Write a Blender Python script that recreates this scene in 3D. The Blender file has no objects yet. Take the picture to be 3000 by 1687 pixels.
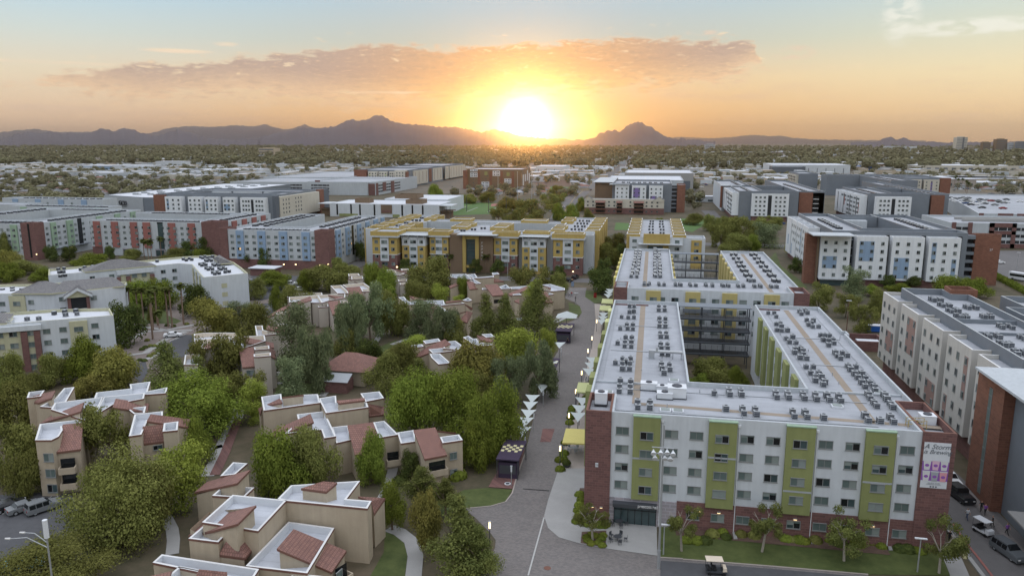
import bpy, math, random
from math import sin, cos, radians as R, pi, hypot, atan2, sqrt
from mathutils import Vector, Matrix
rnd = random.Random(7)
sc = bpy.context.scene
col = sc.collection
# ------------------------------------------------------------ camera
FPX, PT, YW, H = 2200., R(10.96), R(-10.6), 52.0
_sp, _cp, _sy, _cy = sin(PT), cos(PT), sin(YW), cos(YW)
cam = bpy.data.cameras.new('camera'); cam.lens = 36*FPX/3000; cam.sensor_width = 36
cam.clip_start = 1; cam.clip_end = 80000
camo = bpy.data.objects.new('camera', cam); col.objects.link(camo)
camo.location = (0, 0, H); camo.rotation_euler = (R(90)-PT, 0, -YW)
sc.camera = camo
def ray(x, y):
    a = (x-1500)/FPX; b = -(y-843.5)/FPX
    f = (_sy*_cp, _cy*_cp, -_sp); r = (_cy, -_sy, 0); u = (_sy*_sp, _cy*_sp, _cp)
    return tuple(f[i]+a*r[i]+b*u[i] for i in range(3))
def P(x, y, z=0.):
    d = ray(x, y); t = (z-H)/d[2]; return (d[0]*t, d[1]*t, z)
def dist(p): return sqrt(p[0]**2+p[1]**2+(p[2]-H)**2)
def AE(x, y):
    d = ray(x, y); return math.degrees(atan2(d[0], d[1])), math.degrees(math.atan2(d[2], hypot(d[0], d[1])))
# pixel frames of enlarged crops: (x0, y0, scale)
Z = {'1':(0,300,2.576),'2':(1000,300,2.576),'3':(2000,300,2.576),'4':(0,700,2.576),'5':(1000,700,2.576),'6':(2000,700,2.576),
 '7':(0,1125,2.576),'8':(1000,1125,2.576),'9':(2000,1125,2.576),'a':(0,620,6.44),'b':(400,620,6.44),'c':(0,880,6.44),'d':(800,620,6.44),
 'e':(2200,600,6.44),'f':(2600,600,6.44),'g':(400,1350,3.3895),'h':(50,1090,4.2933),'k':(730,1100,3.8433),'l':(480,900,4.9538),
 'm':(780,770,5.152),'n':(1130,760,4.519),'o':(0,0,.85867),'p':(0,740,5.574),'q':(0,430,3.4347),'r':(650,430,3.4347),
 's':(1350,430,3.4347),'u':(2050,430,5.152),'v':(2500,400,4.996)}
def px(k, x, y): a, b, s = Z[k]; return a+x/s, b+y/s
def G(k, x, y, z=0.): return P(*px(k, x, y), z)
# ------------------------------------------------------------ world: dawn sky
SUNPX = (1540, 356)
sd = Vector(ray(*SUNPX)).normalized()
SAZ, SEL = math.degrees(atan2(sd.x, sd.y)), math.degrees(math.asin(sd.z))
w = bpy.data.worlds.new('World'); sc.world = w; w.use_nodes = True
nt = w.node_tree; nt.nodes.clear(); N = nt.nodes; L = nt.links
def mth(op, a, b=None, c=None, clamp=False):
    n = N.new('ShaderNodeMath'); n.operation = op; n.use_clamp = clamp
    for i, v in enumerate((a, b, c)):
        if v is None: continue
        if hasattr(v, 'is_linked'): L.new(v, n.inputs[i])
        else: n.inputs[i].default_value = v
    return n.outputs[0]
def mrange(v, a, b, c=0., d=1., smooth=True):
    n = N.new('ShaderNodeMapRange'); n.interpolation_type = 'SMOOTHSTEP' if smooth else 'LINEAR'
    for i, q in enumerate((v, a, b, c, d)):
        if hasattr(q, 'is_linked'): L.new(q, n.inputs[i])
        else: n.inputs[i].default_value = q
    return n.outputs[0]
def mixc(f, a, b, mode='MIX'):
    n = N.new('ShaderNodeMix'); n.data_type = 'RGBA'; n.blend_type = mode
    for i, q in ((0, f), (6, a), (7, b)):
        if hasattr(q, 'is_linked'): L.new(q, n.inputs[i])
        else: n.inputs[i].default_value = q if i == 0 else (*q, 1)
    return n.outputs[2]
def comb(x, y, z=0.):
    n = N.new('ShaderNodeCombineXYZ')
    for i, q in enumerate((x, y, z)):
        if hasattr(q, 'is_linked'): L.new(q, n.inputs[i])
        else: n.inputs[i].default_value = q
    return n.outputs[0]
def noise(vec, scale, detail=6, rough=.55, dist_=0.):
    n = N.new('ShaderNodeTexNoise'); L.new(vec, n.inputs['Vector'])
    n.inputs['Scale'].default_value = scale; n.inputs['Detail'].default_value = detail
    n.inputs['Roughness'].default_value = rough; n.inputs['Distortion'].default_value = dist_
    return n.outputs[0]
def ramp(v, stops, interp='LINEAR'):
    n = N.new('ShaderNodeValToRGB'); L.new(v, n.inputs[0]); cr = n.color_ramp; cr.interpolation = interp
    while len(cr.elements) < len(stops): cr.elements.new(.5)
    for e, (p, c) in zip(cr.elements, stops): e.position = p; e.color = (*c, 1)
    assert len(cr.elements) == len(stops)
    return n.outputs[0]
def fcurve(v, pts):     # pts already 0..1
    n = N.new('ShaderNodeFloatCurve'); L.new(v, n.inputs[1]); cu = n.mapping.curves[0]
    pts = sorted(pts)
    cu.points[0].location = pts[0]; cu.points[1].location = pts[-1]
    for q in pts[1:-1]: cu.points.new(*q)
    for q in cu.points: q.handle_type = 'VECTOR'
    n.mapping.update(); return n.outputs[0]
tc = N.new('ShaderNodeTexCoord'); sx = N.new('ShaderNodeSeparateXYZ'); L.new(tc.outputs['Generated'], sx.inputs[0])
X_, Y_, Z_ = sx.outputs
az = mth('MULTIPLY', mth('ARCTAN2', X_, Y_), 57.2958)
el = mth('MULTIPLY', mth('ARCSINE', Z_), 57.2958)
dt = N.new('ShaderNodeVectorMath'); dt.operation = 'DOT_PRODUCT'; L.new(tc.outputs['Generated'], dt.inputs[0]); dt.inputs[1].default_value = tuple(sd)
ang = mth('MULTIPLY', mth('ARCCOSINE', mth('MINIMUM', dt.outputs['Value'], .999999)), 57.2958)
daz = mth('ABSOLUTE', mth('SUBTRACT', az, SAZ))
elp = mth('MULTIPLY', mth('MAXIMUM', el, 0.), 1/90.)
HI = [(25/90, (.85,.90,1.0)), (50/90, (1.36,1.42,1.55)), (1., (1.5,1.56,1.70))]  # sky above the frame brighter than at dawn, added to light the foreground
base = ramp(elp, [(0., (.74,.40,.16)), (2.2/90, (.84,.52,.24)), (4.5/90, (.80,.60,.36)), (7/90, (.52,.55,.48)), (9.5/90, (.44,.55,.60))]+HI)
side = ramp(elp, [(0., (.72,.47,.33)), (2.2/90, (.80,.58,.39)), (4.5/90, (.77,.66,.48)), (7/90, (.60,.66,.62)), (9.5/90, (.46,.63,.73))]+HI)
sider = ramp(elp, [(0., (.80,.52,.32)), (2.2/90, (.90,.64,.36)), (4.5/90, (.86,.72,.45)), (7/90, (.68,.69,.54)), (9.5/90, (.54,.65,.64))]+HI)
side = mixc(mrange(az, SAZ-4, SAZ+6), side, sider)
sky = mixc(mrange(daz, 6, 34), base, side)
u_ = comb(mth('MULTIPLY', az, .55), mth('MULTIPLY', el, 1.9))
u2 = comb(mth('MULTIPLY', az, .22), mth('MULTIPLY', el, 1.7), 3.)
n1 = noise(u_, 1.0, 9, .62, .3); n2 = noise(u2, .8, 7, .6); n3 = noise(u_, 3.2, 6, .6)
azn = mth('DIVIDE', mth('ADD', az, 60.), 120., clamp=True)
def cv(lst): return [((AE(x, y)[0]+60)/120, AE(x, y)[1]/12) for x, y in lst]
top = mth('MULTIPLY', fcurve(azn, [(0, .35)]+cv([(80,245),(110,232),(170,214),(300,207),(400,190),(520,192),(650,176),(780,166),(900,150),(1000,137),(1100,130),(1300,140),(1450,132),(1600,127),(1700,120),(1850,108),(2000,120),(2150,116),(2215,132),(2232,200),(2260,230)])+[(1, .35)]), 12.)
bot = mth('MULTIPLY', fcurve(azn, [(0, .45)]+cv([(80,240),(200,268),(300,285),(450,302),(600,290),(700,282),(900,296),(1100,306),(1300,306),(1450,292),(1600,277),(1900,268),(2100,250),(2180,222),(2232,190),(2260,170)])+[(1, .45)]), 12.)
inn = mth('MINIMUM', mth('SUBTRACT', top, el), mth('MULTIPLY', mth('SUBTRACT', el, bot), .45))
cd = mth('ADD', mth('MULTIPLY', inn, 1.7), mth('MULTIPLY', mth('SUBTRACT', n1, .44), 4.2))
cmask = mrange(cd, -.2, .8)
# scattered small puffs above the band and thin streaks
puffs = mth('MULTIPLY', mrange(n1, .60, .68), mth('MULTIPLY', mrange(mth('SUBTRACT', el, top), 1.4, .0), mrange(el, 4, 5)), clamp=True)
stre = mth('MULTIPLY', mrange(n2, .50, .74), mth('MULTIPLY', mrange(el, .5, 1.2), mrange(el, 6.5, 3.2)))
a1, e1 = AE(2640, 50); a2, e2 = AE(2870, 78)
def blob(a, e, wa, we):
    return mth('ADD', mth('POWER', mth('DIVIDE', mth('SUBTRACT', az, a), wa), 2.), mth('POWER', mth('DIVIDE', mth('SUBTRACT', el, e), we), 2.))
wisp = mth('MAXIMUM', mrange(blob(a1, e1, 1.3, 1.9), 1.2, .1, 0, .9), mrange(blob(a2, e2, 5.5, .6), 1.2, .1))
a3, e3 = AE(2325, 155); a4, e4 = AE(2055, 97)
pf2 = mth('MAXIMUM', mrange(blob(a3, e3, 1.7, .55), 1.1, .2), mrange(blob(a4, e4, 1.3, .3), 1.1, .2))
nearsun = mrange(ang, 17, 2.5)
und = mrange(mth('SUBTRACT', el, bot), .2, 2.4)
ccol = mixc(nearsun, mixc(und, (.80,.55,.35), (.46,.33,.28)), mixc(und, (.92,.54,.20), (.74,.40,.17)))
ccol = mixc(mrange(cd, .8, .1, 0, .8), ccol, (.82,.62,.42))
ccol = mixc(mrange(n3, .54, .72, 0, .5), ccol, (.98,.70,.40)); ccol = mixc(mrange(noise(u_, 2.1, 8, .65), .52, .38, 0, .3), ccol, (.38,.26,.21))
def addglow(s, c, width, amp, power=2.):
    g = mth('MULTIPLY', mth('EXPONENT', mth('MULTIPLY', mth('POWER', mth('DIVIDE', ang, width), power), -1.)), amp)
    n = N.new('ShaderNodeMix'); n.data_type = 'RGBA'; n.blend_type = 'ADD'; n.inputs[0].default_value = 1
    m = N.new('ShaderNodeVectorMath'); m.operation = 'SCALE'; m.inputs[0].default_value = c; L.new(g, m.inputs['Scale'])
    L.new(s, n.inputs[6]); L.new(m.outputs[0], n.inputs[7]); return n.outputs[2]
sky = addglow(sky, (1.,.42,.03), 4.0, .14, 1.6)
sky = mixc(mth('MULTIPLY', stre, .32), sky, (.66,.44,.36))
sky = mixc(mth('MULTIPLY', cmask, .9), sky, ccol)
sky = mixc(mth('MULTIPLY', puffs, .6), sky, (.98,.78,.52))
sky = mixc(mth('MULTIPLY', mth('MULTIPLY', wisp, mrange(n1, .36, .55)), .75), sky, (.86,.85,.76))
sky = mixc(mth('MULTIPLY', mth('MULTIPLY', pf2, mrange(n1, .42, .58)), .6), sky, (.78,.58,.44))
for (x_, y_, wa, we) in ((150,183,4.6,.13),(520,150,2.2,.16),(660,130,.9,.16),(60,320,6.5,.35),(420,330,4.,.22),(1150,272,4.5,.12)):
    a_, e_ = AE(x_, y_); sky = mixc(mth('MULTIPLY', mrange(blob(a_, e_, wa, we), 1.5, .0), mrange(n2, .36, .6, 0, .8 if y_ < 300 else .5)), sky, (.90,.70,.50) if y_ < 300 else (.66,.48,.38))
# aureole of the rising sun
sky = addglow(sky, (1.,.72,.20), 1.9, .5, 2.4)
sky = addglow(sky, (1.,.96,.85), 1.4, 1.9, 2.6)
ns = N.new('ShaderNodeTexSky'); ns.sky_type = 'NISHITA'; ns.sun_disc = False
ns.sun_elevation = sd.z; ns.sun_rotation = R(SAZ); ns.altitude = 350
nis = N.new('ShaderNodeVectorMath'); nis.operation = 'SCALE'; L.new(ns.outputs[0], nis.inputs[0]); nis.inputs['Scale'].default_value = .004
sky = mixc(1., sky, nis.outputs[0], 'ADD')
# the ground half of the sky sphere: dim earth light
sky = mixc(mrange(el, 0., -1.5), sky, (.16,.12,.10))
bg = N.new('ShaderNodeBackground'); L.new(sky, bg.inputs[0]); bg.inputs[1].default_value = 1.0
wo = N.new('ShaderNodeOutputWorld'); L.new(bg.outputs[0], wo.inputs[0])
w.cycles.sampling_method = 'MANUAL'; w.cycles.sample_map_resolution = 1024
# ------------------------------------------------------------ sun, exposure
sl = bpy.data.lights.new('sun', 'SUN'); sl.energy = .45; sl.angle = R(.9); sl.color = (1., .47, .12)
so = bpy.data.objects.new('sun', sl); col.objects.link(so); so.location = (0, 0, 400)
so.rotation_euler = (-sd).to_track_quat('-Z', 'Y').to_euler()
vs = sc.view_settings; vs.view_transform = 'Standard'; vs.look = 'None'; vs.exposure = .14; vs.gamma = 1
sc.render.film_transparent = False
sc.cycles.use_denoising = True
sc.cycles.max_bounces = 6; sc.cycles.diffuse_bounces = 3; sc.cycles.glossy_bounces = 3; sc.cycles.transmission_bounces = 4
sc.cycles.volume_bounces = 0; sc.cycles.transparent_max_bounces = 6
sc.cycles.sample_clamp_indirect = 6
# ------------------------------------------------------------ materials
MT = {}
def mat(name, c, rough=.85, var=.1, vs_=.6, spec=.3, metal=0., emit=None, es=0., kind=None, c2=None, sc_=1.):
    m = bpy.data.materials.new(name); m.use_nodes = True; n = m.node_tree.nodes; l = m.node_tree.links
    b = n['Principled BSDF']; b.inputs['Roughness'].default_value = rough; b.inputs['Metallic'].default_value = metal
    b.inputs['Specular IOR Level'].default_value = spec
    def nd(t, **k):
        q = n.new(t)
        for a, v in k.items(): setattr(q, a, v)
        return q
    if emit:
        b.inputs['Emission Color'].default_value = (*emit, 1); b.inputs['Emission Strength'].default_value = es
    b.inputs['Base Color'].default_value = (*c, 1)
    tcn = nd('ShaderNodeTexCoord'); o = tcn.outputs['Object']
    if kind != 'plain':
        geo = nd('ShaderNodeNewGeometry'); pos = geo.outputs['Position']
        no = nd('ShaderNodeTexNoise'); l.new(pos, no.inputs['Vector']); no.inputs['Scale'].default_value = vs_; no.inputs['Detail'].default_value = 6; no.inputs['Roughness'].default_value = .65
        no2 = nd('ShaderNodeTexNoise'); l.new(pos, no2.inputs['Vector']); no2.inputs['Scale'].default_value = vs_*.13; no2.inputs['Detail'].default_value = 4
        mx = nd('ShaderNodeMix', data_type='RGBA', blend_type='MIX')
        mr = nd('ShaderNodeMapRange'); mr.inputs[1].default_value = .3; mr.inputs[2].default_value = .7; l.new(no.outputs[0], mr.inputs[0])
        ad = nd('ShaderNodeMath', operation='MULTIPLY_ADD'); l.new(mr.outputs[0], ad.inputs[0]); ad.inputs[1].default_value = .6
        mr2 = nd('ShaderNodeMapRange'); mr2.inputs[1].default_value = .35; mr2.inputs[2].default_value = .65; mr2.inputs[4].default_value = .4; l.new(no2.outputs[0], mr2.inputs[0])
        l.new(mr2.outputs[0], ad.inputs[2]); l.new(ad.outputs[0], mx.inputs[0])
        lo = tuple(max(0, v*(1-var)) for v in c); hi = c2 or tuple(v*(1+var) for v in c)
        mx.inputs[6].default_value = (*lo, 1); mx.inputs[7].default_value = (*hi, 1)
        out = mx.outputs[2]
        if 'stucco' in name or 'panel' in name:
            mp = nd('ShaderNodeMapping'); l.new(pos, mp.inputs['Vector']); mp.inputs['Scale'].default_value = (1.6, 1.6, .14)
            n4 = nd('ShaderNodeTexNoise'); l.new(mp.outputs[0], n4.inputs['Vector']); n4.inputs['Scale'].default_value = 1.; n4.inputs['Detail'].default_value = 5
            r4 = nd('ShaderNodeMapRange'); l.new(n4.outputs[0], r4.inputs[0]); r4.inputs[1].default_value = .35; r4.inputs[2].default_value = .7; r4.inputs[3].default_value = 1.04; r4.inputs[4].default_value = .93
            m4 = nd('ShaderNodeVectorMath', operation='SCALE'); l.new(out, m4.inputs[0]); l.new(r4.outputs[0], m4.inputs['Scale']); out = m4.outputs[0]
        if kind in ('brick', 'paver', 'block'):
            sp = nd('ShaderNodeSeparateXYZ'); l.new(pos, sp.inputs[0])
            cm = nd('ShaderNodeCombineXYZ')
            if kind == 'paver':
                l.new(sp.outputs[0], cm.inputs[0]); l.new(sp.outputs[1], cm.inputs[1])
            else:
                a_ = nd('ShaderNodeMath', operation='ADD'); l.new(sp.outputs[0], a_.inputs[0]); l.new(sp.outputs[1], a_.inputs[1])
                l.new(a_.outputs[0], cm.inputs[0]); l.new(sp.outputs[2], cm.inputs[1])
            br = nd('ShaderNodeTexBrick'); l.new(cm.outputs[0], br.inputs['Vector']); br.inputs['Scale'].default_value = sc_
            br.inputs['Mortar Size'].default_value = .03; br.inputs['Brick Width'].default_value = .8; br.inputs['Row Height'].default_value = .35
            br.inputs['Color1'].default_value = (1.14,1.1,1.08,1); br.inputs['Color2'].default_value = (.8,.8,.82,1)
            br.inputs['Mortar'].default_value = (1.25,1.3,1.35,1) if kind != 'paver' else (.6,.6,.6,1)
            m2 = nd('ShaderNodeMix', data_type='RGBA', blend_type='MULTIPLY'); m2.inputs[0].default_value = 1
            l.new(out, m2.inputs[6]); l.new(br.outputs[0], m2.inputs[7]); out = m2.outputs[2]
        if kind == 'roof':      # membrane seams and grime
            sp = nd('ShaderNodeSeparateXYZ'); l.new(pos, sp.inputs[0])
            wv = nd('ShaderNodeMath', operation='PINGPONG'); l.new(sp.outputs[1], wv.inputs[0]); wv.inputs[1].default_value = .8
            gt = nd('ShaderNodeMath', operation='LESS_THAN'); l.new(wv.outputs[0], gt.inputs[0]); gt.inputs[1].default_value = .06
            m2 = nd('ShaderNodeMix', data_type='RGBA', blend_type='MULTIPLY'); mm = nd('ShaderNodeMath', operation='MULTIPLY'); l.new(gt.outputs[0], mm.inputs[0]); mm.inputs[1].default_value = .35
            l.new(mm.outputs[0], m2.inputs[0]); l.new(out, m2.inputs[6]); m2.inputs[7].default_value = (.62,.62,.64,1); out = m2.outputs[2]
        if kind == 'tiles':
            uv = tcn.outputs['UV']
            br = nd('ShaderNodeTexBrick'); l.new(uv, br.inputs['Vector']); br.inputs['Scale'].default_value = 1.
            br.inputs['Mortar Size'].default_value = .05; br.inputs['Mortar Smooth'].default_value = .6; br.inputs['Brick Width'].default_value = .32; br.inputs['Row Height'].default_value = .40
            br.inputs['Color1'].default_value = (1.25,1.2,1.15,1); br.inputs['Color2'].default_value = (.85,.85,.88,1); br.inputs['Mortar'].default_value = (.5,.48,.48,1)
            m2 = nd('ShaderNodeMix', data_type='RGBA', blend_type='MULTIPLY'); m2.inputs[0].default_value = .85
            l.new(out, m2.inputs[6]); l.new(br.outputs[0], m2.inputs[7]); out = m2.outputs[2]
        l.new(out, b.inputs['Base Color'])
    MT[name] = m; return m
mat('white_stucco', (.51,.54,.57), var=.05)
mat('pale_stucco', (.42,.45,.475), var=.06)
mat('cream_stucco', (.48,.45,.385), var=.05)
mat('warm_white_stucco', (.50,.485,.455), var=.05)
mat('beige_stucco', (.41,.345,.26), var=.08, vs_=.8)
mat('beige_parapet', (.60,.52,.42), var=.07)
mat('olive_stucco', (.43,.42,.29), var=.06)
mat('lime_panel', (.225,.245,.10), var=.08)
mat('yellow_panel', (.43,.36,.15), var=.08)
mat('ochre_panel', (.40,.295,.10), var=.08)
mat('sage_panel', (.27,.37,.27), var=.07)
mat('coral_panel', (.28,.115,.10), var=.08)
mat('sky_panel', (.235,.325,.45), var=.06)
mat('blue_panel', (.21,.28,.40), var=.06)
mat('pink_panel', (.30,.20,.175), var=.08)
mat('purple_panel', (.20,.15,.34), var=.06)
mat('red_panel', (.30,.05,.045), var=.06)
mat('taupe_panel', (.17,.12,.08), var=.08)
mat('brick', (.155,.083,.075), var=.14, kind='brick', sc_=1.)
mat('rust_brick', (.18,.085,.058), var=.14, kind='brick', sc_=1.)
mat('grey_block', (.30,.28,.30), var=.08, kind='block', sc_=.7)
mat('charcoal', (.115,.13,.15), var=.08)
mat('slate', (.17,.19,.215), var=.08)
mat('dark', (.028,.03,.034), var=.1)
mat('roof_membrane', (.32,.335,.365), var=.17, kind='roof', vs_=.35)
mat('white_roof', (.52,.54,.58), var=.06, kind='roof', vs_=.35)
mat('apt_roof', (.43,.45,.49), var=.16, kind='roof', vs_=.5)
mat('bright_stucco', (.64,.665,.69), var=.04)
mat('pale_tan', (.43,.385,.335), var=.07)
mat('walk_pad', (.26,.215,.17), var=.1)
mat('white_paint', (.60,.62,.65), var=.04)
mat('cap_white', (.60,.60,.60), var=.05)
mat('brown_trim', (.16,.08,.06), var=.08)
mat('roof_tile', (.225,.125,.105), var=.16, vs_=1.2, kind='tiles')
mat('grey_tile', (.185,.185,.19), var=.1, kind='tiles')
mat('glass', (.045,.07,.075), rough=.12, spec=.6, var=.3, vs_=.5)
mat('glass_dark', (.012,.014,.016), rough=.1, spec=.5, kind='plain')
mat('blind', (.10,.135,.13), rough=.35, spec=.5, var=.15, vs_=1.5)
mat('blind_pale', (.21,.245,.235), rough=.4, spec=.5, var=.1)
mat('frame', (.22,.23,.23), kind='plain')
mat('metal', (.42,.44,.46), rough=.45, metal=.6, var=.08)
mat('metal_dark', (.07,.075,.085), rough=.5, metal=.3, var=.1)
mat('ac_grey', (.33,.35,.37), var=.08, vs_=3)
mat('ac_dark', (.05,.055,.07), rough=.6, var=.3, vs_=6)
mat('asphalt', (.075,.076,.082), var=.18, vs_=.9)
mat('road', (.12,.115,.115), var=.14, vs_=.5)
mat('pavers', (.175,.163,.157), var=.13, kind='paver', sc_=2.2, vs_=.35)
mat('concrete', (.30,.297,.29), var=.1, vs_=.5)
mat('concrete_warm', (.33,.29,.26), var=.1)
mat('gravel', (.175,.145,.13), var=.2, vs_=2.5)
mat('mulch', (.10,.065,.05), var=.3, vs_=1.8)
mat('lawn', (.048,.072,.018), c2=(.105,.125,.040), var=.25, vs_=.5)
mat('turf', (.06,.12,.03), c2=(.085,.15,.04), var=.1, vs_=.2)
mat('yard', (.055,.06,.028), c2=(.125,.095,.065), var=.3, vs_=.35)
mat('town_soil', (.10,.088,.065), c2=(.17,.145,.115), var=.35, vs_=.035)
mat('paint_line', (.40,.40,.39), kind='plain')
mat('purple', (.045,.032,.058), var=.1)
mat('lemon', (.55,.51,.30), var=.05)
mat('canopy_yellow', (.55,.48,.17), var=.06)
mat('canopy_lime', (.50,.52,.26), var=.05)
mat('sail', (.46,.50,.50), rough=.7, var=.04)
mat('lamp_glow', (1,.85,.55), emit=(1,.74,.36), es=3.5, kind='plain')
mat('window_glow', (.9,.6,.3), emit=(1,.58,.22), es=.5, kind='plain')
mat('bark', (.13,.095,.07), var=.25, vs_=3)
mat('pale_bark', (.30,.27,.23), var=.2, vs_=3)
mat('palm_bark', (.20,.14,.10), var=.25, vs_=4)
mat('rock', (.070,.058,.075), var=.25, vs_=.004)
mat('skin', (.45,.26,.18), kind='plain'); mat('hair', (.03,.02,.015), kind='plain')
mat('blue_paint', (.02,.11,.42), rough=.3, spec=.5, kind='plain')
mat('denim', (.05,.07,.13), kind='plain'); mat('black_cloth', (.02,.02,.022), kind='plain')
mat('red_cloth', (.4,.05,.05), kind='plain')
for nm, c in (('car_white',(.72,.73,.75)),('car_silver',(.17,.18,.19)),('car_black',(.02,.021,.024)),('car_grey',(.10,.11,.12)),('car_red',(.22,.015,.015)),('car_blue',(.02,.05,.15)),('car_cyan',(.10,.42,.66))):
    mat(nm, c, rough=.25, spec=.6, var=.02)
mat('tyre', (.015,.015,.016), kind='plain')
def leafmat(name, a, b, trans=.25):
    m = bpy.data.materials.new(name); m.use_nodes = True; n = m.node_tree.nodes; l = m.node_tree.links; n.clear()
    out = n.new('ShaderNodeOutputMaterial'); geo = n.new('ShaderNodeNewGeometry'); oi = n.new('ShaderNodeObjectInfo')
    mx = n.new('ShaderNodeMix'); mx.data_type = 'RGBA'
    no = n.new('ShaderNodeTexNoise'); no.inputs['Scale'].default_value = .55; no.inputs['Detail'].default_value = 3; l.new(geo.outputs['Position'], no.inputs['Vector'])
    s = n.new('ShaderNodeMath'); s.operation = 'MULTIPLY_ADD'; l.new(geo.outputs['Random Per Island'], s.inputs[0]); s.inputs[1].default_value = .5
    s2 = n.new('ShaderNodeMath'); s2.operation = 'MULTIPLY_ADD'; l.new(no.outputs[0], s2.inputs[0]); s2.inputs[1].default_value = 1.6; s2.inputs[2].default_value = -.55
    l.new(s2.outputs[0], s.inputs[2]); s.use_clamp = True
    l.new(s.outputs[0], mx.inputs[0]); mx.inputs[6].default_value = (*a, 1); mx.inputs[7].default_value = (*b, 1)
    hs = n.new('ShaderNodeHueSaturation'); l.new(mx.outputs[2], hs.inputs['Color'])
    mr = n.new('ShaderNodeMapRange'); l.new(oi.outputs['Random'], mr.inputs[0]); mr.inputs[3].default_value = .8; mr.inputs[4].default_value = 1.25; l.new(mr.outputs[0], hs.inputs['Value'])
    mr = n.new('ShaderNodeMapRange'); l.new(oi.outputs['Random'], mr.inputs[0]); mr.inputs[3].default_value = .487; mr.inputs[4].default_value = .508; l.new(mr.outputs[0], hs.inputs['Hue'])
    d = n.new('ShaderNodeBsdfDiffuse'); t = n.new('ShaderNodeBsdfTranslucent'); ms = n.new('ShaderNodeMixShader'); ms.inputs[0].default_value = trans
    l.new(hs.outputs[0], d.inputs[0]); l.new(hs.outputs[0], t.inputs[0]); l.new(d.outputs[0], ms.inputs[1]); l.new(t.outputs[0], ms.inputs[2]); l.new(ms.outputs[0], out.inputs[0])
    MT[name] = m
leafmat('leaf_green', (.088,.118,.022), (.225,.265,.05))
leafmat('leaf_olive', (.098,.110,.030), (.245,.25,.078))
leafmat('leaf_pine', (.076,.095,.030), (.20,.215,.066))
leafmat('leaf_lime', (.15,.19,.034), (.34,.39,.08))
leafmat('leaf_grey', (.10,.13,.068), (.23,.265,.135))
leafmat('leaf_gold', (.125,.125,.036), (.28,.255,.07))
leafmat('leaf_dark', (.045,.065,.022), (.12,.145,.042))
leafmat('twig', (.14,.12,.10), (.24,.21,.18), .1)
leafmat('leaf_palm', (.045,.06,.018), (.13,.14,.045))
leafmat('leaf_far', (.13,.132,.075), (.25,.23,.14))  # distance haze partly put into this leaf colour by lightening it
# ------------------------------------------------------------ mesh helpers
def mt(m): return MT[m] if isinstance(m, str) else m
class MB:
    def __init__(s): s.v = []; s.f = []; s.m = []; s.ms = []; s.uv = {}
    def mi(s, m):
        if m not in s.ms: s.ms.append(m)
        return s.ms.index(m)
    def face(s, pts, m, uv=None):
        i = len(s.v); s.v += [tuple(p) for p in pts]; s.f.append(tuple(range(i, i+len(pts)))); s.m.append(s.mi(m))
        if uv: s.uv[len(s.f)-1] = uv
    def box(s, x0, y0, z0, x1, y1, z1, m, M=None):
        i = len(s.v); V = [(x, y, z) for z in (z0, z1) for y in (y0, y1) for x in (x0, x1)]
        if M: V = [tuple(M @ Vector(q)) for q in V]
        s.v += V
        for f in ((0,2,3,1),(4,5,7,6),(0,1,5,4),(2,6,7,3),(0,4,6,2),(1,3,7,5)):
            s.f.append(tuple(i+q for q in f)); s.m.append(s.mi(m))
    def tube(s, a, b, r0, r1, m, n=6, cap=True):
        a = Vector(a); b = Vector(b); d = (b-a).normalized(); u = d.orthogonal().normalized(); v = d.cross(u); i = len(s.v)
        for p, r in ((a, r0), (b, r1)):
            for k in range(n): s.v.append(tuple(p+u*r*cos(2*pi*k/n)+v*r*sin(2*pi*k/n)))
        for k in range(n): s.f.append((i+k, i+(k+1) % n, i+n+(k+1) % n, i+n+k)); s.m.append(s.mi(m))
        if cap:
            s.f.append(tuple(i+n+k for k in range(n))); s.m.append(s.mi(m)); s.f.append(tuple(i+n-1-k for k in range(n))); s.m.append(s.mi(m))
    def prism(s, poly, z0, z1, m, top=None, bottom=False):
        n = len(poly)
        for k in range(n):
            a, b = poly[k], poly[(k+1) % n]; s.face([(a[0],a[1],z0),(b[0],b[1],z0),(b[0],b[1],z1),(a[0],a[1],z1)], m)
        s.face([(p[0],p[1],z1) for p in poly], top or m)
        if bottom: s.face([(p[0],p[1],z0) for p in reversed(poly)], m)
    def mesh(s, name, org=(0,0,0)):
        me = bpy.data.meshes.new(name); o = org
        me.from_pydata([(x-o[0], y-o[1], z-o[2]) for x, y, z in s.v], [], s.f)
        for q in s.ms: me.materials.append(mt(q))
        me.polygons.foreach_set('material_index', s.m)
        if s.uv:
            ul = me.uv_layers.new(name='UVMap')
            for fi, uv in s.uv.items():
                for li, q in zip(me.polygons[fi].loop_indices, uv): ul.data[li].uv = q
        me.update(); return me
    def build(s, name, parent=None, org=None, **k):
        if not s.f: return None
        org = org if org is not None else (tuple(parent.location) if parent else (0,0,0))
        me = s.mesh(name, org); ob = bpy.data.objects.new(name, me); col.objects.link(ob)
        if parent: ob.parent = parent
        else: ob.location = org
        return tag(ob, **k)
def tag(o, label=None, cat=None, group=None, kind=None):
    if label: o['label'] = label
    if cat: o['category'] = cat
    if group: o['group'] = group
    if kind: o['kind'] = kind
    return o
def empty(name, loc, label, cat, group=None, rz=0.):
    o = bpy.data.objects.new(name, None); col.objects.link(o); o.location = loc; o.rotation_euler = (0,0,rz); o.empty_display_size = .5
    return tag(o, label, cat, group)
def inst(name, me, loc, rz=0., s=1., parent=None, **k):
    o = bpy.data.objects.new(name, me); col.objects.link(o)
    if parent: o.parent = parent; loc = tuple(Vector(loc)-parent.location)
    o.location = loc; o.rotation_euler = (0,0,rz); o.scale = (s,s,s) if not isinstance(s, tuple) else s
    return tag(o, **k)
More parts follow.
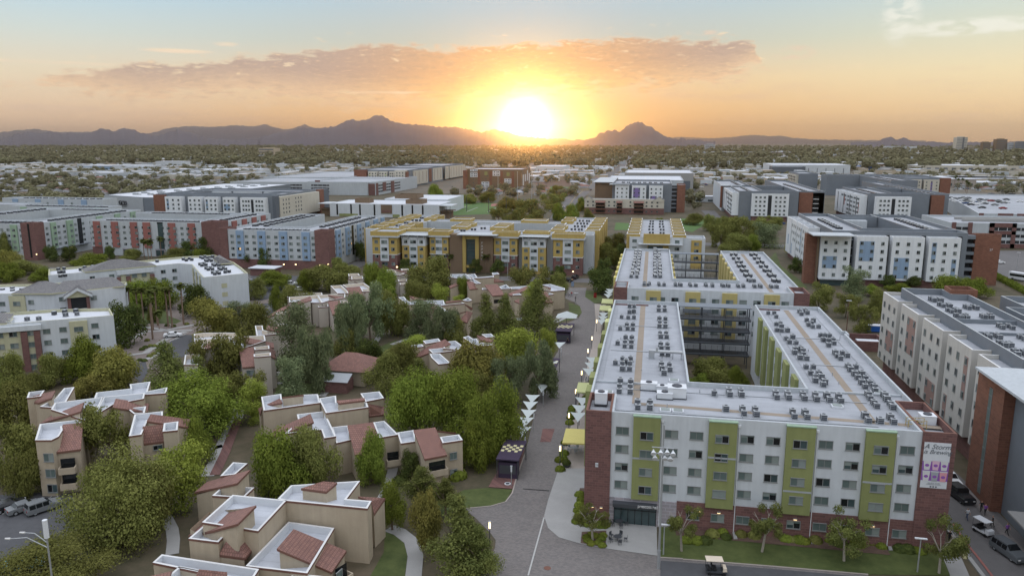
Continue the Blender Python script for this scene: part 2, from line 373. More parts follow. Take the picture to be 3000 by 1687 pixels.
def ccw(p):
    a = sum(p[i][0]*p[(i+1) % len(p)][1]-p[(i+1) % len(p)][0]*p[i][1] for i in range(len(p)))
    return list(p) if a > 0 else list(reversed(p))
def inset(poly, d):
    out = []; n = len(poly)
    for i in range(n):
        a, b, c = Vector(poly[i-1][:2]), Vector(poly[i][:2]), Vector(poly[(i+1) % n][:2])
        e1 = (b-a).normalized(); e2 = (c-b).normalized(); n1 = Vector((-e1.y, e1.x)); n2 = Vector((-e2.y, e2.x))
        k = n1+n2; den = max(.35, 1+n1.dot(n2)); q = b+k*(d/den); out.append((q.x, q.y))
    return out
def block(W, RF, poly, zt, z0=0., par=.9, th=.3, wall='white_stucco', roof='roof_membrane', cap=None, inner=None, trim=None):
    """extruded footprint with a parapet: walls into W, roof deck into RF"""
    poly = ccw([tuple(p[:2]) for p in poly]); ins = inset(poly, th); n = len(poly); tz = zt-(.28 if trim else 0)
    out = inset(poly, -.05) if trim else poly
    for k in range(n):
        a, b, c, d = poly[k], poly[(k+1) % n], ins[(k+1) % n], ins[k]
        W.face([(a[0],a[1],z0),(b[0],b[1],z0),(b[0],b[1],tz),(a[0],a[1],tz)], wall)
        if trim:
            e, f = out[k], out[(k+1) % n]
            W.face([(e[0],e[1],tz),(f[0],f[1],tz),(f[0],f[1],zt),(e[0],e[1],zt)], trim)
            W.face([(a[0],a[1],tz),(b[0],b[1],tz),(f[0],f[1],tz),(e[0],e[1],tz)], trim)
            a, b = e, f
        W.face([(a[0],a[1],zt),(b[0],b[1],zt),(c[0],c[1],zt),(d[0],d[1],zt)], cap or wall)
        W.face([(d[0],d[1],zt),(c[0],c[1],zt),(c[0],c[1],zt-par),(d[0],d[1],zt-par)], inner or wall)
    RF.face([(p[0],p[1],zt-par) for p in ins], roof)
ROT = {'S': 0., 'W': -pi/2, 'E': pi/2}
def fp(face, a, c, z, out=0.):
    """point on a grid facade: a runs along the wall, c is the wall's fixed coordinate"""
    return (a, c-out, z) if face == 'S' else ((c-out, a, z) if face == 'W' else (c+out, a, z))
def fbox(mb, face, a0, a1, c, z0, z1, out, m, inn=0.):
    if face == 'S': mb.box(a0, c-out, z0, a1, c+inn, z1, m)
    elif face == 'W': mb.box(c-out, a0, z0, c+inn, a1, z1, m)
    else: mb.box(c-inn, a0, z0, c+out, a1, z1, m)
WM = {}
def winmesh(wd, h, v):
    k = (wd, h, v)
    if k in WM: return WM[k]
    b = MB(); t = .07; x = wd/2; y = h/2
    b.box(-x,-.09,-y, x,0,-y+t,'frame'); b.box(-x,-.12,y-t, x,0,y,'frame')
    b.box(-x,-.05,-y+t, -x+t,0,y-t,'frame'); b.box(x-t,-.05,-y+t, x,0,y-t,'frame'); b.box(-t/2,-.05,-y+t, t/2,0,y-t,'frame')
    l, r = {0:('blind','blind_pale'),1:('blind','blind'),2:('glass_dark','glass'),3:('glass','glass_dark'),4:('blind','glass_dark'),5:('glass_dark','window_glow'),6:('blind_pale','blind_pale')}[v]
    b.box(-x+t,-.02,-y+t,-t/2,0,y-t,l); b.box(t/2,-.02,-y+t,x-t,0,y-t,r)
    if v in (3,4): k_ = .55 if v == 3 else .3; b.box(-x+t+.01,-.03,y-t-(h-2*t)*k_,-t/2-.01,-.021,y-t-.01,'blind_pale'); b.box(t/2+.01,-.03,y-t-(h-2*t)*k_*.5,x-t-.01,-.021,y-t-.01,'blind')
    b.box(-x-.06,-.10,-y-.08,x+.06,-.002,-y-.002,'frame')
    WM[k] = b.mesh('window'); return WM[k]
WC = {}
def win(root, face, a, c, z, wd=1.75, h=1.15, v=None, out=.004):
    if WC.get(root.name, 0) >= 98: return
    WC[root.name] = WC.get(root.name, 0)+1
    if v is None: v = rnd.choices((0,1,2,3,4,6,5), (30,20,14,16,16,4,.8))[0]
    inst('window', winmesh(wd, h, v), fp(face, a, c, z, out), ROT[face], parent=root)
def text(body, size, loc, rot, m, parent, depth=.03, name='lettering', align='CENTER', shear=0., spacing=1.):
    cu = bpy.data.curves.new(name, 'FONT'); cu.body = body; cu.size = size; cu.extrude = depth; cu.align_x = align; cu.align_y = 'CENTER'; cu.shear = shear; cu.space_character = spacing
    t_ = bpy.data.objects.new(name, cu); col.objects.link(t_); me = bpy.data.meshes.new_from_object(t_.evaluated_get(bpy.context.evaluated_depsgraph_get())); bpy.data.objects.remove(t_)
    me.materials.clear(); me.materials.append(mt(m)); o = bpy.data.objects.new(name, me); col.objects.link(o)
    o.parent = parent; o.location = tuple(Vector(loc)-parent.location) if parent else loc; o.rotation_euler = rot; return o
# ------------------------------------------------------------ the ground
def sheet(name, pts, m, z=.02, kind='structure'):
    b = MB(); b.face([(p[0], p[1], z) for p in ccw(pts)], m); return b.build(name, kind=kind)
def GP(lst):
    out = []; k = None
    for q in lst:
        if isinstance(q, str): k = q; continue
        out.append(G(k, *q)[:2])
    return out
b = MB(); b.face([(-45000,-3000,0),(45000,-3000,0),(45000,60000,0),(-45000,60000,0)], 'town_soil'); b.build('ground', kind='structure')
sheet('campus_grounds', [(-440,20),(260,20),(260,760),(-440,760)], 'yard', .03)
for nm, pts, wd in (('cross_street',[(-420,262),(-255,268),(-128,268),(-60,282),(-15,284)],9),('hall_lane',[(-125,268),(-126,372)],8),('hall_lane',[(-189,300),(-189,400)],8),('hall_lane',[(46,180),(47,380)],7),('cross_street',[(-20,400),(50,400),(130,395),(260,396)],12),('hall_lane',[(123,400),(121,690)],9),('cross_street',[(-440,400),(-200,410),(-100,400),(-20,400)],11)):
    b = MB(); L2 = []
    for i, p in enumerate(pts):
        a = Vector(pts[max(0,i-1)]); c = Vector(pts[min(len(pts)-1,i+1)]); d = (c-a).normalized(); n_ = Vector((-d.y,d.x))*wd/2; L2.append((Vector(p)+n_, Vector(p)-n_))
    for (a, b_), (c, d_) in zip(L2, L2[1:]): b.face([(*b_,.055),(*d_,.055),(*c,.055),(*a,.055)], 'road')
    b.build(nm, kind='structure')
sheet('courtyard_grounds', [(-110,30),(-14,30),(-22,110),(-25,262),(-122,262),(-122,170),(-112,150)], 'yard', .06)
MALL = ['8',(1040,1490),(1160,1240),(1165,1180),(1120,1120),(1010,1010),(930,945),(1130,925),(1240,895),(1290,830),(1320,720),(1385,530),
 '5',(1500,1150),(1545,1000),(1640,840),(1700,640),(1790,600),(1815,555),(1800,510),(1760,480),(1690,450),(1690,400),(1680,370),(1850,370),(1845,430),(1910,490),(1920,620),(1900,760),(1840,1040),
 '8',(1640,640),(1560,880),(1530,1000),(1560,1090),(1640,1160),(1810,1210),(2000,1245),(2380,1300),'9',(0,1325),(700,1380),(1400,1440),(1400,1700),'8',(900,1800)]
sheet('mall_paving', GP(MALL), 'pavers', .10)
def ribbon(name, pts, wd, m, z=.12, closed=False, kind='structure', uvw=False):
    b = MB(); L_ = []; R_ = []
    for i, p in enumerate(pts):
        a = Vector(pts[max(0, i-1)][:2]); c = Vector(pts[min(len(pts)-1, i+1)][:2]); d = (c-a).normalized(); n = Vector((-d.y, d.x))*wd/2
        L_.append(Vector(p[:2])+n); R_.append(Vector(p[:2])-n)
    for i in range(len(pts)-1):
        b.face([(*R_[i], z), (*R_[i+1], z), (*L_[i+1], z), (*L_[i], z)], m)
    return b.build(name, kind=kind)
WALKC = ['8',(1640,640),(1835,640),(1835,790),(1760,1050),(2010,1075),(2060,1045),(2380,1055),(2385,1300),(2000,1245),(1810,1210),(1640,1160),(1560,1090),(1530,1000),(1560,880)]
sheet('entrance_plaza', GP(WALKC), 'concrete', .14)
sheet('cafe_pavement', GP(['5',(1910,490),(1995,500),(1980,620),(1935,880),(1870,1060),'8',(1838,640),(1640,640),'5',(1840,1040),(1900,760),(1920,620)]), 'concrete_warm', .13)
sheet('planting_bed', GP(['8',(1800,790),(1838,790),(1838,1060),(1755,1060)]), 'mulch', .17)
sheet('planting_bed', GP(['8',(1815,1120),(2000,1110),(1995,1240),(1805,1205)]), 'mulch', .17)
sheet('front_lawn', GP(['8',(2415,1060),(2395,1312),(2576,1320),'9',(0,1325),(700,1380),(1400,1440),(2050,1448),(1930,1230),(1700,1225),(0,1150)]), 'lawn', .12)
sheet('planting_bed', [(4.6,95.4),(31.5,95.4),(31.5,97.5),(4.6,97.5)], 'mulch', .17)
sheet('brick_pavement', GP(['8',(1110,780),(1190,640),(1200,560),(1390,480),(1345,640),(1290,795)]), 'brick', .15)
sheet('corner_lawn', GP(['8',(560,1040),(700,900),(930,800),(1105,785),(1290,798),(1240,890),(1130,922),(930,942)]), 'lawn', .09)
sheet('side_lawn', GP(['8',(330,1100),(520,1200),(500,1300),(480,1448),(220,1448),(320,1270)]), 'lawn', .09)
sheet('garden_lawn', GP(['5',(0,800),(280,820),(420,760),(400,870),(60,900)]), 'lawn', .09)
sheet('garden_lawn', GP(['5',(1715,480),(1800,510),(1815,560),(1780,590),(1720,570)]), 'lawn', .11)
sheet('garden_lawn', GP(['5',(1620,625),(1720,600),(1760,605),(1650,630)]), 'lawn', .11)
sheet('garden_lawn', GP(['5',(1540,720),(1650,665),(1640,700),(1560,790)]), 'lawn', .11)
sheet('garden_lawn', GP(['4',(2080,1090),(2420,1090),(2420,1170),(2080,1180)]), 'lawn', .09)
sheet('corner_lawn', GP(['5',(1845,390),(1940,400),(1990,470),(1915,490),(1840,440)]), 'lawn', .11)
for i, (wd, pts) in enumerate([(2.0, ['8',(360,1090),(440,1120),(530,1190),(560,1300),(545,1448),(540,1600)]),(1.6, ['8',(400,600),(370,720),(330,830),(290,900)]),
    (2.2, ['7',(1560,700),(1620,600),(1680,460),(1740,340),(1790,260),(1800,190)]),(1.4, ['7',(1590,490),(1680,470)]),(1.6, ['7',(1300,1290),(1310,1180),(1300,1100),(1250,1000)]),
    (1.6, ['5',(60,830),(250,790),(300,720),(260,640)]),(1.5, ['5',(380,800),(520,750),(640,700)]),(1.8, ['4',(2080,1010),(2160,1040),(2160,1080),(2090,1095)]),(2.0,['4',(2420,1190),(2480,1130),(2576,1110)]),
    (1.6, ['5',(1620,630),(1700,590),(1780,600)]),(1.4,['5',(1580,640),(1680,580),(1690,560)]),(2.2,['9',(1990,1230),(2040,1330),(2090,1448),(2120,1560)])]):
    ribbon('footpath', GP(pts), wd, 'concrete', .145)
ribbon('footpath', GP(['7',(1620,690),(1700,520),(1760,360),(1800,270)]), 1.6, 'brick', .15)
# beige apartment court and its parking
sheet('palm_court', [(-200,165),(-112,150),(-112,215),(-130,240),(-175,236)], 'gravel', .05)
sheet('court_lawn', GP(['4',(950,540),(1240,530),(1270,580),(1370,620),(1330,640),(1000,640),(940,580)]), 'lawn', .08)
for pts in (['4',(900,890),(1100,860),(1250,760),(1400,700)],['4',(900,800),(1100,700),(1450,690)],['4',(1060,660),(1250,690),(1460,650)],['4',(980,940),(1130,900),(1240,830)]):
    ribbon('footpath', GP(pts), 1.8, 'concrete', .10)
sheet('parking_lane', GP(['4',(1240,850),(1290,770),(1400,725),(1470,725),(1450,850),(1390,890),(1300,900)]), 'asphalt', .09)
sheet('parking_lane', GP(['4',(960,940),(1100,930),(1120,1000),(1060,1090),(1020,1050)]), 'asphalt', .09)
sheet('parking_lane', GP(['4',(1880,500),(2090,480),(2140,560),(2000,610),(1900,560)]), 'asphalt', .09)
sheet('parking_lane', GP(['4',(1900,280),(2260,280),(2270,400),(1950,470),(1860,380)]), 'asphalt', .085)
sheet('parking_lane', GP(['7',(-300,860),(520,800),(620,1000),(700,1300),(500,1700),(-300,1700)]), 'asphalt', .09)
def lines(name, segs, wd=.12, z=.12):
    b = MB()
    for a, c in segs:
        a = Vector(a[:2]); c = Vector(c[:2]); d = (c-a).normalized(); n = Vector((-d.y, d.x))*wd/2
        b.face([(*(a-n), z), (*(c-n), z), (*(c+n), z), (*(a+n), z)], 'paint_line')
    return b.build(name, kind='structure')
lines('parking_lines', [(G('4', 1190+k*22, 810-k*8), G('4', 1270+k*22, 775-k*10)) for k in range(0, 8)] + [(G('7', 20+k*62, 985-k*12), G('7', 150+k*62, 885-k*10)) for k in range(6)] + [(G('4', 2010+k*14, 530-k*4), G('4', 2040+k*14, 512-k*4)) for k in range(6)])
# service street on the right, kerbs
sheet('side_street', [(41.5,60),(52,60),(50,112),(47.6,150),(47.6,200),(41.5,200)], 'road', .10)
b = MB(); b.box(40.9,60,0,41.4,150,.26,'concrete'); b.build('kerb', kind='structure')
sheet('side_lawn', [(37.6,112),(40.9,112),(50,178),(53,185),(53,230),(38,230),(38,178)], 'lawn', .08)
sheet('side_lawn', GP(['3',(740,1230),(880,1340),(940,1400),(800,1448),(640,1200),(700,1130)]), 'lawn', .08)
ribbon('kerb', GP(['8',(2392,1312),(2576,1322),'9',(0,1326),(700,1381),(1400,1441)]), .25, 'concrete_warm', .16)
ribbon('kerb', GP(['8',(930,943),(1130,924),(1240,892),(1290,826),(1320,716),(1385,530)]), .2, 'concrete_warm', .16)
sheet('service_road', GP(['8',(2410,1336),'9',(0,1348),(700,1400),(1400,1462),(1700,1700),(300,1700),'8',(2400,1700)]), 'asphalt', .135)
ribbon('red_kerb', GP(['9',(2040,1060),(2110,1170),(2240,1330),(2330,1448),(2420,1580)]), .3, 'coral_panel', .2)
sheet('side_pavement', [(47.8,60),(49.2,60),(48.6,150),(47.3,150)], 'pavers', .2)
lines('mall_line', [(G('8',1530,1010), G('8',1410,1448))], .2, .142)
for k in range(9): q = G('8',1385+k*21,795+k*1.5); sheet('drain_slot', [(q[0]-.32,q[1]-.12),(q[0]+.32,q[1]-.12),(q[0]+.32,q[1]+.12),(q[0]-.32,q[1]+.12)], 'dark', .13)
# ------------------------------------------------------------ residence halls
AC = []      # (x, y, z, hall phrase)
def acs(key, pts, z, hall): AC.extend([(*G(key, x, y, z), hall) for x, y in pts])
def acrow(x0, y0, x1, y1, n, z, hall, rows=2, sp=1.35, jit=.2):
    for k in range(n):
        t = (k+.5)/n; x = x0+(x1-x0)*t; y = y0+(y1-y0)*t
        for i in range(2):
            for j in range(rows): AC.append((x+(i-.5)*sp+rnd.uniform(-jit,jit), y+(j-rows/2+.5)*sp+rnd.uniform(-jit,jit), z, hall))
def pads(rf, segs, z, wd=1.1):
    for a, c in segs:
        a = Vector(a); c = Vector(c); d = (c-a).normalized(); n = Vector((-d.y, d.x))*wd/2
        rf.face([(*(a-n), z), (*(c-n), z), (*(c+n), z), (*(a+n), z)], 'walk_pad')
def bay(root, face, a0, a1, c, z0, z1, m, out=.6, name='accent_bay', stripe=None):
    b = MB(); fbox(b, face, a0, a1, c, z0, z1, out, m)
    if stripe: fbox(b, face, a0, a1, c+(out if face != 'E' else -out)*-1, stripe-.12, stripe+.12, .03, 'ac_grey')
    b.build(name, root)
def bridge(root, x0, x1, y, levels, w_=3., name='walkway_bridge'):
    for z in levels:
        b = MB(); b.box(x0, y, z-.35, x1, y+w_, z, 'metal_dark'); b.box(x0, y-.05, z, x1, y-.01, z+.12, 'slate')
        for k in range(int((x1-x0)/1.4)+1):
            x = x0+.1+k*1.4; b.box(x, y, z, x+.06, y+.06, z+1.1, 'metal_dark'); b.box(x, y+w_-.06, z, x+.06, y+w_, z+1.1, 'metal_dark')
        for q in (1.05,.8,.55,.3): b.box(x0, y+.01, z+q, x1, y+.05, z+q+.035, 'metal_dark'); b.box(x0, y+w_-.05, z+q, x1, y+w_-.01, z+q+.035, 'metal_dark')
        b.build(name, root)
    b = MB(); zt = levels[-1]+2.7
    for k in range(4):
        x = x0+.4+k*(x1-x0-1.)/3
        for yy in (y+.1, y+w_-.3): b.box(x, yy, 0, x+.2, yy+.2, zt, 'metal_dark')
    b.box(x0, y-.2, zt, x1, y+w_+.2, zt+.2, 'slate'); b.build('bridge_frame', root)
# --- the hall with lime stripes
hall = empty('residence_hall', (15, 135, 0), 'nearest five-storey white residence hall, lime green stripes, brick end towers, U-shaped roof', 'residence hall')
W = MB(); RF = MB(); ZT = 16.2
block(W, RF, [(-4.5,97.6),(34.5,97.6),(34.5,109.3),(37,109.3),(37,148),(37.6,148),(37.6,150.5),(37,150.5),(37,172.5),(23.3,172.5),(23.3,112.9),(6.4,112.9),(6.4,172.2),(-8,172.2),(-8,105),(-4.5,105)], ZT, par=.75, wall='white_stucco', cap='pale_stucco', inner='pale_stucco')
pads(RF, [((-1.4,103.5),(-1.4,170)),((-1.4,103.6),(38,101.5)),((29.8,101.9),(29.8,171))], ZT-.73)
for x0, x1, y in ((-8,-.2,169.9),(23.4,28.5,170.4)): RF.box(x0, y, ZT-.75, x1, y+.3, ZT-.5, 'brick')
W.build('wall', hall); RF.build('roof', hall)
b = MB(); r = MB(); block(b, r, [(-8,97.3),(-4.5,97.3),(-4.5,105),(-8,105)], ZT+.1, par=1.1, wall='brick', cap='brown_trim', inner='brick'); b.build('brick_tower', hall); r.build('tower_roof', hall)
b = MB(); r = MB(); block(b, r, [(34.5,97.3),(38.4,97.3),(38.4,109.2),(34.5,109.2)], ZT+.1, par=1.1, wall='brick', cap='brown_trim', inner='brick')
b.build('brick_tower', hall); r.build('tower_roof', hall)
b = MB(); b.box(4.6,97.42,0,34.5,97.6,4.05,'brick'); b.build('brick_plinth', hall)
b = MB(); b.box(-4.5,97.42,0,4.6,97.6,3.85,'grey_block'); b.build('block_plinth', hall)
GB = [(-1.55,2.05,15.9,4.0,10.0),(8.35,11.95,15.85,3.7,10.9),(18.15,21.7,15.9,3.75,7.0),(27.8,31.35,15.95,3.85,9.1)]
for a0, a1, z1, z0, st in GB: bay(hall, 'S', a0, a1, 97.6, z0, z1, 'lime_panel', .55, stripe=st)
for k in range(12):
    x = -3.0+3.265*k; g = k in (1,4,7,10)
    for fz in (13.6,11.0,8.4,5.8): win(hall, 'S', x, 97.05 if g else 97.6, fz-(.3 if g and k == 1 else 0))
    if k > 2: win(hall, 'S', x, 97.42, 2.15)
for x in (2.3,12.25,22.0,31.6):
    b = MB(); b.tube((x,97.45,.2),(x,97.45,15.2),.07,.07,'white_paint'); b.box(x-.18,97.35,15.2,x+.18,97.6,15.5,'white_paint'); b.build('downspout', hall)
for x in (7.6,10.2,20.,29.6):
    b = MB(); b.box(x-.25,97.18,2.98,x+.25,97.42,3.08,'metal'); b.box(x-.2,97.2,2.93,x+.2,97.40,2.975,'lamp_glow'); b.build('wall_lamp', hall)
b = MB(); b.box(-4.0,96.4,2.95,1.95,97.42,3.45,'metal_dark'); b.build('entrance_canopy', hall)
b = MB()
for k in range(7):
    x = -3.85+k*.95; b.box(x,97.28,.1,x+.07,97.41,2.95,'glass_dark')
b.box(-3.85,97.38,.1,1.9,97.41,2.95,'glass'); b.box(-3.85,97.3,2.2,1.9,97.38,2.28,'glass_dark'); b.build('entrance_door', hall)
text('prescott hall', .62, (.75, 96.3, 3.42), (R(90),0,0), 'cap_white', hall, .04, name='sign_lettering', spacing=.9)
b = MB(); b.box(-6.55,97.26,8.2,-6.15,97.3,8.8,'white_paint'); b.build('number_plate', hall); text('36', .42, (-6.35,97.25,8.5), (R(90),0,0), 'charcoal', hall, .01, name='number')
for x in (-6.8,-5.6): 
    b = MB(); b.box(x-.2,97.05,2.3,x+.2,97.29,2.4,'metal'); b.box(x-.16,97.08,2.25,x+.16,97.28,2.295,'lamp_glow'); b.build('wall_lamp', hall)
# coffee banner
bn = empty('banner', (36.25,97.2,9), 'tall white and purple coffee banner with lettering and paper cups on the right brick tower', 'banner')
b = MB(); b.box(34.7,97.22,8.9,37.8,97.26,15.0,'white_paint'); b.build('banner_cloth', bn)
b = MB(); b.box(34.7,97.2,9.9,37.8,97.215,12.5,'purple'); mat('banner_purple', (.26,.10,.38), kind='plain'); b.m = [0]*len(b.m); b.ms = ['banner_purple']; b.build('purple_band', bn)
text('A Storm', .9, (36.25,97.19,14.45), (R(90),0,0), 'charcoal', bn, .008, shear=.35); text('is Brewing', .78, (36.3,97.19,13.75), (R(90),0,0), 'charcoal', bn, .008, shear=.35)
mat('cup_pink', (.62,.42,.52), kind='plain'); mat('cup_rose', (.62,.30,.34), kind='plain')
for r_ in range(2):
    for k in range(3):
        x = 35.25+k*1.0; z = 11.35-r_*1.5; b = MB(); m_ = ('cap_white','cup_pink','cap_white','cap_white','ac_grey','cup_rose')[r_*3+k]
        b.face([(x-.32,97.17,z),(x+.32,97.17,z),(x+.45,97.17,z+1.25),(x-.45,97.17,z+1.25)], m_); b.face([(x-.47,97.165,z+1.25),(x+.47,97.165,z+1.25),(x+.47,97.165,z+1.38),(x-.47,97.165,z+1.38)], 'white_paint')
        b.face([(x+.26*cos(a*pi/6),97.16,z+.62+.2*sin(a*pi/6)) for a in range(12)], 'banner_purple'); b.build('cup', bn)
text('coffee & tea  breakfast\nserved all day on campus', .17, (36.25,97.19,9.5), (R(90),0,0), 'charcoal', bn, .004)
for k in range(3):
    b = MB(); b.face([(36.25+(k-1)*.32+.11*cos(a*pi/6),97.19,9.1+.11*sin(a*pi/6)) for a in range(12)], 'charcoal'); b.build('round_icon', bn)
b = MB(); b.box(-7.6,112.2,ZT-.74,5.9,112.5,ZT-.45,'pale_stucco'); b.box(24.8,113.4,ZT-.74,36.6,113.7,ZT-.45,'pale_stucco'); b.build('roof_curb', hall)
for a0, a1, z1, z0, st in GB: b = MB(); b.box(a0-.06,96.98,z1+.003,a1+.06,97.6,z1+.16,'sage_panel'); b.build('bay_cap', hall)
# courtyard faces and mall-side bays
for y0 in (118.5,126.6,134.5,142.5,150.6,158.6): bay(hall, 'W', y0, y0+3.2, 23.3, 3.8, 15.7, 'lime_panel', .6)
for y in (116.8,124.4,132.6,140.6,148.6,156.6,164.):
    for fz in (13.6,11.0,8.4): win(hall, 'W', y, 23.3, fz)
for y in (107.,113.7,122.3,131.5,141.3,151.6,162.): bay(hall, 'W', y, y+3.2, -8, 3.8, 15.7, 'lime_panel' if y < 150 else 'canopy_lime', .9)
for y in (110.8,120,129.,138.6,148.6,158.8): bay(hall, 'E', y+2, y+5, 37, 3.8, 15.6, 'lime_panel', .6)
bridge(hall, 6.45, 23.25, 176., (3.2,6.0,8.8,11.6), 4.)
hz = ZT-.74; HA = 'the lime-striped hall'
acs('5', [(2175,520),(2210,520),(2175,565),(2208,560),(2115,600),(2165,605),(2208,605),(2105,690),(2155,662),(2160,690),(2200,664),(2200,692),(2145,760),(2192,762),(2085,800),(2140,795),(2188,795),(2138,822),(2188,826),(2122,920),(2182,920),(2068,950),(2120,955),(2150,942),(2178,955),(2122,997),(2175,997),(2395,525),(2440,525),(2395,550),(2440,550),(2400,616),(2445,616),(2403,645),(2445,648),(2400,672),(2445,674),(2405,725),(2450,725),(2410,752),(2455,752),(2410,812),(2460,812),(2415,838),(2462,838),(2420,882),(2465,885),(2415,965),(2475,965),(2420,992),(2480,1002),(2435,1028),(2105,1090),(2183,1098),(2100,1128),(2180,1130),(2097,1165),(2180,1170),(2235,1250),(2328,1256),(2237,1287),(2328,1290)], hz, 'left wing of '+HA)
acs('6', [(645,570),(690,570),(705,598),(735,650),(705,655),(745,674),(710,700),(745,704),(790,704),(780,765),(830,755),(805,792),(855,797),(850,850),(885,843),(905,860),(845,872),(910,884),(885,912),(935,917),(930,980),(985,980),(965,1027),(1025,1030),(1000,1055),(1045,1057),(1000,1084),(1070,1097),(1060,1115),
 (880,560),(925,555),(895,578),(940,570),(935,625),(985,630),(970,648),(950,660),(980,674),(1025,674),(1040,740),(1070,745),(1105,745),(1060,775),(1095,784),(1135,775),(1100,815),(1140,800),(1150,875),(1205,875),(1165,897),(1240,895),(1190,915),(1245,975),(1305,980),(1265,1002),(1295,1035),(1350,1035),(1320,1062),(1378,1065),(1350,1100),(1410,1105),(1375,1130),(1445,1130),(1450,1160)], hz, 'right wing of '+HA)
acs('6', [(238,1182),(347,1163),(355,1190),(437,1165),(443,1192),(700,1183),(710,1210),(790,1188),(800,1215),(905,1190),(918,1220),(998,1195),(1010,1227),(1085,1200),(1108,1232),(1175,1205),(1192,1237),(1398,1192),(1412,1218),(1520,1198),(1538,1227),(1440,1252),(1462,1277),(1565,1260),(1583,1287),(325,1300),(450,1298),(462,1332),(545,1303),(555,1340),(828,1320),(842,1355),(922,1328),(938,1360),(1062,1367),(1373,1353),(1398,1387),(1488,1392),(1563,1363),(1590,1397)], hz, 'front wing of '+HA)
rv = random.Random(4)
for i in range(30):
    x, y = rv.choice(((rv.uniform(-6.5,5),rv.uniform(106,168)),(rv.uniform(24.5,36),rv.uniform(114,168)),(rv.uniform(-3,33),rv.uniform(99,111)))); b = MB(); b.tube((x,y,hz),(x,y,hz+rv.uniform(.3,.7)),.06,.06,'metal',6); b.build('vent_pipe', hall)
for x0, y0, x1, y1 in ((-6.9,112,-6.9,166),(3.9,110,3.9,165),(25.2,118,25.2,165),(34.9,116,34.9,166),(-3,109.6,31,109.7),(-4,100.2,30,100.4),(27,128,35,128.2),(-6.5,131,4.5,131.2),(-6.5,150,4.5,150.2),(27,146,35.5,146.2)):
    b = MB(); b.box(min(x0,x1)-.03,min(y0,y0)-.03,hz+.05,max(x0,x1)+.03,max(y0,y1)+.03,hz+.1,'ac_grey'); b.build('conduit', hall)
# roof plant of the lime-striped hall
def plant(loc, sx_, sy_, sz_, label, g=None, m='metal', vent=True):
    o = empty('rooftop_unit', loc, label, 'rooftop unit', g); b = MB(); x, y, z = loc
    b.box(x-sx_/2,y-sy_/2,z+.15,x+sx_/2,y+sy_/2,z+sz_,m); b.box(x-sx_/2-.05,y-sy_/2-.05,z+sz_,x+sx_/2+.05,y+sy_/2+.05,z+sz_+.06,m); b.build('casing', o)
    b = MB(); b.box(x-sx_/2-.1,y-sy_/2-.1,z,x+sx_/2+.1,y+sy_/2+.1,z+.15,'metal_dark'); b.build('curb', o)
    if vent:
        b = MB(); b.tube((x,y,z+sz_+.06),(x,y,z+sz_+.2),min(sx_,sy_)*.33,min(sx_,sy_)*.33,'ac_dark',10); b.build('fan', o)
    return o
for i, (x, y, a, c, h_, lb) in enumerate([(2320,1135,2.4,1.4,1.1,'long white air handler beside the brown walk strip of the front wing roof'),(2440,1200,2.2,1.5,.9,'low white air handler next to the wall hood on the left front roof corner'),(2530,1190,2.6,2.2,1.6,'large boxy white air handler, biggest on the left front roof corner'),(2420,1150,1.6,1.,.9,'small white air handler behind the long one on the front wing roof'),(1960,1240,1.7,1.5,1.7,'tall white unit inside the left brick tower parapet')]):
    plant(G('5', x, y, hz), a, c, h_, lb, m='white_paint')
for i, (k, x, y) in enumerate((('5',2445,1300),('5',2540,1305),('5',2012,1163),('5',2510,1075),('5',2525,1118),('6',1480,1165),('6',1165,1268))):
    o = G(k, x, y, hz); b = MB(); b.prism([(o[0]+sx_*.75,o[1]+sy_*.6) for sx_, sy_ in ((-1,-1),(1,-1),(1,1),(-1,1))], o[2], o[2]+.3, 'white_paint'); b.box(o[0]-.6,o[1]-.45,o[2]+.3,o[0]+.6,o[1]+.45,o[2]+.38,'blind_pale')
    b.build('skylight', label='small white roof hatch on the flat roof of the lime-striped hall', cat='roof hatch', group='roof hatches on the lime-striped hall')
plant(G('9', 1840, 300, 15.2), 1.8, 1.6, 1.3, 'white unit standing inside the right brick tower above the banner', m='white_paint')
du = empty('ventilation_duct', G('5', 2340, 900, hz), 'shiny horizontal ventilation duct on the left wing roof of the lime-striped hall', 'duct')
b = MB(); x, y, z = G('5', 2340, 900, hz); b.box(x-.5,y-.4,z,x+.5,y+.4,z+1.5,'metal'); b.tube((x,y,z+1.3),(x+5.2,y,z+1.3),.28,.28,'metal',10); b.tube((x+.9,y-.1,z+1.3),(x+.9,y-.1,z+2.),.2,.2,'metal',8)
for q in (1.8,3.6,5.): b.tube((x+q,y,z),(x+q,y,z+1.1),.04,.04,'metal_dark')
b.build('duct', du)
lr = empty('roof_railing', G('9', 1740, 300, hz), 'yellow safety railing around the ladder beside the right brick tower', 'railing'); b = MB(); x, y, z = G('9', 1700, 330, hz)
for a in (0,1.1,2.2):
    b.tube((x+a,y,z),(x+a,y,z+1.1),.04,.04,'ochre_panel'); b.tube((x+a,y+1.,z),(x+a,y+1.,z+1.1),.04,.04,'ochre_panel')
for q in (.55,1.1): b.tube((x,y,z+q),(x+2.2,y,z+q),.04,.04,'ochre_panel'); b.tube((x,y+1.,z+q),(x+2.2,y+1.,z+q),.04,.04,'ochre_panel')
b.build('rail', lr)
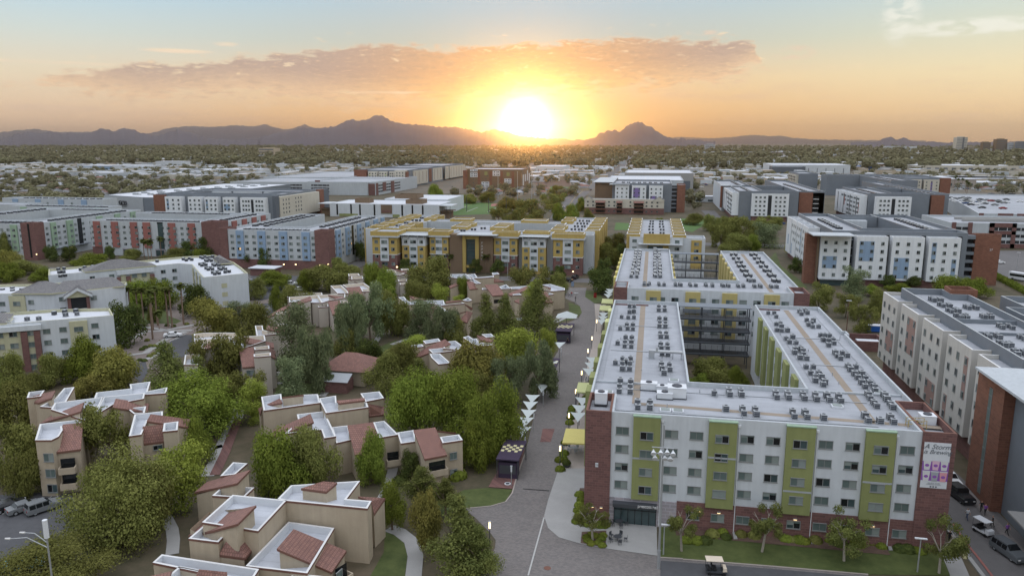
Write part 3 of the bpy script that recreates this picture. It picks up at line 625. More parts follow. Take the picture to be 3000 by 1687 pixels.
# --- the hall with pale yellow stripes behind it
hb = empty('residence_hall', (15, 225, 0), 'white residence hall with pale yellow stripes and brick corners, directly behind the lime-striped hall', 'residence hall')
W = MB(); RF = MB()
block(W, RF, [(-5.6,187.3),(34.3,187.3),(34.3,196),(36.8,196),(36.8,259.8),(22.9,259.8),(22.9,203),(6.2,203),(6.2,259.5),(-9,259.5),(-9,195),(-5.6,195)], ZT, par=.75, wall='white_stucco', cap='pale_stucco', inner='pale_stucco')
pads(RF, [((-1.4,193),(-1.4,258)),((29.8,191),(29.8,258))], ZT-.73); W.build('wall', hb); RF.build('roof', hb)
for x0, x1 in ((-9,-5.6),(34.3,37.9)):
    b = MB(); r = MB(); block(b, r, [(x0,187.1),(x1,187.1),(x1,195.4),(x0,195.4)], ZT+.1, par=1., wall='brick', cap='brown_trim', inner='brick'); b.build('brick_tower', hb); r.build('tower_roof', hb)
for a0 in (-.9,8.7,17.5,27.4): bay(hb, 'S', a0, a0+3.6, 187.3, 3.9, 15.7, 'yellow_panel', .5, stripe=12.2)
for k in range(13):
    x = -3.6+3.27*k; g = k in (1,4,7,10)
    for fz in (13.55,10.95,8.3,5.7): win(hb, 'S', x if not g else (-.9+1.8,0,0,8.7+1.8,0,0,17.5+1.8,0,0,27.4+1.8)[k-1], 186.8 if g else 187.3, fz)
for y0 in (208,216.5,225,233.5,242,250.5): bay(hb, 'W', y0, y0+3.2, 22.9, 3.8, 15.8, 'yellow_panel', .7); bay(hb, 'W', y0-4, y0-.8, -9, 3.8, 15.7, 'canopy_yellow', .9); bay(hb, 'E', y0-2, y0+1.2, 6.2, 3.8, 15.7, 'yellow_panel', .7)
b = MB(); b.box(8.2,186.2,10.6,15,187.1,10.75,'concrete'); b.box(8.2,186.2,10.75,8.3,187.1,11.7,'slate'); b.box(14.9,186.2,10.75,15,187.1,11.7,'slate'); b.box(8.2,186.15,10.75,15,186.2,11.7,'slate'); b.build('balcony', hb)
bridge(hb, 6.3, 22.8, 262., (3.2,6.0,8.8,11.6), 3.)
HB = 'the pale-yellow-striped hall'
for y in range(207, 256, 6): acrow(-4.4, y, -4.3, y+.1, 1, hz, 'left wing of '+HB, 3); acrow(1.9, y+1, 2, y+1.1, 1, hz, 'left wing of '+HB, 3)
for y in range(206, 256, 8): acrow(26.6, y, 26.7, y+.1, 1, hz, 'right wing of '+HB, 3); acrow(33., y+1, 33.1, y+1.1, 1, hz, 'right wing of '+HB, 3)
acrow(-3, 195, 33, 198, 9, hz, 'front wing of '+HB, 2)
b = MB(); x, y, z = 1.2, 256.5, hz; b.tube((x,y,z+1.1),(x+4.4,y,z+1.1),.26,.26,'metal',8); b.box(x-.5,y-.4,z,x+.5,y+.4,z+1.7,'metal'); b.build('ventilation_duct', label='grey ventilation duct at the far end of the roof behind the lime-striped hall', cat='duct')
# --- row hall beyond, yellow parapet boxes
hc = empty('residence_hall', (1.5, 335, 0), 'long white residence hall with mustard roof bays beyond the pale-yellow-striped hall', 'residence hall')
W = MB(); RF = MB(); block(W, RF, [(-8.6,297.5),(12.1,297.5),(12.1,366),(-8.6,366)], 15.6, par=.5, wall='white_stucco', cap='pale_stucco', inner='pale_stucco'); W.build('wall', hc); RF.build('roof', hc)
for k in range(6):
    y = 299+k*11.6
    for x0, x1 in ((-9.8,-4.6),(8.2,13.2)):
        b = MB(); r = MB(); block(b, r, [(x0,y),(x1,y),(x1,y+7.0),(x0,y+7.0)], 16.5, par=.55, wall='ochre_panel', cap='cap_white', inner='ochre_panel'); b.build('roof_bay', hc); r.build('bay_roof', hc)
    acrow(-2.6, y+3, 6.4, y+3, 2, 15.1, 'the mustard-bay hall', 1)
bay(hc, 'S', -3.2, 7., 297.5, 13.2, 16.9, 'ochre_panel', .8); bay(hc, 'S', -1.5, 6.6, 297.5, 2, 12.4, 'ochre_panel', .5)
b = MB(); b.box(-5,294.6,12.9,11.8,297.5,13.2,'pale_stucco'); b.build('canopy', hc); b = MB(); b.box(-1.3,296.85,2.2,4.4,296.98,12.2,'glass'); b.build('stair_window', hc)
for fz in (14,11.2,8.4):
    for x in (-6.6,9.8): win(hc, 'S', x, 297.5, fz)
W = MB(); RF = MB(); block(W, RF, [(12.2,298.6),(20.5,298.6),(20.5,308),(12.2,308)], 15.4, par=.6, wall='white_stucco'); W.build('side_wing', hc); RF.build('side_wing_roof', hc)
bay(hc, 'S', 15.2, 19.2, 298.6, 3, 14.6, 'ochre_panel', .4)
for fz in (13.2,10.5,7.8): win(hc, 'S', 17.2, 298.2, fz)
# --- mustard, white and brick hall with the brown centre
hp = empty('residence_hall', (-70, 330, 0), 'large mustard, white and brick residence hall with a brown centre across the middle', 'residence hall')
W = MB(); RF = MB(); HP = 'the mustard and brown hall'
for pl in ([(-117,301.5),(-104,301.5),(-104,370),(-117,370)],[(-104,298),(-82,298),(-82,309),(-104,309)],[(-82,298),(-62,298),(-62,334),(-82,334)],[(-62,298),(-39,298),(-39,309),(-62,309)],[(-39,299),(-23,299),(-23,370),(-39,370)],[(-104,340),(-39,340),(-39,350),(-104,350)]):
    W = MB(); RF = MB(); block(W, RF, pl, 15.6, par=.6, wall='pale_stucco', cap='cap_white', inner='pale_stucco'); W.build('wall', hp); RF.build('roof', hp)
for q in ((-119.5,300.6,0,-112,301.4,16.2,'white_stucco'),(-26.6,303.4,0,-22.8,304,16.7,'white_stucco'),(-120,300.4,0,-119.5,318,16.2,'ochre_panel')): b = MB(); b.box(*q); b.build('side_wall', hp)
def pbay(x0, x1, Y, kind):
    w_ = x1-x0; b = MB(); r = MB(); c0, c1 = x0+w_*.33, x1-w_*.33; yb = 298.
    if kind == 'tower':
        block(b, r, [(x0-.5,Y-.5),(x1+.5,Y-.5),(x1+.5,yb+2),(x0-.5,yb+2)], 16.7, z0=14.9, par=.7, wall='ochre_panel', cap='cap_white', inner='ochre_panel')
        b.box(x0-.8,Y-.8,14.3,x1+.8,yb+2,14.9,'pale_stucco')
        b.box(x0,Y,7.4,x1,yb,14.3,'ochre_panel'); b.box(x0,Y,0,x1,yb,7.15,'brick'); b.box(x0-.1,Y-.12,7.15,x1+.1,yb,7.4,'cap_white')
        b.box(c0,Y-.3,4.6 ,c1,Y-.12,14.25,'white_stucco')
    else:
        block(b, r, [(x0-.6,yb+1),(x1+.6,yb+1),(x1+.6,yb+6),(x0-.6,yb+6)], 16.6, z0=15.0, par=.6, wall='ochre_panel', cap='cap_white', inner='ochre_panel')
        b.box(x0-1.2,Y-1.2,14.95,x1+1.2,yb+.9,15.2,'pale_stucco'); b.box(x0,Y,10.7,x1,yb,14.3,'white_stucco'); b.box(x0,Y,0,x1,yb,10.7,'ochre_panel')
        b.box(c0,Y-.3,1.2,c1,Y-.01,14.2,'white_stucco')
        for x in (x0+.3, x0+w_*.3, x1-w_*.3, x1-.3): b.box(x-.1,Y-.9,13.6,x+.1,Y-.02,14.94,'pale_stucco')
    b.build('facade_bay', hp); r.build('bay_roof', hp)
    for i, fz in enumerate((12.4,9.5,6.5,3.5)):
        o = 0 if kind == 'tower' else 0
        win(hp, 'S', (x0+c0)/2, Y, fz, 1.45, 1.3); win(hp, 'S', (x1+c1)/2, Y, fz, 1.45, 1.3); win(hp, 'S', (c0+c1)/2, Y-.3, fz, 2.5, 1.35)
for a in ((-111.8,-101.3,288,'tower'),(-100.2,-90.4,291,'roofed'),(-89,-81.2,293,'tower'),(-62.6,-53,294.5,'tower'),(-51,-41.4,294.5,'roofed'),(-38.3,-26.6,293.5,'tower')): pbay(*a)
b = MB(); b.box(-80.8,293.4,0,-75.5,298,15.4,'taupe_panel'); b.box(-68.3,293.4,0,-62.8,298,15.4,'taupe_panel'); b.build('brown_wall', hp)
b = MB(); b.box(-75.3,293,0,-73.9,298,15.1,'ochre_panel'); b.box(-70,293,0,-68.5,298,15.1,'ochre_panel'); b.box(-73.9,293.4,13.6,-70,298,15.1,'ochre_panel'); b.box(-73.9,293.3,2,-70,293.6,3,'ochre_panel'); b.build('entrance_tower', hp)
b = MB(); b.box(-73.9,294,0,-70,294.2,13.6,'glass')
for z in (3,6,9,12): b.box(-73.9,293.9,z,-70,293.98,z+.25,'metal_dark')
b.build('curtain_glazing', hp); b = MB(); b.box(-77,290.6,15.45,-60.5,299,15.8,'pale_stucco'); b.build('flat_canopy', hp)
for i, ch in enumerate('PAPAGO'): text(ch, 1.15, (-67.2,293.35,12.2-i*1.28), (R(90),0,0), 'cap_white', hp, .03, name='letter')
for k in range(5):
    for x0, x1 in ((-120.5,-114.5),(-41.5,-36.2),(-27.2,-21.2),(-107.5,-102.5)):
        y = 309+k*12
        if x0 in (-41.5,-107.5) and k in (2,): continue
        b = MB(); r = MB(); block(b, r, [(x0,y),(x1,y),(x1,y+7),(x0,y+7)], 16.5, par=.55, wall='ochre_panel', cap='cap_white', inner='ochre_panel'); b.build('roof_bay', hp); r.build('bay_roof', hp)
for x0, y0, x1, y1 in ((-94,343,-84,352),(-60,343,-48,352),(-85,312,-78,320),(-68,312,-61,320),(-85,324,-78,331),(-68,324,-61,331)):
    b = MB(); r = MB(); block(b, r, [(x0,y0),(x1,y0),(x1,y1),(x0,y1)], 16.5, par=.55, wall='ochre_panel', cap='cap_white', inner='ochre_panel'); b.build('roof_bay', hp); r.build('bay_roof', hp)
for k in range(5):
    acrow(-113, 308+k*12, -108.5, 308+k*12, 2, 15.1, HP, 1); acrow(-34.5, 308+k*12, -28.5, 308+k*12, 2, 15.1, HP, 1)
acrow(-80, 304, -64, 330, 5, 15.1, HP, 1); acrow(-100, 303.5, -86, 303.5, 3, 15.1, HP, 1); acrow(-58, 303.5, -42, 303.5, 3, 15.1, HP, 1)
bp = empty('poster_banner', (-24.7,303.3,11), 'white wall banner with a round yellow emblem on the mustard hall', 'banner')
b = MB(); b.box(-26.4,303.28,8.2,-23.3,303.34,14.,'white_paint'); b.build('banner_cloth', bp); b = MB(); b.face([(-24.85+1.2*cos(a*pi/8),303.25,11.6+1.1*sin(a*pi/8)) for a in range(16)], 'lemon'); b.build('round_emblem', bp)
text('WELCOME HOME', .34, (-24.85,303.24,13.3), (R(90),0,0), 'sky_panel', bp, .005); text('move in week\nevents daily', .32, (-24.85,303.24,9.4), (R(90),0,0), 'blue_panel', bp, .005)
# --- striped U halls to the left
def stripehall(loc, label, polys, accent, sbays, swins, Y, towers, ebays=(), ewins=(), ex=0, plinth=None, zt=16.3, wall='pale_stucco', wbase=(13.4,10.8,8.2,5.5), acl=(), hn=''):
    h = empty('residence_hall', loc, label, 'residence hall')
    for pl in polys: W = MB(); RF = MB(); block(W, RF, pl, zt, par=.75, wall=wall, cap='pale_stucco', inner='pale_stucco'); W.build('wall', h); RF.build('roof', h)
    for pl in towers:
        b = MB(); r = MB(); block(b, r, pl, zt+.35, par=1., wall='brick', cap='brown_trim', inner='brick'); b.build('brick_tower', h); r.build('tower_roof', h)
    for x0, x1 in sbays: bay(h, 'S', x0, x1, Y, 3.9, 15.8, accent, .5)
    for x in swins:
        g = any(x0 < x < x1 for x0, x1 in sbays)
        for fz in wbase: win(h, 'S', x, Y-(.5 if g else 0), fz, 1.5, 1.1)
    for y0, y1 in ebays: bay(h, 'E', y0, y1, ex, 3.9, 15.8, accent, .6)
    for y in ewins:
        g = any(y0 < y < y1 for y0, y1 in ebays)
        for fz in wbase: win(h, 'E', y, ex+(.6 if g else 0), fz, 1.5, 1.1)
    if plinth:
        b = MB(); b.box(plinth[0], Y-.12, 0, plinth[1], Y, 3.9, 'brick'); b.build('brick_plinth', h)
    for a in acl: acrow(*a, zt-.74, hn)
    return h
hbl = stripehall((-155,320,0), 'white residence hall with powder blue stripes and brick corner towers, left of the mustard hall',
 [[(-177,286.8),(-136,286.8),(-136,293),(-130.4,293),(-130.4,354),(-146,354),(-146,301),(-163.5,301),(-163.5,357),(-177,357)]], 'sky_panel',
 [(-171.3,-168),(-161.6,-158.1),(-151.9,-148.3),(-141.8,-138.3)], [-173.3+3.31*k for k in range(12)], 286.8,
 [[(-179,286.4),(-175.2,286.4),(-175.2,294),(-179,294)],[(-136,286.2),(-130,286.2),(-130,292.6),(-136,292.6)]],
 [(294.2,298.8),(304.6,308.6),(317.8,321.8),(328,332.2),(338.3,343.3),(348,352)], [293.4,296.6,301.8,306.5,310.6,316,320,325,330,335,341,346], -130.4, (-175.2,-136),
 acl=((-170,290.5,-140,290.5,9),(-134.5,298,-134.5,350,12),(-141.5,304,-141.5,350,10),(-173,303,-173,354,10),(-167.5,303,-167.5,354,10)), hn='the blue-striped hall')
b = MB(); b.box(-130.4,311.7,3,-130.3,313.8,16.1,'glass_dark'); b.build('stair_window', hbl)
hrd = stripehall((-230,330,0), 'white residence hall with coral red stripes between the blue and green striped halls',
 [[(-259,309),(-201.5,309),(-201.5,317),(-193.2,317),(-193.2,357),(-207.5,357),(-207.5,322),(-259,322)],[(-262,345),(-207.7,345),(-207.7,355),(-262,355)]], 'coral_panel',
 [(-257.3,-253.8),(-247.8,-244.3),(-237.9,-234.4),(-231.3,-227.6),(-218.4,-214.8),(-208.4,-204.8)], [-257.8+3.3*k for k in range(17) if k != 10], 309,
 [[(-201.3,308.4),(-192.9,308.4),(-192.9,316.8),(-201.3,316.8)]], [(320,324),(329,333),(338,342),(347,351)], [318.5,326,335,344,353], -193.2, (-259,-253.6),
 acl=((-254,314,-206,314,16),(-200,322,-200,354,8),(-256,350,-212,350,13)), hn='the red-striped hall')
b = MB(); b.box(-223.9,308.88,1,-221.2,309,16,'glass'); b.box(-224,308.8,15.4,-221.1,308.87,16,'glass_dark'); b.build('stair_window', hrd)
for x0 in (-253,-243,-226,-214):
    b = MB(); b.box(x0,308.7,0,x0+5,309,3.6,'grey_block'); b.box(x0+.4,308.65,.3,x0+4.6,308.7,3.,'glass'); b.build('shop_window', hrd)
hgr = stripehall((-285,325,0), 'white residence hall with sage green stripes and a tall double brick tower',
 [[(-300,289.2),(-277.5,289.2),(-277.5,294.5),(-272.2,294.5),(-272.2,363),(-286,363),(-286,304),(-300,304)],[(-338,318),(-322,318),(-322,366),(-338,366)],[(-322,355),(-286.2,355),(-286.2,366),(-322,366)]], 'sage_panel',
 [(-295,-291.5),(-283.3,-279.8)], [-298+3.3*k for k in range(7)], 289.2, [[(-277.6,288.6),(-270.6,288.6),(-270.6,294.3),(-277.6,294.3)]],
 [(299.5,302.6),(309.2,313.2),(329,333),(342,346),(354,358)], [297.5,301.4,304.5,307.8,311.6,315,320,325,331,337,344,350,356], -272.2,
 acl=((-297,296,-275,298,6),(-279,306,-279,360,13),(-330,322,-330,362,9),(-318,360,-290,360,8)), hn='the green-striped hall')
b = MB(); b.box(-272.2,316.4,3,-272.05,319,16.1,'glass_dark'); b.box(-272.3,296,3.6,-270.4,322,3.9,'slate'); b.build('stair_window', hgr)
b = MB(); b.box(-274.0,288.5,1.2,-273.1,288.59,16.4,'glass_dark'); b.build('slot_window', hgr)
h = stripehall((-345,395,0), 'far white residence hall with sage green stripes behind the red-striped one', [[(-362,372),(-300,372),(-300,384),(-362,384)],[(-400,380),(-362.2,380),(-362.2,395),(-400,395)]], 'sage_panel',
 [(-356,-352),(-340,-336),(-324,-320),(-308,-304)], [-358,-346,-332,-316], 372, [], acl=((-358,378,-304,378,14),), hn='the far green-striped hall')
h = stripehall((-370,440,0), 'far low white residence hall with powder blue stripes at the left edge', [[(-420,425),(-345,425),(-345,438),(-420,438)]], 'sky_panel',
 [(-412,-408),(-395,-391),(-378,-374),(-361,-357)], [-402,-386,-368], 425, [], acl=((-410,431,-350,431,12),), hn='the far blue-striped hall')
# --- tall white-bay halls with charcoal bodies
def whitehall(loc, label, polys, sb, wb, rust=(), hn='', acl=(), zt=20.0, zb=18.5, base=2.6, sY=None, wX=None, fl=(16.0,13.1,10.2,7.2,4.1), accent='sky_panel', slabs=(), ww=1.1, hh=1.2, bodym='slate', baym='bright_stucco'):
    h = empty('residence_hall', loc, label, 'residence hall')
    for pl in polys: W = MB(); RF = MB(); block(W, RF, pl, zt, par=1.3, wall=bodym, cap='metal', inner=bodym); W.build('wall', h); RF.build('roof', h)
    for face, lst, C in (('S', sb, sY), ('W', wb, wX)):
        for q in lst:
            a0, a1 = q[:2]; acc = q[2] if len(q) > 2 else (); b = MB(); r = MB(); dd = 4.5
            pl = [(a0,C),(a1,C),(a1,C+dd),(a0,C+dd)] if face == 'S' else [(C,a0),(C+dd,a0),(C+dd,a1),(C,a1)]
            block(b, r, pl, zb, z0=base, par=.7, wall=baym, cap='cap_white', inner=baym)
            b.face([(x, y, base) for x, y in reversed(ccw(pl))], baym); b.build('white_bay', h); r.build('bay_roof', h)
            n = 3 if a1-a0 < 13.5 else 6; s_ = (a1-a0)/n
            cs = [a0+s_*(k+.5) for k in range(n)] if n == 3 else [a0+(a1-a0)*f for f in (.12,.235,.35,.66,.775,.89)]
            if n == 6: b = MB(); fbox(b, face, a0+(a1-a0)*.44, a0+(a1-a0)*.54, C, base+.5, zb-1.2, .03, 'dark'); b.build('slot_window', h)
            for (c0, c1, f0, f1) in acc:
                b = MB(); fbox(b, face, cs[c0]-.75, cs[c1]+.75, C, fl[min(f1, len(fl)-1)]-.75, fl[f0]+.75, .05, accent); b.build('accent_panel', h)
            for fz in fl:
                for x in cs: win(h, face, x, C, fz, ww, hh, v=rnd.choice((2,2,3,4,4,0)), out=.06)
    for pl in rust:
        b = MB(); r = MB(); block(b, r, pl[0], pl[1], par=.8, wall='rust_brick', cap='brown_trim', inner='rust_brick'); b.build('brick_tower', h); r.build('tower_roof', h)
    for (x0,y0,x1,y1,z) in slabs:
        b = MB(); b.box(x0,y0,z,x1,y1,z+.35,'pale_stucco'); b.build('roof_slab', h)
    b = MB()
    if sb: b.box(min(q[0] for q in sb)+.5, sY+1.2, 0, max(q[1] for q in sb)-.5, sY+4.4, base, 'brick')
    if wb: b.box(wX+1.2, min(q[0] for q in wb)+.5, 0, wX+4.4, max(q[1] for q in wb)-.5, base, 'brick')
    b.build('brick_base', h)
    for a in acl: acrow(*a, zt-1.29, hn)
    return h
h27 = whitehall((90,325,0), 'white-bay residence hall with blue panels and a brick tower numbered 27', 
 [[(66,294.8),(112,294.8),(112,305),(79,305),(79,365),(66,365)],[(97,305.2),(112,305.2),(112,365),(97,365)],[(79.2,352),(96.8,352),(96.8,362),(79.2,362)]],
 [(61.2,71.6,((0,1,2,3),)),(73.6,84.2,((0,1,0,2),)),(85.7,96.4,((0,1,2,4),)),(98,108.4,((0,0,0,2),(2,2,2,4)))], [(316,327,((0,0,2,3),)),(328.5,339.5,((0,0,0,3),)),(341,352,((2,2,3,4),)),(353.5,365,((1,1,2,3),))],
 rust=[([(56.6,293.2),(60.4,293.2),(60.4,297),(56.6,297)],18.6),([(117.2,301.5),(125.8,301.5),(125.8,305.5),(117.2,305.5)],18.9)], hn='the hall numbered 27',
 acl=((72,310,72,348,9),(105,309,105,355,11)), sY=290.4, wX=61.4, slabs=[(57.2,284.6,71.8,294.6,18.9)])
b = MB(); b.box(112.2,303,0,117,305,17,'dark')
for z in (2.2,5.2,8.2,11.2,14.2): b.box(110.5,301.4,z,117.1,303,z+1.1,'slate')
b.box(110.5,301.2,17,117.1,303.3,18.4,'slate'); b.build('open_stair', h27)
b = MB(); b.box(60.4,291.5,0,61.0,294.6,18.8,'taupe_panel'); b.box(61,292.5,2.6,61.2,294.6,18.8,'slate'); b.build('end_wall', h27)
for x in (72.6,84.95,97.2,109.4):
    b = MB(); b.box(x-.7,294.6,2,x+.7,294.78,18.6,'glass_dark')
    for z in (4.5,7.5,10.5,13.5,16.5): b.box(x-.7,294.5,z,x+.7,294.59,z+.5,'slate')
    b.build('stair_window', h27)
text('27', 1.1, (122.8,301.4,13.2), (R(90),0,0), 'cap_white', h27, .03, name='number')
b = MB(); b.box(61.2,289.6,2.3,76,290.2,2.6,'pale_stucco'); b.box(62,290.6,0,74,290.8,2.3,'glass'); b.build('entrance_front', h27)
for x0, x1, y in ((81.8,91.8,350.6),): 
    b = MB(); b.box(x0,y-2,3,x1,352,18.6,'white_stucco'); b.build('courtyard_bay', h27)
for x in (84,86.8,89.6): win(h27, 'S', x, 348.6, 16, 1.1, 1.2)
# right-hand white-bay hall
he = whitehall((60,150,0), 'white-bay residence hall with dusty pink panels whose stepped face runs down the right side', 
 [[(54.8,119.5),(66.5,119.5),(66.5,171),(63.2,171),(63.2,176.4),(54.8,176.4)]], [], [(168.4,179,((0,1,2,3),)),(155.6,165.9,((0,1,0,2),)),(142.6,152.9,((0,1,3,4),)),(129.8,140.2,((0,0,0,2),(2,2,3,4))),(119.6,127.4)],
 hn='the pink-panelled hall', acl=((58.5,150,59.5,171,4),(57.5,124,58,140,3),(63,133,63.5,166,4)), zt=20.4, zb=18.9, base=3.9, wX=51.9, fl=(16.5,13.6,10.7,7.7,4.9), accent='pink_panel', ww=1.0, hh=1.25, baym='warm_white_stucco')
b = MB(); r = MB(); block(b, r, [(62.9,171.2),(68.2,171.2),(68.2,176),(63.3,176)], 21.3, z0=17, par=2.3, wall='rust_brick', cap='rust_brick', inner='rust_brick'); b.build('brick_stair_head', he); r.build('stair_head_roof', he)
b = MB(); b.box(54.9,148.6,19.1,66.4,149,19.9,'slate'); b.box(54.9,140,19.1,66.4,140.3,19.6,'slate'); b.build('roof_curb', he)
hf = empty('residence_hall', (58,106,0), 'dark hall end with a projecting roof slab, rust brick corner and narrow slot window', 'residence hall')
b = MB(); r = MB(); block(b, r, [(49,110.6),(54.6,110.6),(54.6,119.3),(49,119.3)], 18.4, par=.5, wall='rust_brick', cap='brown_trim'); b.build('brick_corner', hf); r.build('corner_roof', hf)
b = MB(); b.box(48.98,114.2,1,49.02,115.2,17.2,'blind'); b.box(48.94,114.1,1,48.99,114.2,17.2,'frame')
for z in range(2, 17, 2): b.box(48.94,114.2,z,48.985,115.2,z+.12,'frame')
b.build('slot_window', hf)
b = MB(); b.box(50.4,60,0,75,110.4,18.4,'slate'); b.build('wall', hf)
b = MB(); b.box(48.,60,18.95,66,118.4,19.3,'pale_stucco'); b.build('roof_slab', hf); b = MB(); b.box(48.,60,3.5,50.4,103.5,3.75,'concrete'); b.build('entrance_canopy', hf)
b = MB(); b.box(54.8,105.5,19.3,58,110,20.4,'rust_brick'); b.build('brick_plant_box', hf)
b = MB(); b.box(50.2,90,.1,50.38,100,3.3,'glass_dark')
for y in range(90,101,2): b.box(50.1,y,.1,50.19,y+.15,3.3,'white_paint')
b.build('shop_front', hf)
hg = whitehall((85,165,0), 'charcoal hall with deep roof parapets behind the pink-panelled one at the right edge', [[(69,128),(96,128),(96,172),(73,172),(73,160),(69,160)]], [], [], hn='the far right charcoal hall', acl=((80,134,80,168,7),), zt=20.2, wX=69, sY=128)
# three right-hand halls in the distance
h26 = whitehall((80,560,0), 'grey and white hall with a dark slot in front, right of the playing lawn', [[(57,528),(95,528),(95,540),(73,540),(73,600),(57,600)],[(95.2,532),(112,532),(112,690),(95.2,690)],[(73,590),(95,590),(95,600),(73,600)]],
 [(64.9,88.6)], [(529,545,((0,0,2,3),)),(546,562),(563,579),(580,596)], rust=[([(96,531),(104.6,531),(104.6,534),(96,534)],19.2)], hn='the grey and white hall', acl=((65,536,65,590,12),(103,540,103,640,14),(66,610,66,680,10)), sY=525.4, wX=52.6, base=3.4, fl=(16,13.2,10.3,7.4,4.8), ww=1.3)
for pl in ([(52,601),(73,601),(73,690),(52,690)],):
    b = MB(); r = MB(); block(b, r, pl, 19.5, par=1.2, wall='white_stucco', cap='metal', inner='slate'); b.build('rear_wing', h26); r.build('rear_wing_roof', h26)
b = MB(); b.box(50.6,597,3,52,600,19.4,'rust_brick'); b.box(49.8,596.4,19.4,66,602,19.8,'pale_stucco'); b.build('rear_corner', h26)
b = MB(); b.box(104.8,532,0,112.2,532.6,19,'slate')
for z in (3,6,9,12,15): b.box(105,531.6,z,108.6,531.98,z+1.6,'glass_dark'); b.box(105,531.4,z-.4,108.6,531.95,z,'cap_white')
b.build('stair_windows', h26)
h26b = whitehall((155,545,0), 'second grey and white hall with a dark slot, before the upper car park', [[(136,518),(172,518),(172,532),(153,532),(153,590),(136,590)],[(172.2,520),(184,520),(184,680),(172.2,680)],[(153,575),(172,575),(172,590),(153,590)]],
 [(138,158.4)], [(520,536,((0,0,1,3),)),(537,553),(554,570,((2,2,0,2),)),(571,587)], rust=[([(173,517),(180.5,517),(180.5,519.8),(173,519.8)],19.2)], hn='the second grey and white hall', acl=((144,524,144,580,12),(178,530,178,640,14)), sY=507.5, wX=131.2, base=3.4, fl=(16,13.2,10.3,7.4,4.8), ww=1.3, accent='red_panel')
h26c = whitehall((215,760,0), 'cream and charcoal residence hall with a violet stripe, farthest of the right-hand group', [[(170,800),(262,800),(262,830),(170,830)],[(200,700),(222,700),(222,800),(200,800)],[(150,840),(169,840),(169,900),(150,900)],[(230,760),(262,760),(262,799),(230,799)]],
 [(231,243,((0,0,0,4),)),(245,258,((1,1,0,4),))], [(842,856),(858,872),(874,888)], rust=[([(259,757),(268,757),(268,762),(259,762)],19.8),([(200,694),(212,694),(212,699),(200,699)],14)], hn='the violet-striped hall', acl=((175,815,255,815,16),(211,710,211,790,9)), sY=756, wX=147, accent='purple_panel', baym='cream_stucco', fl=(16,13,10,7))
hh = whitehall((-15,600,0), 'white-bay residence hall with mauve panels, right of the long straight road', [[(-31,582),(13.5,582),(13.5,640),(-31,640)]], [(-28.6,-18.2,((0,1,3,4),)),(-16,-5.4,((0,1,0,2),)),(-3.2,7,((0,1,2,4),))], [], rust=[([(17.6,580.5),(23.5,580.5),(23.5,600),(17.6,600)],20.8)], hn='the mauve-panelled hall', acl=((-26,590,8,590,9),(-26,610,8,610,8)), zt=21.6, zb=20.2, sY=578, fl=(17.6,14.6,11.6,8.6), accent='purple_panel', slabs=[(-33,577,-17.6,586,20.6)])
b = MB(); b.box(-45.5,600,0,-31.2,680,21,'taupe_panel'); b.box(-47,598,21,-31.2,682,21.4,'pale_stucco'); b.box(13.6,582.5,0,17.4,584,20,'dark')
for z in (3,6,9,12,15,18): b.box(13.6,581.8,z,17.4,582.4,z+1.,'slate')
b.build('side_blocks', hh)
hl = whitehall((-285,480,0), 'long white-bay hall with charcoal roof and blue panels behind the red-striped hall', [[(-331,458),(-246,458),(-246,475),(-331,475)],[(-331,500),(-246,500),(-246,525),(-331,525)],[(-262,475.2),(-246,475.2),(-246,499.8),(-262,499.8)],[(-331,475.2),(-315,475.2),(-315,499.8),(-331,499.8)]],
 [(-321.5,-309.4,((0,0,0,2),)),(-304.4,-294.6),(-292.2,-283,((0,0,0,2),)),(-279,-270.6,((0,1,1,2),)),(-266.5,-249)], [], rust=[([(-331.4,455.6),(-323,455.6),(-323,457.6),(-331.4,457.6)],17.4)], hn='the long charcoal-roofed hall', zt=17.8, zb=16.4, sY=453.6, fl=(14.2,11.3,8.6,5.8), ww=1.3)
b = MB(); b.box(-246,458,0,-243.8,463,17.4,'charcoal'); b.box(-246,463.2,2,-243.4,524,16.4,'cream_stucco'); b.box(-246,524.2,0,-243,531,17.6,'rust_brick'); b.box(-254,531.2,0,-243,540,17.4,'charcoal'); b.build('end_wall', hl)
for y in (468,472,476,486,490,494):
    for fz in (14.2,11.3,8.6,5.8): win(hl, 'E', y, -243.4, fz, 1.3, 1.2, v=2)
for a0,a1 in ((-322,-300),(-298,-276),(-274,-264)):
    b = MB(); b.box(a0,498.6,14,a1,499.9,17.2,'white_stucco'); b.build('courtyard_wall', hl)
# ------------------------------------------------------------ other buildings of the middle distance
def simple(loc, label, cat='building', group=None, name='building'): return empty(name, loc, label, cat, group)
def addblock(root, pl, zt, nm='wall', rn='roof', **k):
    b = MB(); r = MB(); block(b, r, pl, zt, **k); b.build(nm, root); r.build(rn, root)
gw = simple((-400,580,0), 'long white-roofed arena building with the letters GCU on its pale grey end wall', 'arena', name='arena_building')
addblock(gw, [(-409,506),(-363,487.5),(-340,487.5),(-340,670),(-409,670)], 13, par=.4, wall='slate' , roof='white_roof', cap='white_paint')
b = MB(); b.prism(ccw([(-409.4,505.6),(-363,487),(-362.9,487.3),(-409.3,506)]), 0, 12.6, 'ac_grey'); b.build('end_wall', gw)
aa = atan2(-18.5, 46); text('GCU', 4.6, (-386.2,495.5,7.8), (R(90),0,aa), 'dark', gw, .3); b = MB(); b.prism([(-389.3,497.1),(-382.7,494.5),(-382.6,494.7),(-389.2,497.3)], 5.3, 5.6, 'metal_dark'); b.build('underline', gw)
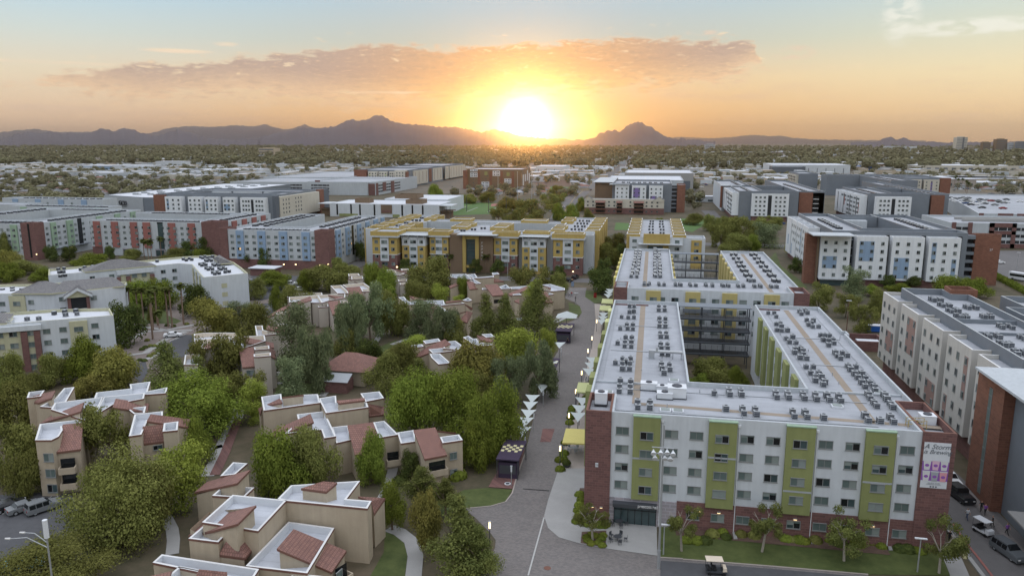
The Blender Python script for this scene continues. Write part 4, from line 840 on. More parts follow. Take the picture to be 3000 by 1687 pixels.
for k in range(20):
    x = -395+(k % 2)*14+rnd.uniform(-3,3)+ (k//2)*2.2; y = 515+(k//2)*15; b = MB(); b.box(x,y,12.6,x+4,y+2,13.9,'ac_grey'); b.box(x+4,y+.4,12.6,x+6.5,y+1.6,13.4,'metal')
    b.build('rooftop_unit', label='grey rooftop unit on the long white arena roof', cat='rooftop unit', group='rooftop units on the arena roof')
def garage(loc, label, pl, zt, levels, faces, brickspans):
    g = simple(loc, label, 'car park', name='parking_garage'); addblock(g, pl, zt, par=1.0, wall='pale_stucco', roof='roof_membrane', cap='white_paint', nm='wall', rn='top_deck')
    for face, a0, a1, C in faces:
        for z in levels:
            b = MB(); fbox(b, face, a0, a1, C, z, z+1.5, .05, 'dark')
            n = max(1, int((a1-a0)/4))
            for i in range(n): fbox(b, face, a0+(i+.5)*(a1-a0)/n-.12, a0+(i+.5)*(a1-a0)/n+.12, C, z, z+1.5, .1, 'white_paint')
            b.build('opening', g)
    for face, a0, a1, C, z0, z1 in brickspans:
        b = MB(); fbox(b, face, a0, a1, C, z0, z1, .35, 'brick'); b.build('brick_pier', g)
    return g
garage((-360,740,0), 'long pale car park with red brick piers behind the arena', [(-421,700),(-313,714),(-280,714),(-272,800),(-421,800)], 13, (3.2,6.4,9.4),
 [('S',-366,-345,703.5),('S',-335,-316,703.5)], [])
g2 = garage((-300,760,0), 'wide four-level car park with red brick panels in the left middle distance', [(-345,716),(-272,716),(-272,850),(-345,850)], 13.2, (2.6,5.6,8.6),
 [('S',-343,-337,716),('S',-330,-318,716),('S',-309,-296,716),('S',-292,-280,716),('E',722,735,-272),('E',745,760,-272),('E',770,790,-272)],
 [('S',-336.5,-331,716,0,14.5),('S',-330.6,-330,716,0,12),('S',-318,-309,716,0,12),('S',-296.5,-292,716,4,12),('S',-280,-273,716,0,11.6),('E',716,722,-272,0,12),('E',735,745,-272,3,12),('E',760,770,-272,0,12)])
garage((-420,880,0), 'far pale car park with an empty top deck, behind the brick-panelled one', [(-450,820),(-305,850),(-302,1010),(-450,1010)], 12, (3,6.4,9), [('S',-430,-320,826)], [])
fh = whitehall((-320,950,0), 'far stepped residence hall with lime and cream bays near the glowing town', [[(-348,852),(-283,852),(-283,930),(-348,930)],[(-348,940),(-286,940),(-286,1010),(-348,1010)],[(-352,1020),(-290,1020),(-290,1140),(-352,1140)]],
 [(-331,-320,((0,0,0,4),)),(-318,-308,((2,2,0,4),)),(-305,-297)], [], rust=[([(-348,846),(-333,846),(-333,851),(-348,851)],20.4)], hn='the far stepped hall', zt=20.3, zb=18.6, sY=847.6, accent='canopy_lime', baym='cream_stucco', ww=1.5, hh=1.4)
for y0, y1 in ((842,850),(868,926),(944,956),(962,1006),(1024,1040),(1046,1136)):
    b = MB(); b.box(-283.2 if y0 < 930 else -287,y0,2,-281.8 if y0 < 930 else -285.6,y1,18.6,'cream_stucco' if (y1-y0) > 15 else 'rust_brick')
    for k in range(int((y1-y0)/5)):
        if k % 3 == 1: b.box(-281.9 if y0 < 930 else -285.7,y0+1+k*5,4,-281.7 if y0 < 930 else -285.5,y0+1.9+k*5,17,'rust_brick')
    b.build('side_bay', fh)
b = MB(); b.box(-297,843,1,-284,852,20,'cream_stucco'); b.build('corner_bay', fh)
for x in (-294,-290.5,-287): 
    for fz in (17,14,11,8): win(fh, 'S', x, 843, fz, 1.4, 1.4, v=2)
rc = simple((-190,530,0), 'long low white recreation centre with narrow dark slots and green panels, behind the mustard hall', 'recreation centre', name='recreation_centre')
addblock(rc, [(-227,505),(-146,505),(-146,541),(-227,541)], 9.4, par=.4, wall='white_stucco', roof='white_roof', cap='white_paint')
addblock(rc, [(-199,541.2),(-150,541.2),(-150,590),(-199,590)], 10.4, par=.4, wall='white_stucco', roof='white_roof', cap='white_paint', nm='rear_wall', rn='rear_roof')
for x in (-222,-211.5,-204.8,-194,-173.5,-166,-158.5):
    b = MB(); b.box(x,504.8,1.2,x+1.1,504.99,8.9,'glass_dark'); b.build('slot_window', rc)
b = MB(); b.box(-188.6,504.7,2.6,-180.4,504.98,8.9,'taupe_panel'); b.box(-188,504.6,3.6,-181,504.69,5.2,'brick'); b.build('entrance_recess', rc)
for x0, x1 in ((-220,-206),(-180,-175)):
    b = MB(); b.box(x0,504.7,.3,x1,504.96,2.2,'lime_panel'); b.build('green_panel', rc)
for x0,y0,x1,y1,z in ((-212,515,-201,524,12.2),(-194,550,-176,566,13),(-173,513,-161,526,12)):
    b = MB(); r = MB(); block(b, r, [(x0,y0),(x1,y0),(x1,y1),(x0,y1)], z, z0=9, par=1.6, wall='taupe_panel', inner='taupe_panel'); b.build('plant_screen', rc); r.build('plant_deck', rc)
b = MB(); b.box(-145.9,506,4.6,-138,520,5.0,'taupe_panel'); b.box(-145.9,505,8.6,-137,522,8.9,'pale_stucco'); b.box(-145.9,508,0,-140,520,4.5,'taupe_panel')
for x in (-144,-141,-138.4): b.box(x,505.4,0,x+.2,505.6,8.6,'metal_dark')
b.build('terrace', rc)
b = MB(); b.box(-238,510,4.5,-227.2,520,5.,'taupe_panel'); b.box(-238,508,8.6,-227.2,525,8.9,'pale_stucco'); b.box(-236,511,0,-227.2,522,4.4,'taupe_panel'); b.build('west_terrace', rc)
bw = simple((-175,840,0), 'dark brown tower block chequered with white window panels, standing alone under the sun', 'building', name='chequered_hall')
addblock(bw, [(-209,838),(-146,838),(-146,900),(-209,900)], 22.4, par=1.2, wall='taupe_panel', roof='white_roof', cap='white_paint')
b = MB(); b.box(-213,836,0,-207.8,872,20.8,'rust_brick'); b.build('brick_end', bw)
sc_ = 1.0
for x0, x1, z0, z1 in ((-205,-196.5,13.2,18.4),(-205,-196.5,19.6,22.3),(-192,-183,2.6,8.2),(-179,-170.5,14.8,20.6),(-165.5,-157.5,6.4,12)):
    b = MB(); b.box(x0,837.6,z0,x1,837.95,z1,'white_stucco'); b.build('white_panel', bw)
    for fx in (.25,.6,.82):
        for fz in ((z0+1.5, z1-1.4) if z1-z0 > 4 else (z1-1.3,)): win(bw, 'S', x0+(x1-x0)*fx, 837.6, fz, 1.1, 1.2, v=2)
for x0 in (-203,-189,-176,-163):
    for z in (4,7,11,15,18.5):
        win(bw, 'S', x0+rnd.uniform(0,4), 837.9, z, 1.1, 1.2, v=2)
for x0, z0 in ((-188.5,15.5),(-163,14.8)):
    b = MB(); b.box(x0,837.7,z0,x0+3.4,837.95,z0+4,'lime_panel'); b.build('green_panel', bw)
for y0 in (846,860,875,888):
    b = MB(); b.box(-146,y0,4+(y0 % 3)*2,-145.6,y0+6,16+(y0 % 2)*4,'white_stucco'); b.build('white_panel', bw)
b = MB()
for x0 in (-196.5,-183,-170.3,-157.5): b.box(x0,837.8,0,x0+3.2,837.97,20,'rust_brick')
b.build('brown_stripe', bw)
lh = simple((-20,565,0), 'low cream and brick hall with small coral tiled roofs, in front of the mauve-panelled hall', 'building', name='low_hall')
b = MB(); b.box(-50,560,0,8,566,4.6,'brick'); b.box(-50,560,4.6,8,566,11,'cream_stucco'); b.build('wall', lh); b = MB()
for x0, x1 in ((-50,-44),(.5,8)):
    for s in (0,): b.face([(x0,559.6,9.4),(x1,559.6,9.4),(x1,559.6,10.6),((x0+x1)/2,559.6,12.8),(x0,559.6,10.6)], 'cream_stucco'); b.face([(x0-.5,559.4,10.4),((x0+x1)/2,559.4,13),((x0+x1)/2,566.4,13),(x0-.5,566.4,10.4)], 'grey_tile'); b.face([((x0+x1)/2,559.4,13),(x1+.5,559.4,10.4),(x1+.5,566.4,10.4),((x0+x1)/2,566.4,13)], 'grey_tile')
b.build('gable', lh)
b = MB(); b.face([(-50,560,11.01),(8,560,11.01),(8,566,11.01),(-50,566,11.01)], 'concrete'); b.build('roof', lh)
for x0 in (-42,-26.5,-14):
    w_ = 7.5 if x0 != -26.5 else 4.5; b = MB(); b.face([(x0,558,8.4),(x0+w_,558,8.4),(x0+w_,560,9.8),(x0,560,9.8)], 'roof_tile', [(0,0),(w_,0),(w_,2.4),(0,2.4)]); b.face([(x0,558,8.35),(x0,560,9.75),(x0+w_,560,9.75),(x0+w_,558,8.35)], 'brown_trim'); b.build('tiled_roof', lh)
    b = MB()
    for z in (1,4,6.6): b.box(x0+.4,559.7,z,x0+w_-.4,559.97,z+1.6,'glass_dark'); b.box(x0,558.4,z-.5,x0+w_,559.96,z-.02,'brown_trim')
    b.build('balcony', lh)
for k in range(14):
    x = -47.5+k*3.9
    if not any(a-.5 < x < a+8 for a in (-42,-26.5,-14)):
        for z in (2.2,6.2,8.9): win(lh, 'S', x, 560, z, 1.3, 1.1, v=2)
for x0, y0, x1, y1, z, lb, m_ in ((-42,690,26,780,19,'wide flat-roofed building with brick panels behind the mauve-panelled hall','pale_stucco'),(-30,800,40,900,21,'far pale flat-roofed car park behind the mauve-panelled hall','concrete'),
   (-200,1290,-150,1370,12,'large plain white warehouse to the right of the chequered block','white_stucco'),(-148,1255,-115,1290,7,'low white shed beside the plain white warehouse','white_stucco'),
   (198,1365,325,1470,14.5,'large pale grey box building with four dark fins beyond the right-hand halls','white_stucco'),(194,1330,247,1364,12.5,'dark brick block in front of the pale grey box building','charcoal'),
   (470,1500,640,1600,11,'long low orange-lit commercial building beyond the upper car park','cream_stucco')):
    s_ = simple(((x0+x1)/2,(y0+y1)/2,0), lb, 'building', name='commercial_building'); addblock(s_, [(x0,y0),(x1,y0),(x1,y1),(x0,y1)], z, par=.6, wall=m_, roof='white_roof', cap='white_paint')
    b = MB(); n = int((x1-x0)/14)
    for i in range(n): b.box(x0+4+i*14,y0-.2,1,x0+4+i*14+(7 if m_ != 'white_stucco' else 1.),y0-.02,z*.62,'brick' if m_ == 'pale_stucco' else 'charcoal')
    b.build('wall_panel', s_)
# upper and near car parks on the right
garage((205,430,0), 'large pale car park with brick-framed openings at the right edge', [(148,412),(300,412),(300,455),(148,455)], 12.4, (2.4,5.4,8.8),
 [('S',150.5,156,412),('S',168,176,412),('S',178,200,412),('S',202,226,412)], [('S',148.5,150.4,412,5,12.6),('S',156,158,412,4,12.6),('S',165.8,168,412,0,12.6),('S',176,178,412,0,12.6),('S',200,202,412,0,12.6),('S',165.8,178,412,10.4,12.6),('S',165.8,178,412,6.9,8.6),('S',165.8,230,412,.1,2.2)])
gp2 = garage((250,560,0), 'upper car park with an open deck full of parked cars at the right edge', [(186,478),(330,478),(330,660),(230,660)], 11.6, (2,5,8), [('S',187,195,478),('S',214,260,478)],
 [('S',186,188.5,478,0,11.8),('S',196,204,478,3,11.8),('S',206,212,478,0,11.8)])
b = MB(); b.box(160,430,11.5,300,432,12.9,'concrete'); b.box(160,440,11.5,300,442,12.7,'concrete'); b.build('ramp_wall', label='long concrete ramp wall across the top deck of the large pale car park', cat='ramp wall')
# ------------------------------------------------------------ beige apartment court on the left
def beige(loc, label, pl, zt=11.5, lab=''):
    h = empty('apartment_building', loc, label, 'apartment building'); W = MB(); RF = MB(); block(W, RF, pl, zt, par=.7, wall='white_stucco', roof='white_roof', cap='olive_stucco', inner='olive_stucco')
    W.build('wall', h); RF.build('roof', h); return h
def hippoly(h, e, r0, r1, m='grey_tile'):
    b = MB(); fs = [(e[0],e[1],r1,r0),(e[1],e[2],r1),(e[2],e[3],r0,r1),(e[3],e[0],r0)]
    for f in fs:
        a, c = Vector(f[0]), Vector(f[1]); d = (c-a).normalized(); n_ = (c-a).cross(Vector(f[2])-a).normalized(); u = n_.cross(d)
        b.face(f, m, [((Vector(p)-a).dot(d), (Vector(p)-a).dot(u)) for p in f])
    for k in range(4): a, c = e[k], e[(k+1) % 4]; b.face([(a[0],a[1],a[2]-.35),(c[0],c[1],c[2]-.35),c,a], 'olive_stucco')
    b.build('hip_roof', h)
def wallrow(h, a, c, items, Y_=None):
    """windows and coloured strips along the wall a->c; items: (t, kind)"""
    a = Vector(a); c = Vector(c); d = (c-a); ln = d.length; d.normalize(); ang_ = atan2(d.y, d.x); n = Vector((d.y, -d.x))
    def pt(t, z, o=0.): q = a+d*t+n*o; return (q.x, q.y, z)
    for it in items:
        t, kind = it[:2]
        if kind == 'w':
            for fz in it[2]: inst('window', winmesh(it[3] if len(it) > 3 else 1.5, 1.15, rnd.choice((0,1,2,4,0,1))), pt(t, fz, .02), ang_, parent=h)
        else:
            t1, z0, z1, m, o = it[2:]; b = MB(); M = Matrix.Translation(Vector((*a, 0))) @ Matrix.Rotation(ang_, 4, 'Z')
            b.box(t, -o, z0, t1, 0, z1, m, M); b.build(kind, h)
FB = (9.2,6.6,4.0)
ba = beige((-150,150,0), 'beige and white four-storey apartment building with brick base, nearest on the left edge', [(-125.7,154.3),(-175,121),(-182,132),(-154,151.5),(-144.5,157.5),(-132.2,161.2)])
wallrow(ba, (-175,121), (-125.7,154.3), [(0,'brick_base',59.4,0,2.0,'brick',.12),(50.2,'olive_bay',53.9,2.0,10.9,'olive_stucco',.5),(20,'olive_bay',40.4,2.0,10.0,'olive_stucco',.2),(33,'white_beam',44.6,9.7,10.9,'white_stucco',.9),
  (40.4,'brick_pier',41.7,0,9.4,'brick',.8),(41.7,'olive_bay',43.0,0,9.6,'olive_stucco',.4),(43.0,'brick_pier',44.2,0,9.4,'brick',.8),(30.4,'brick_pier',31.7,0,9.4,'brick',.8),(33,'brick_pier',34.2,0,9.4,'brick',.8)])
wallrow(ba, (-175,121), (-125.7,154.3), [(45.5,'w',(9.,6.3,3.5,.95)),(48.8,'w',(9.1,6.4,3.6)),(55.4,'w',(9.4,6.7,4.))])
for o_, ts, ww in ((.52,(52.05,),1.9),(.42,(42.35,),1.2),(.22,(38.9,36.2,28.,24.5),1.6)):
    wallrow(ba, (-175+.56*o_,121-.83*o_), (-125.7+.56*o_,154.3-.83*o_), [(t_,'w',(9.0,6.3,3.5,.95),ww) for t_ in ts])
hippoly(ba, [(-176,120.3,11.7),(-143.6,142.2,11.7),(-149.5,150.5,11.7),(-181,130,11.7)], (-172,126,14.2), (-149,142.6,14.2))
addblock(ba, [(-148.9,139.9),(-143.4,143.3),(-145,145.8),(-150.3,142.4)], 11.9, z0=9.4, par=.5, wall='white_stucco', cap='olive_stucco', nm='pier_cap', rn='pier_roof')
bb = beige((-165,180,0), 'beige gabled apartment building with a tall glazed entrance between brick columns', [(-158.5,172.8),(-150.5,179.5),(-147,186),(-150,191),(-160,194),(-172,184),(-181.5,181.8),(-200,173),(-196,164),(-182,167.4)], zt=12.)
hippoly(bb, [(-169,170,12.1),(-158.2,172.3,12.1),(-160.5,181.5,12.1),(-170.5,179,12.1)], (-165,175.4,14.6), (-163.6,176.4,14.6))
hippoly(bb, [(-158.4,172.3,12.1),(-146.3,185.6,12.1),(-151.5,190.6,12.1),(-163.5,178.5,12.1)], (-159.5,178,14.4), (-151,186.6,14.4))
wallrow(bb, (-182,167.4), (-158.5,172.8), [(12.4,'olive_bay',16.6,3,11.4,'olive_stucco',.4),(10.4,'w',(9.2,6.5)),(18.,'w',(9.6,6.9))]); wallrow(bb, (-181.9,167.0), (-158.4,172.4), [(14.4,'w',(9.3,6.6),1.9)])
wallrow(bb, (-158.5,172.8), (-150.5,179.5), [(3.1,'brick_column',3.9,0,10.6,'brick',1.4),(7.6,'brick_column',8.4,0,10.6,'brick',1.4),(3.9,'entrance_glazing',7.6,.4,10.4,'glass_dark',.9),(3.9,'floor_band',7.6,6.6,7.3,'white_stucco',1.2),(1.9,'w',(10.2,7.3)),(9.4,'w',(9.8,))])
b = MB(); M = Matrix.Translation((-156.7,174.3,2.2)) @ Matrix.Rotation(atan2(6.7,8), 4, 'Z')
for q in ([(0.2,-1.8,8.4),(6.6,-1.8,8.4),(6.6,-1.8,9.),(3.4,-1.8,10.9),(.2,-1.8,9.)],): b.face([tuple(M @ Vector(p)) for p in q], 'olive_stucco')
for s in ((0,9.,3.4,11.1),(3.4,11.1,6.8,9.)):
    b.face([tuple(M @ Vector(p)) for p in ((s[0],-2.4,s[1]),(s[2],-2.4,s[3]),(s[2],3,s[3]),(s[0],3,s[1]))], 'grey_tile'); b.face([tuple(M @ Vector(p)) for p in ((s[0],-2.42,s[1]-.8),(s[2],-2.42,s[3]-.8),(s[2],-2.42,s[3]),(s[0],-2.42,s[1]))], 'white_stucco')
b.build('gable', bb)
bc = beige((-160,228,0), 'long L-shaped white and beige apartment building around the palm court', [(-134.5,204.9),(-125,214.4),(-133,224.3),(-141,233.5),(-157.5,248.2),(-166.2,242.7),(-176,230),(-192.8,209.5),(-184,199.5),(-177,206.5),(-163,222.5),(-158.6,228),(-152.9,227)])
wallrow(bc, (-134.5,204.9), (-125,214.4), [(5.2,'stair_window',6.9,7.6,9,'olive_stucco',.05),(5.2,'stair_window',6.9,4.8,6.2,'olive_stucco',.05),(5.2,'stair_window',6.9,2,3.4,'olive_stucco',.05),(0,'brick_base',13.4,0,1.4,'brick',.1)])
wallrow(bc, (-152.9,227), (-134.5,204.9), [(2+4.2*k,'w',FB,1.2) for k in range(6)]+[(3.6,'olive_bay',5.2,1,10.9,'olive_stucco',.35),(12,'olive_bay',13.6,1,10.9,'olive_stucco',.35),(20.6,'olive_bay',22.2,1,10.9,'olive_stucco',.35)])
wallrow(bc, (-177,206.5), (-163,222.5), [(7.6,'w',(9.4,6.6,4.)),(2,'w',(9.4,6.6)),(9,'brick_pier',10.1,0,8.9,'brick',.7),(11.7,'brick_pier',13,0,8.9,'brick',.7),(10.1,'olive_bay',11.7,0,10.6,'olive_stucco',.3),(13,'olive_bay',19,0,9.4,'olive_stucco',.2),(19,'brick_pier',20.3,0,8.9,'brick',.7),(9,'white_beam',20.4,9.6,11,'white_stucco',.8)])
wallrow(bc, (-176.7,206.2), (-162.7,222.2), [(14.3,'w',(8.9,6.,3.3)),(17.2,'w',(8.9,6.,3.3))])
wallrow(bc, (-163,222.5), (-158.6,228), [(2,'w',FB),(5.6,'w',FB)])
hippoly(bc, [(-176.8,206.4,11.6),(-162.8,222.3,11.6),(-168,226.8,11.6),(-182,211,11.6)], (-173.5,214.5,14.4), (-171.2,217.2,14.4))
q_ = [G('b',*p,11.6) for p in ((1560,985),(1815,965),(1560,815),(1440,880))]; hippoly(bc, q_, G('b',1520,850,13.8), G('b',1540,860,13.8))
for k, pts in (('b',[(1215,880),(1250,895),(1290,870),(1335,890),(1375,885),(1440,870),(1305,935),(1330,950),(1385,925),(1410,945),(1200,1010),(1235,1035),(1275,1000),(1310,1025),(1445,1015),(1475,1035),(1530,1010),(1555,1035),(1315,1085),(1355,1110),(1395,1080),(1435,1105),(1560,1090),(1595,1110),(1640,1080),(1680,1105),(1440,1170),(1480,1195),(1525,1160),(1560,1185),(1675,1160),(1750,1150),(885,915),(940,935),(1005,905),(1045,925),(390,955)]),
               ('c',[(1025,270),(1225,240),(1240,300),(1435,225),(1455,280),(515,380),(735,370)]),
               ('p',[(955,290),(1045,280),(970,340),(1040,335),(990,405),(1065,395),(1320,295),(1385,262),(1440,288),(1515,250),(1860,245),(45,635),(205,610),(210,650),(360,630)])):
    acs(k, pts, 10.85, 'a beige apartment roof')
# ------------------------------------------------------------ tan apartments with stepped parapets and clay tile roofs
def apt(key, label, vols, tiles, wins=(), H0=7., balc=(), lt=False):
    pts = [G(key, *p, H0) for v in vols for p in v[0]]; cx = sum(p[0] for p in pts)/len(pts); cy = sum(p[1] for p in pts)/len(pts)
    h = empty('apartment_building', (cx, cy, 0), label, 'apartment building'); W = MB(); RF = MB(); wall = 'beige_stucco' if not lt else 'pale_tan'
    inner = 'white_paint' if not lt else 'beige_parapet'
    for v in vols:
        z = v[1]; z0 = v[2] if len(v) > 2 else 0; block(W, RF, [G(key, *p, z)[:2] for p in v[0]], z, z0=z0, par=.95, th=.22, wall=wall, roof='apt_roof', cap='cap_white', inner=inner, trim='brown_trim')
    W.build('wall', h); RF.build('roof', h)
    for tl in tiles:
        q = [Vector(G(key, x, y, z)) for x, y, z in tl[0]]
        if ((q[1]-q[0]).cross(q[2]-q[0])).z < 0: q.reverse()
        zb = tl[1] if len(tl) > 1 else 0
        b = MB(); n = len(q); lo = min(range(n), key=lambda i: q[i].z+q[(i+1) % n].z); e = (q[(lo+1) % n]-q[lo]); e.normalize(); nn = (q[1]-q[0]).cross(q[2]-q[0]).normalized(); f = nn.cross(e)
        b.face([tuple(p) for p in q], 'roof_tile', [((p-q[lo]).dot(e), (p-q[lo]).dot(f)) for p in q])
        for i in range(n):
            a, c = q[i], q[(i+1) % n]; dn = Vector((0,0,-.3)); b.face([tuple(a+dn), tuple(c+dn), tuple(c), tuple(a)], 'brown_trim')
        b.face([(p.x, p.y, p.z-.3) for p in reversed(q)], 'brown_trim'); b.build('tiled_roof', h)
        if zb is not None:
            b = MB(); cen = sum((Vector((p.x, p.y)) for p in q), Vector((0,0)))/n; s = [(cen+(Vector((p.x,p.y))-cen)*.93) for p in q]
            for i in range(n):
                j = (i+1) % n; b.face([(s[i].x,s[i].y,zb),(s[j].x,s[j].y,zb),(s[j].x,s[j].y,q[j].z-.32),(s[i].x,s[i].y,q[i].z-.32)], wall)
            b.build('gable_wall', h)
    for wv in wins:     # wall line from pixel a to pixel c at its top z; windows at (t metres, z, width, height)
        (ax, ay), (cx_, cy_), z, lst = wv; a = Vector(G(key, ax, ay, z)[:2]); c = Vector(G(key, cx_, cy_, z)[:2]); d = (c-a).normalized(); n_ = Vector((d.y, -d.x))
        for f, wz, ww, hh_ in lst:
            p = a+(c-a)*f+n_*.12; inst('window', winmesh(ww, hh_, rnd.choice((0,1,2,3))), (p.x, p.y, wz), atan2(d.y, d.x), parent=h)
    for bl in balc:
        (ax, ay), (cx_, cy_), z, zs, o = bl; a = Vector(G(key, ax, ay, z)[:2]); c = Vector(G(key, cx_, cy_, z)[:2]); d = (c-a); ln = d.length; M = Matrix.Translation((a.x, a.y, 0)) @ Matrix.Rotation(atan2(d.y, d.x), 4, 'Z')
        for zz in zs:
            b = MB(); b.box(0,-o,zz,ln,-o+.12,zz+1.,wall,M); b.box(0,-o+.12,zz,ln,0,zz+.12,wall,M); b.box(0,-o+.12,zz+.12,.12,0,zz+1,wall,M); b.box(ln-.12,-o+.12,zz+.12,ln,0,zz+1,wall,M); b.box(.15,-.08,zz+.15,ln-.15,-.01,zz+2.1,'glass_dark',M); b.build('balcony', h)
    return h
apt('g', 'tan stepped apartment building with clay tile roofs at the bottom left, nearest of all', [
 ([(955,335),(1485,388),(1205,690),(655,604)], 7.6), ([(1535,240),(2215,197),(2080,376),(2330,395),(2290,467),(1488,390),(1405,372)], 7.6),
 ([(690,622),(950,655),(810,800),(520,765)], 6.6), ([(1510,602),(1960,663),(1693,1108),(1088,1038)], 4.9), ([(252,925),(1212,1070),(1130,1200),(165,1003)], 5.0), ([(430,1040),(1120,1180),(1000,1400),(180,1260)], 5.),
 ([(862,247),(1165,262),(1060,360),(755,340)], 6.6), ([(960,12),(1098,22),(978,128),(835,145)], 6.6),([(1560,1115),(1850,1142),(1750,1300),(1420,1260)],4.4)],
 [([(1190,437,9.2),(1005,620,9.2),(745,692,7.),(515,738,4.6),(725,548,4.6)],5.5),([(1560,672,6.6),(2085,888,3.2),(1940,1100,3.2),(1392,868,6.6)],),
  ([(958,680,7.4),(1218,800,4.9),(1078,962,4.9)],None),([(958,680,7.4),(1078,962,4.9),(812,928,4.9)],0),
  ([(1850,200,9.),(1992,212,9.),(1885,303,8.2),(1632,270,8.2)],6.5),([(2200,350,7.6),(2470,366,5.6),(2358,528,4.8),(2330,398,6.4)],0),
  ([(1130,85,8.6),(1000,218,8.6),(845,252,7.2),(575,308,4.6),(700,205,4.8)],0),([(620,1072,6.4),(900,1100,6.4),(880,1250,5.2),(560,1200,5.2)],4.4),([(130,1140,4.4),(350,1090,5.2),(330,1150,5.2),(120,1220,4.4)],0)],
 wins=[((2088,1005),(1955,1120),3.2,[(.5,2.2,1.2,1.2)]),((795,440),(825,520),6.,[(.5,4.2,.7,1.6)])], balc=[((1960,1080),(2090,1000),3.,(.9,),1.)])
apt('h', 'tan stepped three-storey apartment building with clay tile roofs and balconies, left of the brick path', [
 ([(475,385),(1085,310),(985,525),(870,530),(850,600),(430,465)], 9.4), ([(1085,308),(1605,262),(1590,330),(1210,400),(990,535)], 9.4),([(970,330),(1000,255),(1430,205),(1420,150),(1675,118),(1640,240),(1890,190),(1870,260),(1080,318)], 9.0),
 ([(595,200),(718,187),(610,375),(430,440),(290,430),(480,330)], 8.6),([(150,250),(342,228),(295,300),(125,320)], 8.6),([(290,650),(840,590),(790,640),(560,680),(570,725),(520,805),(430,850),(230,850)], 9.0),
 ([(1480,530),(1830,490),(1830,540),(1640,600),(1560,780),(1410,800)], 9.0),([(1850,640),(2025,618),(2015,725),(1835,742)], 9.),([(1390,455),(1620,428),(1600,510),(1470,520)],8.6)],
 [([(845,375,10.6),(800,490,10.6),(640,540,9.4),(290,640,7.),(430,545,7.2)],),([(575,655,9.2),(830,632,9.2),(800,965,6.8),(495,1005,6.8)],),([(1240,330,10.),(1370,350,9.6),(1660,395,7.6),(1640,500,7.6),(1200,440,9.6)],),
  ([(1680,525,10.2),(2175,590,7.4),(2150,690,7.),(1630,612,9.8)],),([(1580,680,9.4),(1835,655,9.4),(1845,868,7.),(1550,905,7.)],),([(480,228,9.8),(440,320,9.8),(270,385,8.),(180,370,7.4),(190,300,7.8)],)],
 wins=[((230,850),(430,850),9.,[(.74,6.3,1.5,1.3),(.74,3.8,1.5,1.3),(.74,1.4,1.5,1.3)]),((1560,905),(1845,868),7.,[(.72,6.2,1.3,.8),(.72,3.8,1.3,1.),(.72,1.5,1.3,1.)])], balc=[((520,1005),(730,985),6.8,(3.6,1.1),1.1)], H0=9)
apt('k', 'tan two-storey apartment building with white parapets and clay roofs right of the brick path', [
 ([(138,238),(358,205),(365,262),(615,215),(770,208),(800,302),(165,390)], 7.4),([(785,255),(975,225),(980,300),(1320,300),(1340,352),(865,418)], 7.4),([(1255,200),(1465,178),(1515,250),(1310,290)], 7.),
 ([(540,435),(845,400),(975,680),(848,700),(815,605),(400,650),(560,520)], 6.4),([(930,580),(1110,560),(1160,715),(985,755)], 5.6),([(1400,525),(1520,508),(1675,660),(1465,695)], 5.8),([(1670,640),(1850,612),(1885,735),(1710,760)],5.8),([(2150,690),(2360,662),(2402,722),(2180,755)],6.4)],
 [([(690,428,8.4),(728,520,8.4),(460,625,6.4),(270,680,4.6),(270,615,4.6)],),([(1105,560,7.4),(1395,522,7.4),(1450,700,5.8),(1250,885,4.4),(1190,890,4.4)],),([(1850,612,7.6),(2095,580,7.6),(2228,890,4.8),(1975,938,4.8)],),
  ([(345,255,7.8),(375,302,7.6),(150,345,6.),(125,440,4.6),(100,370,4.8)],),([(985,280,8.2),(1300,250,8.2),(1305,275,8.0),(1010,310,8.0)],6.5),([(370,240,8.2),(612,212,8.2),(615,222,8.),(372,250,8.)],6.5),([(1340,315,6.8),(1520,350,5.6),(1520,435,4.8),(1350,455,4.8)],),([(2110,615,7.),(2330,640,5.4),(2160,690,5.6)],0)],
 wins=[((2185,760),(2402,722),6.4,[(.5,4.1,1.2,1.2),(.5,1.3,1.2,1.2)]),((1715,760),(1885,735),5.8,[(.5,3.,1.2,1.4)])], balc=[((2010,925),(2215,885),4.8,(1.9,),1.),((1540,800),(1690,780),5.,(1.9,),.8)])
apt('l', 'tan three-storey apartment building with clay tile roofs behind the dark parking lane', [
 ([(440,385),(520,378),(600,370),(900,368),(1062,372),(1068,435),(440,468)], 8.8),([(435,475),(965,430),(985,505),(800,580),(600,600),(440,560)], 9.),([(965,430),(1460,408),(1475,485),(1130,600),(975,505)], 9.),([(1325,268),(1430,265),(1440,330),(1640,375),(1640,385),(1350,410)], 8.6),
 ([(310,690),(520,670),(490,830),(290,830)], 8.6),([(1305,680),(1550,655),(1550,700),(1380,715),(1310,715)], 9.1),([(1310,580),(1525,552),(1530,600),(1320,615)],9.),([(1625,250),(1770,238),(1780,290),(1650,300)],8.6)],
 [([(795,458,10.2),(790,545,10.2),(600,608,9.),(340,680,6.8),(480,590,7.)],),([(1130,420,10.4),(1590,515,7.4),(1600,590,7.),(1140,500,10.)],),([(1085,595,9.),(1305,578,9.),(1330,855,6.8),(1140,870,6.8)],),([(1490,258,10.),(1820,325,7.6),(1810,375,7.4),(1490,315,9.8)],),([(1530,560,8.),(1620,640,6.8),(1620,740,6.6),(1540,700,7.6)],0)],
 wins=[((1315,712),(1555,690),9.1,[(.5,6.6,1.1,1.2),(.5,3.9,1.1,1.2),(.5,1.2,1.1,1.2)]),((1140,870),(1330,855),6.8,[(.6,5.6,1.6,1.)])], H0=9, lt=True)
